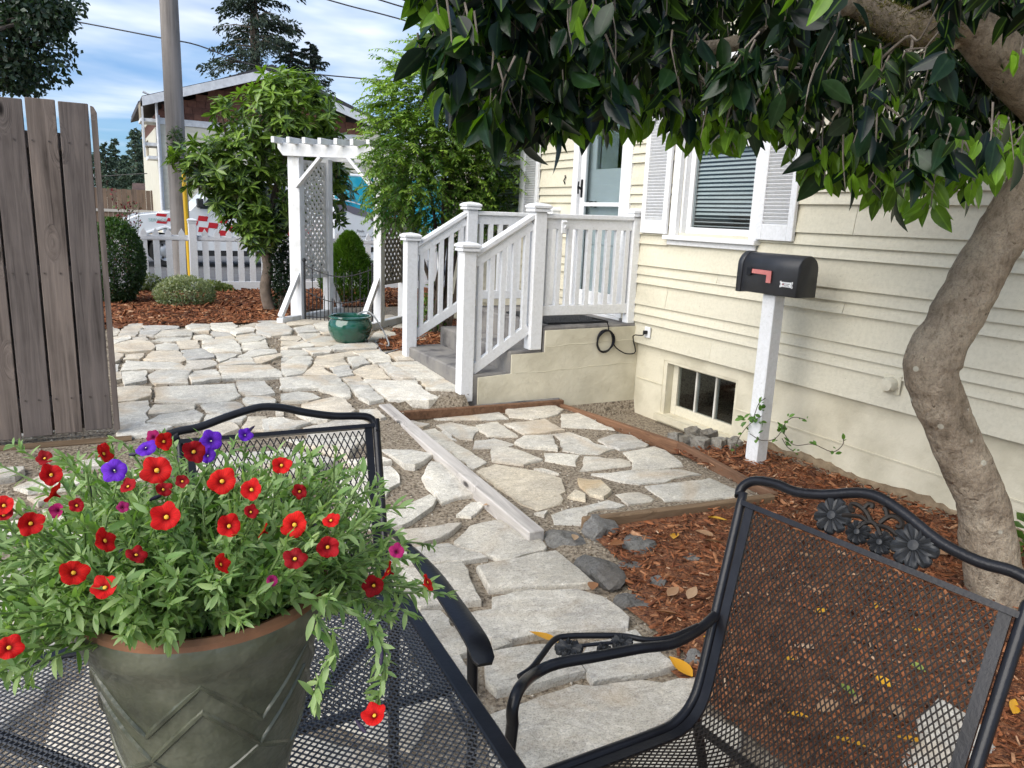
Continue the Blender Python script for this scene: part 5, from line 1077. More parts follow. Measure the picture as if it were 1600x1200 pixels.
for (x, y, dep, k, sz) in BL:
    nb_ = LC[np.hypot(LPX - x, LPY - y) < sz * .8, 2]; dep = min(dep * .97, np.percentile(nb_, 1) - .012) if len(nb_) > 4 else dep * .97
    p = at(x, y, dep); view = nrm(CAM - p); side = rng.normal(0, .35, 3)
    n = nrm(view + np.array([0, 0, .35]) + side * .8) if k not in 'r' else nrm(right * rng.choice([-1, 1]) * .9 + np.array([0, 0, .5]) + view * .12)
    me = BV[k.upper()][rng.integers(5)]; s = sz * .5 * dep / F * .99
    o = leaf_obj(plant, me, p, np.cross(n, rdir(1)[0]), n, s, {'V': 'violet_flower', 'M': 'magenta_flower'}.get(k, 'red_flower'))
    if k in 'RDrV': mobj('eye', EYE if k != 'V' else EYEW, o)
BUD = MB().lathe([(.001, -.02), (.004, -.015), (.005, 0), (.003, .012), (.001, .018)], 8).mesh('wilted_bud', plain('wilted_violet', (.03, .02, .05), .7), True)
for (x, y, dep) in ((140, 766, 1.0), (242, 778, .98), (438, 784, 1.02), (487, 820, 1.0), (208, 710, 1.04), (390, 672, 1.1), (188, 868, .88), (555, 868, .99), (596, 1024, .87), (563, 1134, .86)):
    leaf_obj(plant, BUD, at(x, y, dep), rdir(1)[0], rdir(1)[0], .55, 'wilted_bud')
# ================================================================== CAMELLIA (foreground tree)
tb = at(1565, 950, 3.22)
cam_t = thing('camellia_tree', 'camellia tree with smooth tan leaning trunk and dark glossy leaves overhead', 'tree', (tb[0], tb[1], 0))
def limb(pts_, sub=5, n=14, jit=.0):
    """pts: (px, py, depth, width px) -> tapered, slightly lumpy tube points"""
    P = spline([at(x, y, d) for x, y, d, w_ in pts_], sub); Wd = np.interp(np.linspace(0, len(pts_) - 1, len(P)), range(len(pts_)), [w_ * d / F / 2 * .94 for x, y, d, w_ in pts_])
    return P, list(Wd)
TP, TW = limb([(1568, 1030, 3.22, 190), (1567, 985, 3.22, 135), (1565, 950, 3.22, 100), (1549, 875, 3.18, 86), (1539, 805, 3.15, 82), (1523, 755, 3.12, 78), (1502, 707, 3.1, 80), (1481, 657, 3.08, 78), (1459, 602, 3.06, 80), (1456, 565, 3.05, 92), (1484, 512, 3.03, 82), (1517, 450, 3.0, 84), (1550, 390, 2.98, 84), (1582, 340, 2.95, 84), (1625, 270, 2.9, 84), (1665, 200, 2.88, 84), (1690, 120, 2.86, 80), (1700, 20, 2.85, 70), (1680, -120, 2.85, 50)])
mt_ = MB(); mt_.tube(TP, TW, 18); tr_o = mt_.build('trunk', BARK, cam_t, True)
tex = bpy.data.textures.new('bark_lumps', 'CLOUDS'); tex.noise_scale = .11
md = tr_o.modifiers.new('lumps', 'SUBSURF'); md.levels = 1; md.render_levels = 1; md2 = tr_o.modifiers.new('d', 'DISPLACE'); md2.texture = tex; md2.strength = .028; md2.texture_coords = 'LOCAL'
LIMBS = [
 [(1690, 210, 2.9, 84), (1640, 165, 2.82, 84), (1590, 118, 2.76, 80), (1548, 72, 2.7, 76), (1515, 45, 2.68, 66), (1470, 42, 2.66, 58), (1425, 45, 2.64, 54), (1385, 30, 2.62, 50), (1335, 2, 2.6, 44), (1260, -40, 2.55, 40)],
 [(1335, 2, 2.6, 40), (1290, 15, 2.55, 34), (1240, 30, 2.5, 32), (1200, 48, 2.46, 30), (1155, 66, 2.42, 27), (1110, 74, 2.4, 22), (1060, 70, 2.36, 17), (980, 60, 2.3, 12)],
 [(1500, 60, 2.68, 22), (1465, 85, 2.66, 20), (1430, 98, 2.62, 17), (1395, 108, 2.58, 13), (1350, 118, 2.5, 8)],
 [(1180, 58, 2.44, 18), (1190, 90, 2.4, 14), (1210, 120, 2.36, 9)],
 [(980, 60, 2.3, 12), (900, 60, 2.2, 9), (830, 75, 2.1, 7), (770, 100, 2.05, 5)],
 [(1260, -40, 2.55, 40), (1120, -90, 2.4, 34), (950, -120, 2.2, 26), (800, -130, 2.1, 18)],
 [(1400, 140, 2.75, 16), (1440, 170, 2.85, 12), (1480, 210, 2.95, 8)], [(1330, 150, 2.5, 10), (1300, 190, 2.5, 7), (1280, 240, 2.5, 5)]]
for pl in LIMBS: P, W_ = limb(pl); MB().tube(P, W_, 12).build('limb', BARK, cam_t, True)
# moss on the bough
mo, mx_, mz = [], [], []
for _ in range(2600):
    t = rng.random(); i = int((.52 + .42 * t) * 44); P, W_ = limb(LIMBS[0]) if _ == 0 else (P, W_)
    i = min(i, len(P) - 2); d = rdir(1)[0]; ax = nrm(P[i + 1] - P[i]); d = nrm(d - ax * (d @ ax)); mo.append(P[i] + (P[i + 1] - P[i]) * rng.random() + d * W_[i] * .96); mx_.append(nrm(d + rng.normal(0, .5, 3))); mz.append(rdir(1)[0])
scatter('moss', [(0, -.08, 0), (0, .08, 0), (1, 0, .1)], [(0, 1, 2)], np.array(mo), np.array(mx_), np.array(mz), rng.uniform(.008, .022, len(mo)), attrmat('moss_tuft', [(0, (.06, .065, .012)), (.6, (.16, .15, .03)), (1, (.26, .20, .06))]), cam_t)['kind'] = 'stuff'
# foliage: clusters of drooping leaves over the limbs, down to the hanging fringe
FR = [(655, -5), (668, 60), (676, 130), (700, 170), (735, 205), (775, 222), (820, 240), (858, 240), (905, 215), (935, 225), (985, 222), (1020, 200), (1060, 225), (1100, 238), (1150, 245), (1195, 225), (1225, 240), (1255, 285), (1300, 300), (1345, 305), (1400, 330), (1450, 335), (1495, 315), (1545, 285), (1600, 245), (1720, 220)]
fx_ = [p[0] for p in FR]; fy_ = [p[1] for p in FR]
O, X, Z, S, T, twg = [], [], [], [], [], MB()
def cluster(c, n, droop=1.0, tone=None, spread=.075):
    up_pt = c + np.array([rng.normal(0, .03), rng.normal(0, .03), rng.uniform(.05, .14)])
    mid = (c + up_pt) / 2 + rng.normal(0, .01, 3); twg.tube([up_pt, mid, c - [0, 0, .02]], [.0028, .002, .001], 5, False)
    for _ in range(n):
        t = rng.random(); q = up_pt + (c - up_pt) * t + rng.normal(0, .012, 3); x = nrm(np.array([rng.normal(0, .62), rng.normal(0, .62), -droop * rng.uniform(.35, 1.3)]))
        O.append(q); X.append(x); Z.append(nrm(rng.normal(0, 1, 3) * [1, 1, .5] + [0, 0, .35] - RC[2] * .25)); S.append(rng.choice([.045, .06, .075, .085, .098]) * rng.uniform(.85, 1.15)); T.append(rng.random() ** 3 * .24 if tone is None else tone + rng.uniform(-.2, .2))  # untoned inner leaves get a darker colour that stands for canopy shade
cnt = 0
while cnt < 1050:                                               # what the picture shows: several layers deep
    x = rng.uniform(640, 1690); yb_ = np.interp(x, fx_, fy_); y = rng.uniform(-70, yb_ - 34)
    if x < 668 and y > 60: continue
    d = rng.uniform(1.75, 3.3) if x > 800 else rng.uniform(1.7, 2.5)
    if 1480 < x and y > 20 and d < 2.75: d = rng.uniform(2.9, 3.5)
    if 1290 < x < 1480 and y < 90 and d < 2.6: d = rng.uniform(2.75, 3.4)
    if 1080 < x < 1210 and 35 < y < 110 and d < 2.5: continue
    p = at(x, y, d)
    if p[0] > XW - .12: continue
    cluster(p, rng.integers(6, 11), 1.0, .62 if x < 770 and rng.random() < .55 else None); cnt += 1  # left-edge leaves: light falling on them is put into a brighter tone
for i in range(150):                                           # hanging fringe; its lit green is put into the leaf tone
    x = rng.uniform(672, 1590); yb_ = np.interp(x, fx_, fy_); d = rng.uniform(1.9, 3.0) if x > 800 else rng.uniform(1.7, 2.3)
    p = at(x, yb_ - rng.uniform(14, 46), d)
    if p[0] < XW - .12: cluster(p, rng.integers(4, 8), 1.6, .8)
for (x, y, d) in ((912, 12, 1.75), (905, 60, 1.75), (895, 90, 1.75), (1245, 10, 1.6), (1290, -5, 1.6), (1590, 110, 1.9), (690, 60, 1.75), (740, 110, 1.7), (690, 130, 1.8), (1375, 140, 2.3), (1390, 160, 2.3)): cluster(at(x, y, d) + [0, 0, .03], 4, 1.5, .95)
cnt = 0
while cnt < 620:                                               # unseen crown leaves above the frame, added to block skylight and darken the canopy
    p = np.array([2.75, 1.8, 2.9]) + rdir(1)[0] * [1.35, 1.8, .7] * rng.random() ** .4
    px_, py_, dd = proj(p)
    if (dd > .3 and -60 < px_ < 1700 and py_ > -40 and py_ < 1300) or p[0] > XW - .1 or p[2] < 2.0: continue
    cluster(p, rng.integers(6, 10), .8); cnt += 1
GREYT = M('grey_twig', (.20, .17, .14), (.12, .10, .08), 30, rough=.85)
lp_ = [q for pl in LIMBS[:6] for q in limb(pl)[0]]; Oa = np.array(O)
for _ in range(70):
    e = Oa[rng.integers(len(Oa))]; d_ = [np.linalg.norm(e - q) for q in lp_]; q0 = lp_[int(np.argmin(d_))]
    if .15 < min(d_) < 1.1: twg.tube(spline([q0, q0 * .6 + e * .4 + rng.normal(0, .06, 3) + [0, 0, .05], q0 * .25 + e * .75 + rng.normal(0, .04, 3), e], 4), list(np.linspace(.0065, .0018, 13)), 5, False)
twg.build('twigs', GREYT, cam_t)['kind'] = 'stuff'
O, X, Z, S, T = map(np.array, (O, X, Z, S, T)); T = np.clip(T, 0, 1)
def camleaf(t): return .255 * (math.sin(PI * min(1, t ** .85 * .97 + .02)) ** .9) * (1 - .25 * t)
cl_a = leafmat('camellia_leaf', (.003, .010, .008), (.13, .25, .022), .30, .3, (1.7, 2.0, .5), rib=.2, spec=.3); cl_o = leafmat('camellia_leaf_single', (.002, .009, .008), (.014, .038, .011), .30, .25, (1.7, 2.0, .5), attr=False, rib=.2, spec=.32)  # single leaves coloured darker, with the canopy's shade in their base colour
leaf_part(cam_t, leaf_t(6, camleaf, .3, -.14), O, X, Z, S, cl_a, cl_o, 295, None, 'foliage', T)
# ================================================================== FOLIAGE HELPERS
def blob_pts(n, c, r, shell=.55, lump=.25, nl=9, seed=0):
    """points spread through a lumpy crown, denser towards its skin"""
    q = np.random.default_rng(seed); d = q.normal(0, 1, (n, 3)); d /= np.linalg.norm(d, axis=1, keepdims=True)
    L_ = q.normal(0, 1, (nl, 3)); L_ /= np.linalg.norm(L_, axis=1, keepdims=True); k = 1 + lump * (np.max(d @ L_.T, 1) - .75) * 2
    rr = (shell + (1 - shell) * q.random(n) ** .6) * k; return np.array(c) + d * rr[:, None] * np.array(r), d
def small_shrub(name, label, cat, base, c, r, n, ls, ca, cb, group=None, tw=.22, lump=.2, shell=.6, rough=.45, trans=.25, seed=1, npick=0, wf=None, nseg=2, stem=True, outw=.7, pname='foliage'):
    t = thing(name, label, cat, tuple(base), group); P, d = blob_pts(n, c, r, shell, lump, seed=seed); keep = P[:, 2] > base[2] + .01; P, d = P[keep], d[keep]; n = len(P)
    X = d * outw + rdir(n, .15); Z = rdir(n, .9, .6) + d * .3; S = ls * rng.uniform(.6, 1.3, n); tm = leaf_t(nseg, wf or (lambda q: tw * math.sin(PI * (q * .94 + .03))), .25, -.15)
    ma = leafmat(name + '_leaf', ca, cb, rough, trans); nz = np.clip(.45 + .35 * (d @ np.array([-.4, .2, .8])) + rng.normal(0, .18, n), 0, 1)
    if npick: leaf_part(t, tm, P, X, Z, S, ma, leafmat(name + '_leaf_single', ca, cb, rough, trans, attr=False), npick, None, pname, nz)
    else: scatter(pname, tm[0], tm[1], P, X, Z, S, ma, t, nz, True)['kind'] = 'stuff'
    if stem:
        m_ = MB(); c = np.array(c); b = np.array(base)
        for i in range(5): e = c + rng.normal(0, .35, 3) * r; m_.tube(spline([b + rng.normal(0, .02, 3) * [1, 1, 0], (b + e) / 2 + rng.normal(0, .04, 3), e], 4), list(np.linspace(.03, .006, 9) * max(r) * .8), 6)
        m_.build('stem', BARKD, t, True)
    return t
# boxwood ball, variegated mound, low plants, dwarf conifer
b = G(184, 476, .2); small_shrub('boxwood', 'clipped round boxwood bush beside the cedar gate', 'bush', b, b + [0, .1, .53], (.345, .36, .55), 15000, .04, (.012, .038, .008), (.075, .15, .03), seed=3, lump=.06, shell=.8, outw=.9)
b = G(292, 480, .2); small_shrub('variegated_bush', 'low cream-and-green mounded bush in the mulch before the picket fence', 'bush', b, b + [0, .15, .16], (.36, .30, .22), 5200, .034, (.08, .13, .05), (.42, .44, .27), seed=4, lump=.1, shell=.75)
for i, (x, y, w_, h_, lb_) in enumerate(((232, 448, .20, .24, 'leafy green plant low against the fence beside the boxwood'), (265, 446, .16, .20, 'small leafy plant at the fence between boxwood and white post'), (284, 444, .15, .22, 'small leafy plant at the foot of the yellow pole'), (330, 449, .2, .14, 'flat leafy plant low against the fence right of white post'), (350, 449, .12, .10, 'smallest leafy plant low against the fence'))):
    b = np.array([WY(x, y, 12.35)[0], 12.38 - .03 * i, .21]); small_shrub('ground_plant', lb_, 'plant', b, b + [0, 0, h_ * .5], (w_, .13, h_ * .6), 900, .042, (.06, .10, .02), (.24, .27, .09), 'leafy plants along the picket fence', seed=10 + i, stem=False, shell=.3)
b = G(549, 474, .2); t = thing('dwarf_conifer', 'bright green cone-shaped dwarf conifer behind the iron gate', 'conifer', tuple(b))
n = 11000; h = rng.random(n) ** .8; a = rng.uniform(0, 2 * PI, n); rr = .46 * (1 - h) ** .62 * np.minimum(1, .55 + 2.2 * h) * (.72 + .28 * rng.random(n)) * (1 + .13 * np.sin(a * 5 + h * 17)); P = np.c_[b[0] + rr * np.cos(a), b[1] + .1 + rr * np.sin(a), b[2] + .03 + h * .95]
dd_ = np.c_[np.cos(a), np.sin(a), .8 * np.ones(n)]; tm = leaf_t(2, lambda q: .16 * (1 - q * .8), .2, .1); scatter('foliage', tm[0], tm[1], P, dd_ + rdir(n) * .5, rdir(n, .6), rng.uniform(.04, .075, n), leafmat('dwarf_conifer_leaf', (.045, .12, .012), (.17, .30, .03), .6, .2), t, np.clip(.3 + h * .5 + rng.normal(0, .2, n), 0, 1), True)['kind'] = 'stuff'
MB().tube([b, b + [0, .1, .6]], [.03, .01], 8).build('stem', BARKD, t)
# rose twigs over the fence, ivy on the arbor post, ivy on the pole
b = np.array([.40, 12.2, .2]); rt = thing('rose_bush', 'thin rose bush with reddish leaves above the boxwood', 'bush', tuple(b)); m_ = MB(); P = []
for i in range(9):
    e = b + [rng.uniform(-.3, .25), rng.uniform(-.1, .15), rng.uniform(1.0, 1.55)]; q = spline([b, (b + e) / 2 + rng.normal(0, .07, 3), e], 6); m_.tube(q, list(np.linspace(.008, .003, len(q))), 5, False)
    P += [p + rng.normal(0, .035, 3) for p in q[4:] for _ in range(5)]
m_.build('stem', BARKD, rt); P = np.array(P); n = len(P); tm = leaf_t(2, lambda q: .3 * math.sin(PI * (q * .94 + .03)), .2, -.1); scatter('foliage', tm[0], tm[1], P, rdir(n), rdir(n, 1), rng.uniform(.03, .055, n), attrmat('rose_leaf', [(0, (.18, .02, .03)), (.5, (.22, .05, .05)), (.6, (.10, .15, .05)), (1, (.13, .17, .07))]), rt)['kind'] = 'stuff'
b = G(447, 490, .2) + [-.02, .15, 0]; small_shrub('ivy', 'dark ivy climbing beside the left arbor post', 'ivy', b, b + [0, .05, .62], (.13, .12, .68), 2600, .05, (.008, .022, .008), (.03, .07, .02), seed=21, lump=.25, shell=.3)
# ---------------- rhododendron
b = G(432, 492, .2) + [0, .35, 0]; rh = thing('rhododendron', 'rhododendron with whorls of long leathery leaves left of the arbor', 'shrub', tuple(b))
RHB = M('rhododendron_bark', (.20, .155, .12), (.11, .085, .065), 12, rough=.9, bump=.6)
m_ = MB(); m_.tube(spline([b, b + [-.06, .0, .28], b + [-.02, .02, .6], b + [-.12, .05, 1.0]], 5), list(np.linspace(.085, .05, 16)), 10); m_.build('trunk', RHB, rh, True)
O, X, Z, S, T = [], [], [], [], []; br_ = MB()
blobs = [((365, 262), 9.6, (.48, .45, .48), 125), ((325, 262), 9.5, (.36, .36, .30), 65), ((345, 175), 9.5, (.10, .12, .16), 9), ((425, 195), 9.7, (.42, .45, .48), 110), ((470, 175), 9.9, (.55, .45, .42), 110), ((430, 300), 9.8, (.45, .45, .60), 90), ((402, 365), 9.5, (.26, .3, .30), 38), ((505, 240), 10.2, (.30, .35, .42), 55), ((520, 300), 10.3, (.22, .3, .5), 45), ((378, 322), 9.5, (.30, .32, .30), 45), ((450, 140), 9.9, (.38, .35, .26), 45)]
for (c, yy, r, n) in blobs:
    cc_ = WY(c[0], c[1], yy); P, d = blob_pts(n, cc_, r, .45, .35, seed=int(c[0])); br_.tube(spline([b + [-.08, .03, .8], (b + [-.08, .03, .8] + cc_) / 2 + rng.normal(0, .08, 3), cc_], 4), list(np.linspace(.035, .012, 9)), 6)
    for p, dd in zip(P, d):
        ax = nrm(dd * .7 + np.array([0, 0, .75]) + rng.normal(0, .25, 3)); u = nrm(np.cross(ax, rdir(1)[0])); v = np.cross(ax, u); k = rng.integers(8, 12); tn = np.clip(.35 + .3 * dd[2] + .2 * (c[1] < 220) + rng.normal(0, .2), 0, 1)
        if rng.random() < .35: br_.tube([p - ax * .14, p], .005, 4, False)
        for i in range(k):
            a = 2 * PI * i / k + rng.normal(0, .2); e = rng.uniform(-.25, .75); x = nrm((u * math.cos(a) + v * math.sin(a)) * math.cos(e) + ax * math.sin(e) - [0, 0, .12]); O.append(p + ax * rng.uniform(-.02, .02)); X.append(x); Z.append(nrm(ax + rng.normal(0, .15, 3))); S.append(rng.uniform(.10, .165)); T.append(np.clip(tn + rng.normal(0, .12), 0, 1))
br_.build('branches', RHB, rh)
O, X, Z, S, T = map(np.array, (O, X, Z, S, T)); tm = leaf_t(4, lambda t: .16 * math.sin(PI * (t ** 1.2 * .95 + .03)) ** .8, .2, -.18)
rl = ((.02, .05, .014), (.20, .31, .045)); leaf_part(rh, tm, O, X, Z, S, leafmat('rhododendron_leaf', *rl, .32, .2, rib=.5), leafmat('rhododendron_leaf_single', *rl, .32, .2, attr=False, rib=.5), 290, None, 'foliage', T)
# ---------------- feathery shrub by the porch
b = np.array([3.35, 7.75, .2]); fs_ = thing('feathery_shrub', 'tall bright green shrub with feathery sprays rising behind the porch steps', 'shrub', tuple(b))
O, X, Z, S, T = [], [], [], [], []; br_ = MB()
for i in range(9):
    e = WY(rng.uniform(640, 790), rng.uniform(90, 260), 7.6 + rng.uniform(-.2, .3)); br_.tube(spline([b + rng.normal(0, .08, 3) * [1, 1, 0], b * .45 + e * .55 + rng.normal(0, .08, 3), e], 6), list(np.linspace(.028, .008, 13)), 6, False)
sb_ = [((690, 150), (.50, .42, .50), 250), ((650, 210), (.50, .42, .42), 250), ((730, 220), (.48, .4, .5), 250), ((618, 245), (.42, .4, .34), 150), ((690, 290), (.55, .42, .40), 290), ((770, 265), (.42, .32, .5), 230), ((625, 300), (.38, .38, .26), 150), ((700, 85), (.30, .3, .30), 80), ((790, 310), (.26, .22, .34), 70), ((745, 345), (.34, .25, .22), 70), ((645, 130), (.28, .3, .28), 60)]
for (c, r, n) in sb_:
    cc_ = WY(c[0], c[1], 7.55); P, d = blob_pts(n, cc_, r, .5, .4, seed=int(c[0] + c[1]))
    for p, dd in zip(P, d):
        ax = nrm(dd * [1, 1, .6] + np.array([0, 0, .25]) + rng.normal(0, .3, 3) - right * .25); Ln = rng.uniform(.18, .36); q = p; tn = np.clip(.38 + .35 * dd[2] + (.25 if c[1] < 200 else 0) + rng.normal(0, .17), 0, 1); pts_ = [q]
        tp_ = proj(p + ax * Ln)
        if p[0] + ax[0] * Ln > XW - .05 or (tp_[0] < 556 and tp_[1] > 185) or tp_[0] < 540: continue
        for k in range(11):
            ax = nrm(ax + np.array([0, 0, -.075])); q = q + ax * Ln / 11; pts_.append(q); sd = nrm(np.cross(ax, (0, 0, 1)))
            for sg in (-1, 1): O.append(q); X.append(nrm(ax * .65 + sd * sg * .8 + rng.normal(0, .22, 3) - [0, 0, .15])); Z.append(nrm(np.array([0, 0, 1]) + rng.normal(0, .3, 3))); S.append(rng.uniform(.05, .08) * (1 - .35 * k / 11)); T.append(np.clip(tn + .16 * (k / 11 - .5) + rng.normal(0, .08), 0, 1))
        br_.tube(pts_[::3], .0022, 4, False)
br_.build('branches', BARKD, fs_)
O, X, Z, S, T = map(np.array, (O, X, Z, S, T)); tm = leaf_t(2, lambda t: .2 * math.sin(PI * (t * .94 + .03)), .2, -.2)
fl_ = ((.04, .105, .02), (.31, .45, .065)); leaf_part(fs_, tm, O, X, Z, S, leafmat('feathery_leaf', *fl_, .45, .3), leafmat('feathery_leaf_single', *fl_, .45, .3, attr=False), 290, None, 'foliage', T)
# ================================================================== ROCKS, BROKEN BLOCKS, FALLEN LEAVES
def rock(px, label, hgt, mat, sub=3, name='rock', group='dark rocks at the mulch edge', tilt=.0):
    P = np.array([GH(x, y) for x, y in px]); c = P.mean(0); a = P[:, :2] - c[:2]; ang = np.arctan2(a[:, 1], a[:, 0]); rad = np.linalg.norm(a, axis=1); o_ = np.argsort(ang); ang, rad = ang[o_], rad[o_]
    ax_ = np.r_[ang - 2 * PI, ang, ang + 2 * PI]; rx = np.r_[rad, rad, rad]
    bm = bmesh.new(); bmesh.ops.create_icosphere(bm, subdivisions=sub, radius=1)
    pl = [(nrm(rng.normal(0, 1, 3) + [0, 0, .45]), rng.uniform(.5, .82)) for _ in range(15)]
    for v in bm.verts:
        q = np.array(v.co)
        for n_, d_ in pl:
            e = q @ n_ - d_
            if e > 0: q = q - n_ * e * .95
        th = math.atan2(q[1], q[0]); r = np.interp(th, ax_, rx) * 1.04; hz = math.hypot(q[0], q[1]); v.co = (math.cos(th) * r * hz, math.sin(th) * r * hz, q[2] * hgt + rng.normal(0, .0018) + tilt * hz * math.cos(th) * r)
    me = bpy.data.meshes.new(name); bm.to_mesh(me); bm.free(); me.materials.append(mat); o = mobj(name, me, None, (c[0], c[1], c[2] + hgt * .25)); tag(o, label, 'rock' if name == 'rock' else 'block', group); return o
def RK(cr, p): return cv(cr, [p])[0]
K8 = (840, 800, 5.0)
rock(RK(K8, [(640, 210), (700, 170), (900, 240), (1000, 310), (860, 340), (740, 385), (650, 300)]), 'sharp bluish grey rock lying alone on the mulch by timber end', .055, ROCKM)
rock(RK(K8, [(360, 110), (440, 75), (550, 90), (550, 200), (480, 240), (370, 200)]), 'dark upright rock at the end of the brown edging board', .075, ROCKM)
rock(RK(K8, [(0, 180), (120, 120), (290, 160), (380, 290), (180, 300), (20, 240)]), 'broad flat grey rock between pale timber and dark rocks', .035, ROCKM)
rock(RK(K8, [(250, 390), (360, 350), (480, 360), (640, 480), (660, 620), (560, 640), (420, 560), (300, 470)]), 'largest craggy dark rock beside the path flagstones', .06, ROCKM)
rock(RK(K8, [(590, 430), (700, 400), (830, 410), (800, 450), (640, 470)]), 'thin dark rock half buried behind the largest rock', .03, ROCKM)
rock(RK(K8, [(840, 560), (930, 510), (1040, 560), (1030, 600), (930, 620)]), 'small pale grey rock in the middle of the mulch', .035, ROCKM)
rock(RK(K8, [(540, 690), (640, 650), (890, 710), (900, 770), (760, 760), (580, 730)]), 'long low dark rock next to the path flagstone corner', .035, ROCKM)
rock(RK(K8, [(1110, 340), (1180, 320), (1300, 400), (1200, 420), (1120, 380)]), 'small flat light rock on the mulch near yellow leaf', .025, ROCKM)
rock(RK(K8, [(1190, 1120), (1290, 1120), (1280, 1250), (1200, 1240)]), 'grey rock behind the front leg of the flowered chair', .04, ROCKM)
rock([(1440, 1110), (1470, 1095), (1495, 1120), (1500, 1200), (1480, 1260), (1430, 1240), (1425, 1160)], 'rounded pale speckled stone on the mulch under the chair back', .06, STONEG, 3, 'rock', None)
for i, (x, y, w_, lb_) in enumerate(((1058, 688, 20, 'leftmost broken concrete block by the window well'), (1075, 692, 24, 'second broken concrete block by the window well'), (1098, 697, 26, 'largest broken concrete block by the window well'), (1125, 697, 24, 'fourth broken concrete block by the window well'), (1148, 698, 24, 'rightmost broken concrete block beside the mailbox post'), (1085, 680, 22, 'broken concrete block set behind the largest block'), (1110, 684, 24, 'broken concrete block nearest the basement window sill'))):
    p = G(x, y + 7, -.01); hw_ = w_ * .5 * .0042; bm = bmesh.new(); bmesh.ops.create_cube(bm, size=1); bmesh.ops.subdivide_edges(bm, edges=list(bm.edges), cuts=3, use_grid_fill=True)
    for v in bm.verts: v.co = Vector((v.co.x * hw_ * 1.9, v.co.y * hw_ * 1.9, v.co.z * .10)) * (1 - .10 * max(0, v.co.length - .6)) + Vector(rng.normal(0, .0035, 3))
    me = bpy.data.meshes.new('concrete_block'); bm.to_mesh(me); bm.free(); me.materials.append(BRICKC); o = mobj('concrete_block', me, None, (p[0], p[1] + .02, p[2] + .03), (rng.normal(0, .12), rng.normal(0, .12), rng.uniform(-.5, .5))); tag(o, lb_, 'block', 'broken blocks edging the window well')
LF = leaf_t(6, camleaf, .35, .10); lfm = {}
def leafmesh(k, ca, cb):
    if k not in lfm:
        me = bpy.data.meshes.new('fallen_leaf'); me.from_pydata(LF[0], [], LF[1]); me.polygons.foreach_set('use_smooth', [True] * len(LF[1])); me.materials.append(leafmat('fallen_' + k, ca, cb, .45, .15, (1.2, 1.1, .8), attr=False)); lfm[k] = me
    return lfm[k]
COLS = dict(yellow=((.62, .30, .015), (.72, .42, .03)), brown=((.25, .10, .035), (.36, .17, .07)), tan=((.38, .22, .12), (.45, .30, .18)), green=((.20, .28, .05), (.30, .36, .08)))
def fallen(x, y, k, label, s=.085, up=.03, z=None, rot=None):
    p = GH(x, y); p = p + [0, 0, up]; a = rng.uniform(0, 2 * PI) if rot is None else rot; X_ = np.array([math.cos(a), math.sin(a), rng.uniform(-.1, .1)]); Zv = nrm(np.array([rng.normal(0, .3), rng.normal(0, .3), 1])); X_ = nrm(X_); Zv = nrm(Zv - X_ * (X_ @ Zv)); Y_ = np.cross(Zv, X_)
    m4 = Matrix([[X_[i] * s, Y_[i] * s, Zv[i] * s, 0] for i in range(3)] + [[0, 0, 0, 1]]); m4.translation = Vector(p - X_ * s * .5)
    o = mobj('fallen_leaf', leafmesh(k, *COLS[k]), None, mat4=m4); tag(o, label, 'leaf', 'fallen camellia leaves')
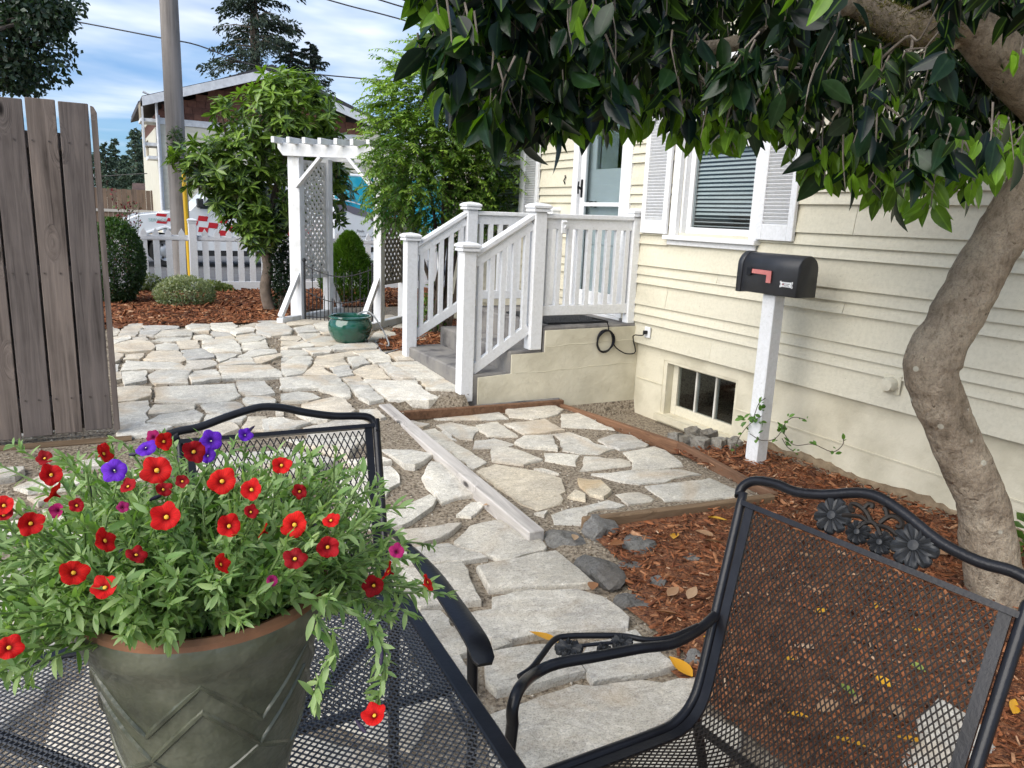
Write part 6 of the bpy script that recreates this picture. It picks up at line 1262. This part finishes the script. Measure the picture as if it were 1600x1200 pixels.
for a in ((1053, 850, 'yellow', 'curved yellow leaf on mulch right of the bluish rock'), (1120, 822, 'yellow', 'yellow leaf on mulch close behind the chair back corner'), (1062, 1058, 'yellow', 'bright yellow leaf at the path edge beside the chair arm', .10), (849, 1012, 'yellow', 'orange yellow leaf on flagstone under the chair armrest', .1), (1048, 1020, 'yellow', 'small yellow leaf on mulch seen past the chair arm', .06), (1112, 1012, 'yellow', 'yellow leaf beside the upright of the flowered chair', .06), (962, 862, 'brown', 'brown curled leaf left of the bluish rock'), (1100, 845, 'tan', 'tan folded leaf on mulch right of the yellow leaf'), (1115, 858, 'tan', 'tan flat leaf lying below the folded one'), (897, 852, 'tan', 'pale curled leaf on the flat grey rock', .07), (925, 930, 'brown', 'orange brown leaf at the corner of a path flagstone', .09), (1050, 938, 'tan', 'long tan leaf on mulch below the pale rock'), (1040, 972, 'brown', 'brown leaf on mulch above the chair arm'), (1080, 940, 'tan', 'wide tan leaf on mulch behind the chair upright'), (766, 800, 'tan', 'rust coloured leaf beside the pale timber', .07), (1055, 625, 'brown', 'dry leaf beside the reddish edging board', .06),
          (1282, 968, 'yellow', 'yellow leaf seen through upper left chair mesh', .05), (1368, 960, 'yellow', 'yellow leaf seen through the chair mesh near its top rail', .05), (1432, 1000, 'yellow', 'paired yellow leaf seen through right part of chair mesh', .06), (1432, 1058, 'green', 'pale green leaf seen through right part of chair mesh', .06), (1378, 1080, 'yellow', 'yellow leaf seen through the middle of chair mesh', .06), (1322, 1095, 'green', 'green leaf seen through the middle of chair mesh', .07), (1338, 1110, 'tan', 'tan leaf touching the green leaf behind chair mesh', .06), (1322, 1178, 'yellow', 'large yellow leaf low behind the chair mesh', .09), (1420, 1175, 'yellow', 'yellow leaf beside the pale stone behind chair mesh', .08), (1232, 1045, 'yellow', 'small yellow leaf behind the left part of chair mesh', .045), (1245, 1135, 'yellow', 'yellow brown leaf low behind left chair mesh', .06), (1580, 1120, 'yellow', 'yellow leaf on mulch at the right of the chair', .07), (1290, 1120, 'tan', 'tan leaf low behind left chair mesh'), (1400, 1130, 'tan', 'tan leaf near the pale stone'), (1350, 1130, 'brown', 'brown leaf low behind middle of chair mesh'), (1255, 880, 'tan', 'tan leaf on mulch beyond the chair top rail'), (1395, 875, 'brown', 'brown leaf on mulch beyond the cast flowers'), (1470, 875, 'tan', 'tan leaf on mulch near the trunk base')):
    fallen(a[0], a[1], a[2], a[3], (a[4] if len(a) > 4 else .085) * 1.12, .036)
# creeper on the mailbox post
cb_ = np.array([3.56, 3.47, .02]); cr_ = thing('creeper', 'young leafy creeper twining round the foot of the mailbox post', 'plant', tuple(cb_)); m_ = MB(); O, X, Z, S = [], [], [], []
XP = 3.585
for pl in ([(1148, 715), (1152, 690), (1163, 672), (1175, 660), (1190, 650)], [(1175, 660), (1180, 645), (1186, 630), (1196, 622)], [(1172, 678), (1190, 688), (1210, 686), (1222, 672), (1228, 660), (1240, 652), (1258, 655)], [(1222, 672), (1240, 695), (1270, 694), (1300, 706), (1316, 696), (1318, 686)], [(1222, 685), (1230, 698), (1240, 705)]):
    q = spline([WX(x, y, XP if x < 1200 else XP + .06) for x, y in pl], 4); m_.tube(q, .0025, 5, False)
    for p in q[3::5]:
        for k in range(3): O.append(p + rng.normal(0, .012, 3)); X.append(rdir(1)[0]); Z.append(nrm(np.array([-.4, -.4, 1]) + rng.normal(0, .3, 3))); S.append(rng.uniform(.02, .045))
for (x, y, k) in ((1165, 655, 7), (1185, 655, 5), (1222, 668, 8), (1192, 632, 4)):
    for _ in range(k): O.append(WX(x, y, XP + (.06 if x > 1200 else 0)) + rng.normal(0, .014, 3)); X.append(rdir(1)[0]); Z.append(nrm(np.array([-.5, -.4, .9]) + rng.normal(0, .3, 3))); S.append(rng.uniform(.035, .055))
m_.build('stem', BARKD, cr_); tm = leaf_t(3, lambda t: .3 * math.sin(PI * (t * .94 + .03)), .2, -.1); me = bpy.data.meshes.new('leaf'); me.from_pydata(tm[0], [], tm[1]); me.materials.append(leafmat('creeper_leaf', (.05, .13, .02), (.12, .24, .04), .45, .3, attr=False))
for i in range(len(O)): leaf_obj(cr_, me, O[i], X[i], Z[i], S[i])
# small leafy sprig at right of the trunk
b = GH(1612, 900); small_shrub('sprig', 'leafy seedling beside the camellia trunk at the wall', 'plant', b, b + [0, 0, .12], (.12, .12, .14), 60, .09, (.04, .09, .015), (.10, .18, .03), seed=33, stem=False)
# small plants between the steps and the arbor
for i, (x, y, lb_) in enumerate(((672, 500, 'strappy green plant behind the lower stair balusters'), (690, 470, 'leafy plant with pink blooms behind the stair balusters'))):
    b = np.array(G(x, y + 20, .2)); b[1] = max(b[1], 6.75); small_shrub('border_plant', lb_, 'plant', b, b + [0, 0, .18], (.2, .15, .25), 160, .12, (.05, .11, .02), (.16, .26, .05), seed=41 + i, stem=False, shell=.2, tw=.12)
# ================================================================== STREET SIDE
POLE = wood('pole_wood', (.22, .208, .20), (.12, .113, .108), (.31, .295, .285), 2, False, sc=.5)
pp = WY(279, 300, 14.5); po = MB(); po.tube([(pp[0], 14.5, 0), (pp[0], 14.5, 3), (pp[0] + .02, 14.5, 10.5)], [.155, .148, .12], 20); ut = thing('utility_pole', 'tall grey weathered wooden utility pole behind the picket fence', 'pole', (pp[0], 14.5, 0)); po.build('shaft', POLE, ut, True)
MB().box((pp[0] - 1.0, 14.35, 9.6), (pp[0] + 1.0, 14.45, 9.72)).build('crossarm', POLE, ut)
for x in (-.9, -.3, .3, .9): MB().lathe([(.03, 0), (.04, .03), (.025, .06), (.035, .09), (.01, .12)], 10, (pp[0] + x, 14.4, 9.72)).build('insulator', plain('insulator_brown', (.12, .06, .04), .3) if 'insulator_brown' not in bpy.data.materials else bpy.data.materials['insulator_brown'], ut, True)
y0_ = WY(286, 258, 14.2); y1_ = WY(297, 428, 14.2); YEL = plain('yellow_plastic', (.75, .45, .015), .4)
tag(mobj('guy_guard', MB().tube([y1_ - [0, 0, .25], y1_, (y0_ + y1_) / 2, y0_], .038, 10).mesh('guy_guard', YEL, True)), 'bright yellow plastic guy wire guard beside the utility pole', 'guard')
small_shrub('pole_ivy', 'small tuft of ivy on the utility pole', 'ivy', WY(275, 240, 14.28), WY(276, 225, 14.28), (.12, .1, .3), 260, .06, (.03, .06, .02), (.09, .14, .05), seed=50, stem=False, shell=.2)
# overhead wires
WIRE = plain('wire_black', (.02, .02, .022), .6)
def wire(pts_, dep, label, r=.018): tag(mobj('overhead_wire', MB().tube(spline([at(x, y, d) for (x, y), d in zip(pts_, dep)], 5), r, 5).mesh('overhead_wire', WIRE)), label, 'wire', 'overhead wires')
wire([(-250, -35), (120, 34), (255, 60), (310, 71), (410, 105), (580, 124), (900, 150)], [20, 20, 20, 20.3, 20.6, 21, 22], 'black overhead wire passing behind the utility pole and above the roof')
wire([(330, -55), (520, 2), (600, 23), (680, 46), (1100, 170)], [16, 16, 16, 16, 16], 'lower of the two black wires above the feathery shrub', .015)
wire([(420, -55), (600, 2), (690, 30), (1100, 165)], [15, 15, 15, 15], 'upper of the two black wires near the camellia leaves', .015)
wire([(100, 281), (165, 275), (245, 270), (300, 265)], [40, 40, 40, 40], 'thin pale wire before the distant conifers', .025)
# neighbouring building with shingled gable
BY = 34.0; k_ = BY / 26.0
def bp(x, y, yy=BY): return WY(x, y, yy)
SHIN = [M('shingle_a', (.19, .082, .055), (.13, .058, .04), 9, rough=.9), M('shingle_b', (.15, .065, .046), (.10, .046, .033), 9, rough=.9), M('shingle_c', (.22, .10, .067), (.16, .072, .05), 9, rough=.9)]
BCREAM = M('neighbour_siding', (.62, .60, .50), (.55, .53, .44), 3, rough=.7); GUT = M('gutter_white', (.72, .74, .76), rough=.5)
pl_, pk_ = bp(220, 153), bp(408, 112); xl = bp(248, 200)[0]; xp = pk_[0]; xr = 2 * xp - xl; zw = bp(250, 193)[2]; slope = (pk_[2] - pl_[2]) / (pk_[0] - pl_[0])
nb = thing('apartment_building', 'two storey cream building with brown shingled gable across the street', 'building', (xp, BY, .1))
wl = MB().box((xl, BY, .1), (xr, BY + 9, zw)); wlo = wl.build('wall', BCREAM, nb)
z = .3
while z < zw - .25: MB().add([(xl, BY - .02, z), (xr, BY - .02, z), (xr, BY - .004, z + .16), (xl, BY - .004, z + .16), (xl, BY - .001, z), (xr, BY - .001, z)], [(0, 1, 2, 3), (0, 4, 5, 1)]).build('siding_board', BCREAM, wlo); z += .165
gz0 = zw; gb_ = MB(); gb_.add([(x, y, z) for y in (BY + .02, BY + 9) for x, z in ((xl, gz0), (xr, gz0), (xr, gz0 + .5), (xp, pk_[2] - .25), (xl, gz0 + .5))], [(0, 1, 2, 3, 4), (9, 8, 7, 6, 5)] + [(i, i + 5, (i + 1) % 5 + 5, (i + 1) % 5) for i in range(5)]); gbo = gb_.build('gable', SHIN[1], nb)
row = 0; z = gz0 + .22
def roofz(x): return pk_[2] - .25 - abs(x - xp) * slope
sh_n = 0
while z < pk_[2] - .5:
    x = xl + (.15 if row % 2 else 0)
    while x < min(xr, bp(560, 170)[0]):
        wd = rng.uniform(.26, .40)
        if roofz(x) > z + .2 and roofz(x + wd) > z + .2 and sh_n < 300: MB().box((x, BY - .012 - rng.uniform(0, .012), z), (x + wd - .015, BY + .019, z + .245)).build('shingle', SHIN[rng.integers(3)], gbo); sh_n += 1
        x += wd
    z += .25; row += 1
MB().box((xl - .02, BY - .05, zw - .02), (xr + .02, BY - .02, zw + .22)).build('trim_band', GUT, nb)
for s in (-1, 1):
    xe = xp + s * (xp - pl_[0]); m_ = MB(); m_.add([(x, y, z) for y in (BY - .7, BY + 9.5) for x, z in ((xp, pk_[2]), (xe, pl_[2]), (xe, pl_[2] - .12), (xp, pk_[2] - .12))], [(0, 1, 2, 3), (7, 6, 5, 4)] + [(i, i + 4, (i + 1) % 4 + 4, (i + 1) % 4) for i in range(4)]); m_.build('roof', M('neighbour_roof', (.06, .06, .065), rough=.9) if s < 0 else bpy.data.materials['neighbour_roof'], nb)
    m_ = MB(); m_.add([(x, y, z) for y in (BY - .78, BY - .705) for x, z in ((xp, pk_[2] - .03), (xe, pl_[2] - .03), (xe, pl_[2] - .36), (xp, pk_[2] - .36))], [(0, 1, 2, 3), (7, 6, 5, 4)] + [(i, i + 4, (i + 1) % 4 + 4, (i + 1) % 4) for i in range(4)]); m_.build('barge_board', GUT, nb)
MB().box((xl - .09, BY - .09, .1), (xl + .05, BY - .025, zw + .3)).build('corner_board', GUT, nb)
dwn = MB().tube([(xl - .05, BY - .14, .2), (xl - .05, BY - .14, zw + .95), (xl - .5, BY - .14, zw + 1.1)], .05, 8).build('downspout', GUT, nb)
for z, d in ((zw + .05, .62), (zw - .85, .52), (zw - 1.35, .42)):
    MB().box((xl - d, BY + .1, z), (xl, BY + 1.6, z + .12)).build('balcony', GUT, nb); MB().box((xl - d * .95, BY + .4, z + .14), (xl - d * .9, BY + 1.6, z + .72)).build('balcony_panel', plain('soffit_tan', (.28, .24, .17), .8) if 'soffit_tan' not in bpy.data.materials else bpy.data.materials['soffit_tan'], nb)
MB().box((xl - .58, BY + .05, zw - 1.3), (xl - .51, BY + .12, pl_[2] - .3)).build('balcony_post', GUT, nb)
# second gable behind, to the right
x2, z2 = bp(446, 114, BY + 2)[0], bp(446, 114, BY + 2)[2]; rb_ = thing('rear_building', 'grey roofed building wing rising right of the shingled gable', 'building', (x2, BY + 12, .1))
for s in (-1, 1):
    m_ = MB(); m_.add([(x, y, z) for y in (BY + 9.8, BY + 18) for x, z in ((x2 + 1, z2 + 1.6), (x2 + 1 + s * 6.5, z2 - .9), (x2 + 1 + s * 6.5, z2 - 1.2), (x2 + 1, z2 + 1.3))], [(0, 1, 2, 3), (7, 6, 5, 4)] + [(i, i + 4, (i + 1) % 4 + 4, (i + 1) % 4) for i in range(4)]); m_.build('roof', GUT if s > 5 else bpy.data.materials['neighbour_roof'], rb_)
MB().box((x2 - 5, BY + 10, .1), (x2 + 7, BY + 17.8, z2 - 1.1)).build('wall', BCREAM, rb_)
# far house, shed roof and board fence
FW = wood('far_fence_wood', (.16, .12, .095), (.10, .075, .06), (.20, .155, .125), 2, False, sc=.4)
fy = 40.0; fa, fb = WY(120, 306, fy), WY(253, 300, fy); ff_ = thing('board_fence', 'long dark brown board fence far across the street', 'fence', ((fa[0] + fb[0]) / 2, fy, .1)); x = fa[0]; i = 0
fm_ = MB().box((0, 0, 0), (.19, .03, fb[2] - .05)).mesh('board', FW)
while x < fb[0]: mobj('board', fm_, ff_, (x - (fa[0] + fb[0]) / 2, 0, rng.normal(0, .012))); x += .2
MB().box((fa[0], fy - .06, 1.0), (fb[0], fy - .005, 1.12)).build('rail', plain('pale_rail', (.45, .44, .42), .7), ff_)
fh = thing('brown_house', 'distant house with dark brown shingle roof beyond the board fence', 'house', (WY(228, 300, 60)[0], 62, .1)); a_, b_ = WY(208, 284, 60), WY(248, 318, 60)
MB().add([(a_[0], 60.5, b_[2]), (a_[0] + 4, 60.5, b_[2]), (a_[0] + 4, 63.5, a_[2]), (a_[0] + .1, 63.5, a_[2]), (a_[0], 66.5, b_[2]), (a_[0] + 4, 66.5, b_[2])], [(0, 1, 2, 3), (3, 2, 5, 4), (0, 3, 4), (1, 5, 2)]).build('roof', M('brown_roof', (.11, .07, .06), (.07, .045, .04), 3, rough=.95), fh); MB().box((a_[0] + .2, 60.8, .1), (a_[0] + 3.9, 66.3, b_[2] + .02)).build('wall', BCREAM, fh)
sh_ = thing('grey_shed', 'distant small grey roofed shed left of the brown house', 'shed', (WY(172, 300, 58)[0], 59, .1)); a_ = WY(166, 294, 58); e1, e2 = WY(145, 308, 58), WY(194, 306, 58)
MB().add([(x, y, z) for y in (58, 62) for x, z in ((e1[0], e1[2]), (a_[0], a_[2]), (e2[0], e2[2]), (e2[0], e2[2] - .15), (a_[0], a_[2] - .15), (e1[0], e1[2] - .15))], [tuple(range(6)), tuple(range(11, 5, -1))] + [(i, i + 6, (i + 1) % 6 + 6, (i + 1) % 6) for i in range(6)]).build('roof', plain('shed_roof', (.20, .20, .205), .9), sh_); MB().box((e1[0] + .3, 58.3, .1), (e2[0] - .3, 61.7, e2[2] - .1)).build('wall', BCREAM, sh_)
# ================================================================== VEHICLES
CARW = M('car_white', (.78, .80, .81), (.75, .77, .78), 2, rough=.25, coat=.5); CARR = plain('car_red', (.55, .02, .03), .35); TYRE = plain('tyre', (.018, .018, .018), .8); RIM = M('wheel_steel', (.55, .56, .57), rough=.35, metal=.6); CG = plain('car_glass', (.03, .04, .045), .08); BLKP = plain('black_plastic', (.02, .02, .02), .6)
def wheel(par, x, y, z, r, wd):
    t = mobj('wheel', MB().lathe([(r * .62, -wd / 2), (r * .9, -wd / 2), (r, -wd * .35), (r, wd * .35), (r * .9, wd / 2), (r * .62, wd / 2)], 32).mesh('wheel', TYRE, True), par, tuple(np.array([x, y, z]) - ORG[par.name]), (PI / 2, 0, 0))
    mobj('rim', MB().lathe([(r * .64, wd * .42), (r * .58, wd * .30), (r * .45, wd * .22), (r * .3, wd * .34), (r * .12, wd * .36), (.001, wd * .36)], 24).mesh('rim', RIM, True), t)
    h = MB()
    for k in range(6): a = k * PI / 3; h.lathe([(r * .07, wd * .30), (r * .07, wd * .335), (.001, wd * .335)], 8, (r * .46 * math.cos(a), r * .46 * math.sin(a), 0))
    mobj('rim_holes', h.mesh('rim_holes', BLKP), t)
VY = 18.6; e = WY(186, 345, VY); vx = e[0]; zs = .105; W2 = 1.9
tk = thing('white_truck', 'white truck with red checker stripes parked behind the picket fence', 'truck', (vx + 2.6, VY + 1, zs))
def side(xs): return [(vx + x, z) for x, z in xs]
pr = side([(0, .48), (.0, .85), (.06, 1.08), (.35, 1.22), (1.25, 1.34), (1.42, 1.36), (2.05, 2.02), (2.25, 2.10), (5.4, 2.12), (5.4, .48), (4.75, .48), (4.62, .80), (4.2, .92), (3.78, .80), (3.65, .46), (1.42, .46), (1.3, .80), (.9, .93), (.5, .80), (.38, .48)])
n = len(pr); m_ = MB(); m_.add([(x, y, z + zs - .1) for y in (VY, VY + W2) for x, z in pr], [tuple(range(n)), tuple(range(2 * n - 1, n - 1, -1))] + [(i, i + n, (i + 1) % n + n, (i + 1) % n) for i in range(n)]); tko = m_.build('body', CARW, tk, False, .02)
for (xa, xb, za, zb2, sl_) in ((1.62, 2.5, 1.40, 1.98, .5), (2.6, 3.5, 1.40, 2.0, 0)):
    MB().add([(vx + x, VY - .012, z) for x, z in ((xa, za), (xb, za), (xb, zb2), (xa + sl_, zb2))] + [(vx + x, VY + .01, z) for x, z in ((xa, za), (xb, za), (xb, zb2), (xa + sl_, zb2))], [(0, 1, 2, 3), (0, 4, 5, 1), (1, 5, 6, 2), (2, 6, 7, 3), (3, 7, 4, 0)]).build('side_window', CG, tk)
MB().add([(vx + 1.46, VY + .1, 1.40), (vx + 2.05, VY + .15, 2.03), (vx + 2.05, VY + W2 - .15, 2.03), (vx + 1.46, VY + W2 - .1, 1.40)], [(0, 1, 2, 3)]).build('windscreen', CG, tk)
MB().box((vx + .02, VY - .015, .88), (vx + .32, VY + .05, 1.06)).build('headlight', M('lamp_glass', (.6, .62, .64), rough=.1), tk, bevel=.01)
MB().box((vx - .1, VY + .02, .42), (vx + .06, VY + W2 - .02, .66)).build('bumper', CARW, tk, bevel=.02)
mr_ = MB().box((vx + 1.55, VY - .2, 1.42), (vx + 1.68, VY - .02, 1.62)).build('mirror', BLKP, tk, bevel=.02)
hs = MB().tube([(vx + .38, VY - .01, .50), (vx + .46, VY - .012, .82), (vx + .9, VY - .014, .98), (vx + 1.34, VY - .012, .82), (vx + 1.44, VY - .01, .50)], .035, 6).build('wheel_arch', CARW, tk, True)
MB().box((vx + 1.45, VY - .005, .36), (vx + 3.6, VY + .1, .48)).build('side_step', BLKP, tk)
for x in (.9, 4.2):
    for yy in (VY + .12, VY + W2 - .12): wheel(tk, vx + x, yy, zs + .345, .345, .24)
chk = MB(); 
for r_ in range(3):
    for c_ in range(22):
        if (r_ + c_) % 2: continue
        x = vx + .75 + c_ * .21; hh_ = min(.17, .075 + c_ * .012); z = 1.27 - r_ * hh_ - .006 * c_; s = hh_ / .1; 
        if x > vx + 5.2: continue
        chk.add([(x, VY - .006, z), (x + .2, VY - .006, z - .015), (x + .17, VY - .006, z - .1 * s), (x - .03, VY - .006, z - .1 * s + .015)], [(0, 1, 2, 3)])
chk.build('checker_stripe', CARR, tk)
text('SERVICE', .10, (vx + .75, VY - .012, 1.12), (PI / 2, 0, 0), plain('teal_print', (.25, .45, .42), .5), tk)
# turquoise and white box van
TURQ = M('turquoise_wrap', (.02, .42, .58), (.015, .33, .50), 2.5, rough=.25, c3=(.12, .56, .66)); GREYW = plain('grey_wrap', (.16, .15, .18), .4); VW = 16.2
a_ = WY(520, 285, VW); b_ = WY(690, 420, VW); v0, v1_ = a_[0], a_[0] + 4.6; zt = 2.25
vn = thing('wrapped_van', 'white van with turquoise wave graphics and black lettering behind the arbor', 'van', ((v0 + v1_) / 2, VW + 1, zs))
pr = [(v0, .42), (v0, zt - .08), (v0 + .1, zt), (v0 + 3.4, zt), (v0 + 4.0, 1.35), (v0 + 4.55, 1.15), (v0 + 4.6, .45)]; n = len(pr); m_ = MB(); m_.add([(x, y, z) for y in (VW, VW + 1.9) for x, z in pr], [tuple(range(n)), tuple(range(2 * n - 1, n - 1, -1))] + [(i, i + n, (i + 1) % n + n, (i + 1) % n) for i in range(n)]); m_.build('body', CARW, vn, False, .03)
w_ = MB(); vs = []; fs = []
K = 24
for i in range(K + 1):
    x = v0 + .03 + 3.3 * i / K; zc = 1.62 - .55 * sm(i / K * 1.5) + .0; vs += [(x, VW - .006, zc), (x, VW - .006, zt - .05)]
w_.add(vs, [(2 * i, 2 * i + 2, 2 * i + 3, 2 * i + 1) for i in range(K)]); w_.build('wave_panel', TURQ, vn)
w_ = MB(); vs = []
for i in range(K + 1): x = v0 + .03 + 3.3 * i / K; zc = 1.62 - .55 * sm(i / K * 1.5); vs += [(x, VW - .008, zc - .14 - .02 * math.sin(i * 2.3)), (x, VW - .008, zc + .0)]
w_.add(vs, [(2 * i, 2 * i + 2, 2 * i + 3, 2 * i + 1) for i in range(K)]); w_.build('wave_edge', GREYW, vn)
w_ = MB(); vs = []
for i in range(K + 1): x = v0 + .03 + 3.3 * i / K; zc = 1.70 - .55 * sm(i / K * 1.5); vs += [(x, VW - .009, zc), (x, VW - .009, zc + .025)]
w_.add(vs, [(2 * i, 2 * i + 2, 2 * i + 3, 2 * i + 1) for i in range(K)]); w_.build('wave_line', CARW, vn)
for (x, y, tx, s) in ((563, 361, 'Pools', .075), (566, 369, 'Pool care and service', .055), (565, 376, 'Repair', .055), (578, 377, 'Supply', .055), (565, 380, 'Spas', .06), (578, 381, 'Salts', .06)): p = WY(x, y, VW); text(tx, s, (p[0], VW - .012, p[2]), (PI / 2, 0, 0), BLKP, vn)
for x in (v0 + .9, v0 + 3.7):
    for yy in (VW + .1, VW + 1.8): wheel(vn, x, yy, zs + .33, .33, .22)
MB().box((v0 + 3.0, VW - .008, 1.45), (v0 + 3.55, VW + .02, 2.05)).build('side_window', CG, vn)
# ================================================================== DISTANT TREES
def conifer(name, label, px, ytop, ybase, dep, hw, seed, n_br=46, nn=90, ca=(.010, .022, .014), cb=(.035, .06, .035), sparse=1.0, cut=None, group='distant conifers', z0=.1, nl=1.0):
    q = np.random.default_rng(seed); top = at(px, ytop, dep); base = np.array([top[0], top[1], z0]); Hh = top[2] - z0; t = thing(name, label, 'tree', tuple(base), group)
    MB().tube([base, base + [0, 0, Hh * .5], top], [Hh * .018, Hh * .012, .02], 8).build('trunk', BARKD, t); R0 = hw * dep / F; O, X, S, br_ = [], [], [], MB()
    zlo = .18 if cut is None else cut
    for i in range(n_br):
        f = zlo + (1 - zlo) * ((i + q.random()) / n_br) ** .9; z = z0 + Hh * f; a = q.uniform(0, 2 * PI); r = R0 * ((1 - f) / (1 - zlo)) ** .8 * q.uniform(.55, 1.1) + .05 * R0; d = np.array([math.cos(a), math.sin(a), 0]); b0 = np.array([top[0], top[1], z]); e = b0 + d * r + [0, 0, r * q.uniform(-.35, .12)]; br_.tube([b0, (b0 + e) / 2 + [0, 0, .06 * r], e], [.012 * Hh * .3, .006 * Hh * .3, .01], 4, False)
        m_ = int(nn * (.35 + .65 * r / R0)); s = q.random(m_) ** .75; sd = np.cross(d, (0, 0, 1)); O.append(b0 + (e - b0) * s[:, None] + sd * (q.normal(0, .16, m_) * r * (1.1 - s * .7))[:, None] + np.c_[np.zeros(m_), np.zeros(m_), -np.abs(q.normal(0, .07, m_)) * r + .05 * r * np.sin(s * PI)])
        X.append(d * .6 + sd * q.normal(0, .6, m_)[:, None] + np.c_[np.zeros(m_), np.zeros(m_), q.normal(-.45, .35, m_)]); S.append(q.uniform(.5, 1.1, m_) * R0 * .10 * nl)
    br_.build('branches', BARKD, t); O, X, S = np.concatenate(O), np.concatenate(X), np.concatenate(S); tm = ([(0, -.05, 0), (0, .05, 0), (.45, .20, -.03), (1, 0, -.12), (.45, -.20, -.03)], [(0, 1, 2, 3, 4)])
    scatter('foliage', tm[0], tm[1], O, X, rdir(len(O), .7), S, leafmat(name + str(seed), ca, cb, .8, .1), t)['kind'] = 'stuff'; return t
conifer('fir_tree', 'tall dark fir with wide ragged branches above the neighbouring roof', 388, -260, 130, 62, 105, 1, 120, 210, cut=.40, nl=.75)
conifer('fir_tree', 'small pointed fir right of the tallest fir', 484, 66, 140, 66, 78, 2, 90, 120, cut=.5, nl=.8)
conifer('fir_tree', 'short fir between the tallest fir and the pointed one', 456, 66, 140, 70, 82, 3, 90, 120, cut=.5, nl=.8)
for i, (x, y, hw, dep, lb_) in enumerate(((163, 222, 20, 150, 'leftmost distant fir beside the cedar gate'), (178, 216, 22, 160, 'second distant fir from the cedar gate'), (209, 200, 26, 150, 'tallest of the distant firs left of the building'), (220, 202, 24, 165, 'distant fir half behind the tallest distant fir'), (238, 226, 26, 155, 'distant fir against the building corner'), (150, 238, 24, 170, 'distant fir peeking past the gate edge'), (195, 242, 26, 175, 'shortest distant fir in the middle of the row'))):
    conifer('distant_fir', lb_, x, y, 310, dep, hw * 1.5, 20 + i, 90, 90, (.035, .065, .045), (.10, .15, .10), cut=.05, nl=1.5, group='distant firs left of the building')
# leafy tree at upper left, behind the gate
b = np.array([-2.2, 12.2, .2]); lt_ = thing('leafy_tree', 'leafy tree overhanging the cedar gate at upper left', 'tree', tuple(b)); br_ = MB(); br_.tube(spline([b, b + [.1, 0, 1.5], b + [.3, -.2, 3.0], b + [.5, -.3, 4.5]], 5), list(np.linspace(.16, .06, 16)), 10); P = []; D_ = []
for (c, r, n) in (((10, 70), (.75, .8, .62), 2600), ((60, 20), (.62, .7, .42), 1900), ((-60, 40), (1.0, .9, .9), 2600), ((20, 130), (.35, .5, .2), 600), ((-40, -60), (1.2, 1.0, .8), 2600), ((90, 25), (.28, .4, .22), 500), ((40, 95), (.35, .4, .25), 600)):
    cc_ = at(c[0], c[1], 10.8); p, d = blob_pts(n, cc_, r, .25, .5, seed=abs(c[0]) + 5); P.append(p); D_.append(d); br_.tube(spline([b + [.3, -.2, 2.6], (b + [.3, -.2, 2.9] + cc_) / 2, cc_], 4), list(np.linspace(.05, .012, 9)), 6, False)
    for _ in range(8): e = cc_ + rdir(1)[0] * r * .95; br_.tube([cc_, (cc_ + e) / 2 + rng.normal(0, .05, 3), e], [.014, .008, .003], 4, False)
br_.build('limbs', BARKD, lt_, True); P = np.concatenate(P); D_ = np.concatenate(D_); n = len(P); tm = leaf_t(2, lambda q: .3 * math.sin(PI * (q * .94 + .03)), .2, -.15); scatter('foliage', tm[0], tm[1], P, D_ * .4 + rdir(n, -.5), rdir(n, .5), rng.uniform(.06, .11, n), leafmat('leafy_tree_leaf', (.014, .032, .018), (.05, .085, .045), .4, .25), lt_, None, True)['kind'] = 'stuff'
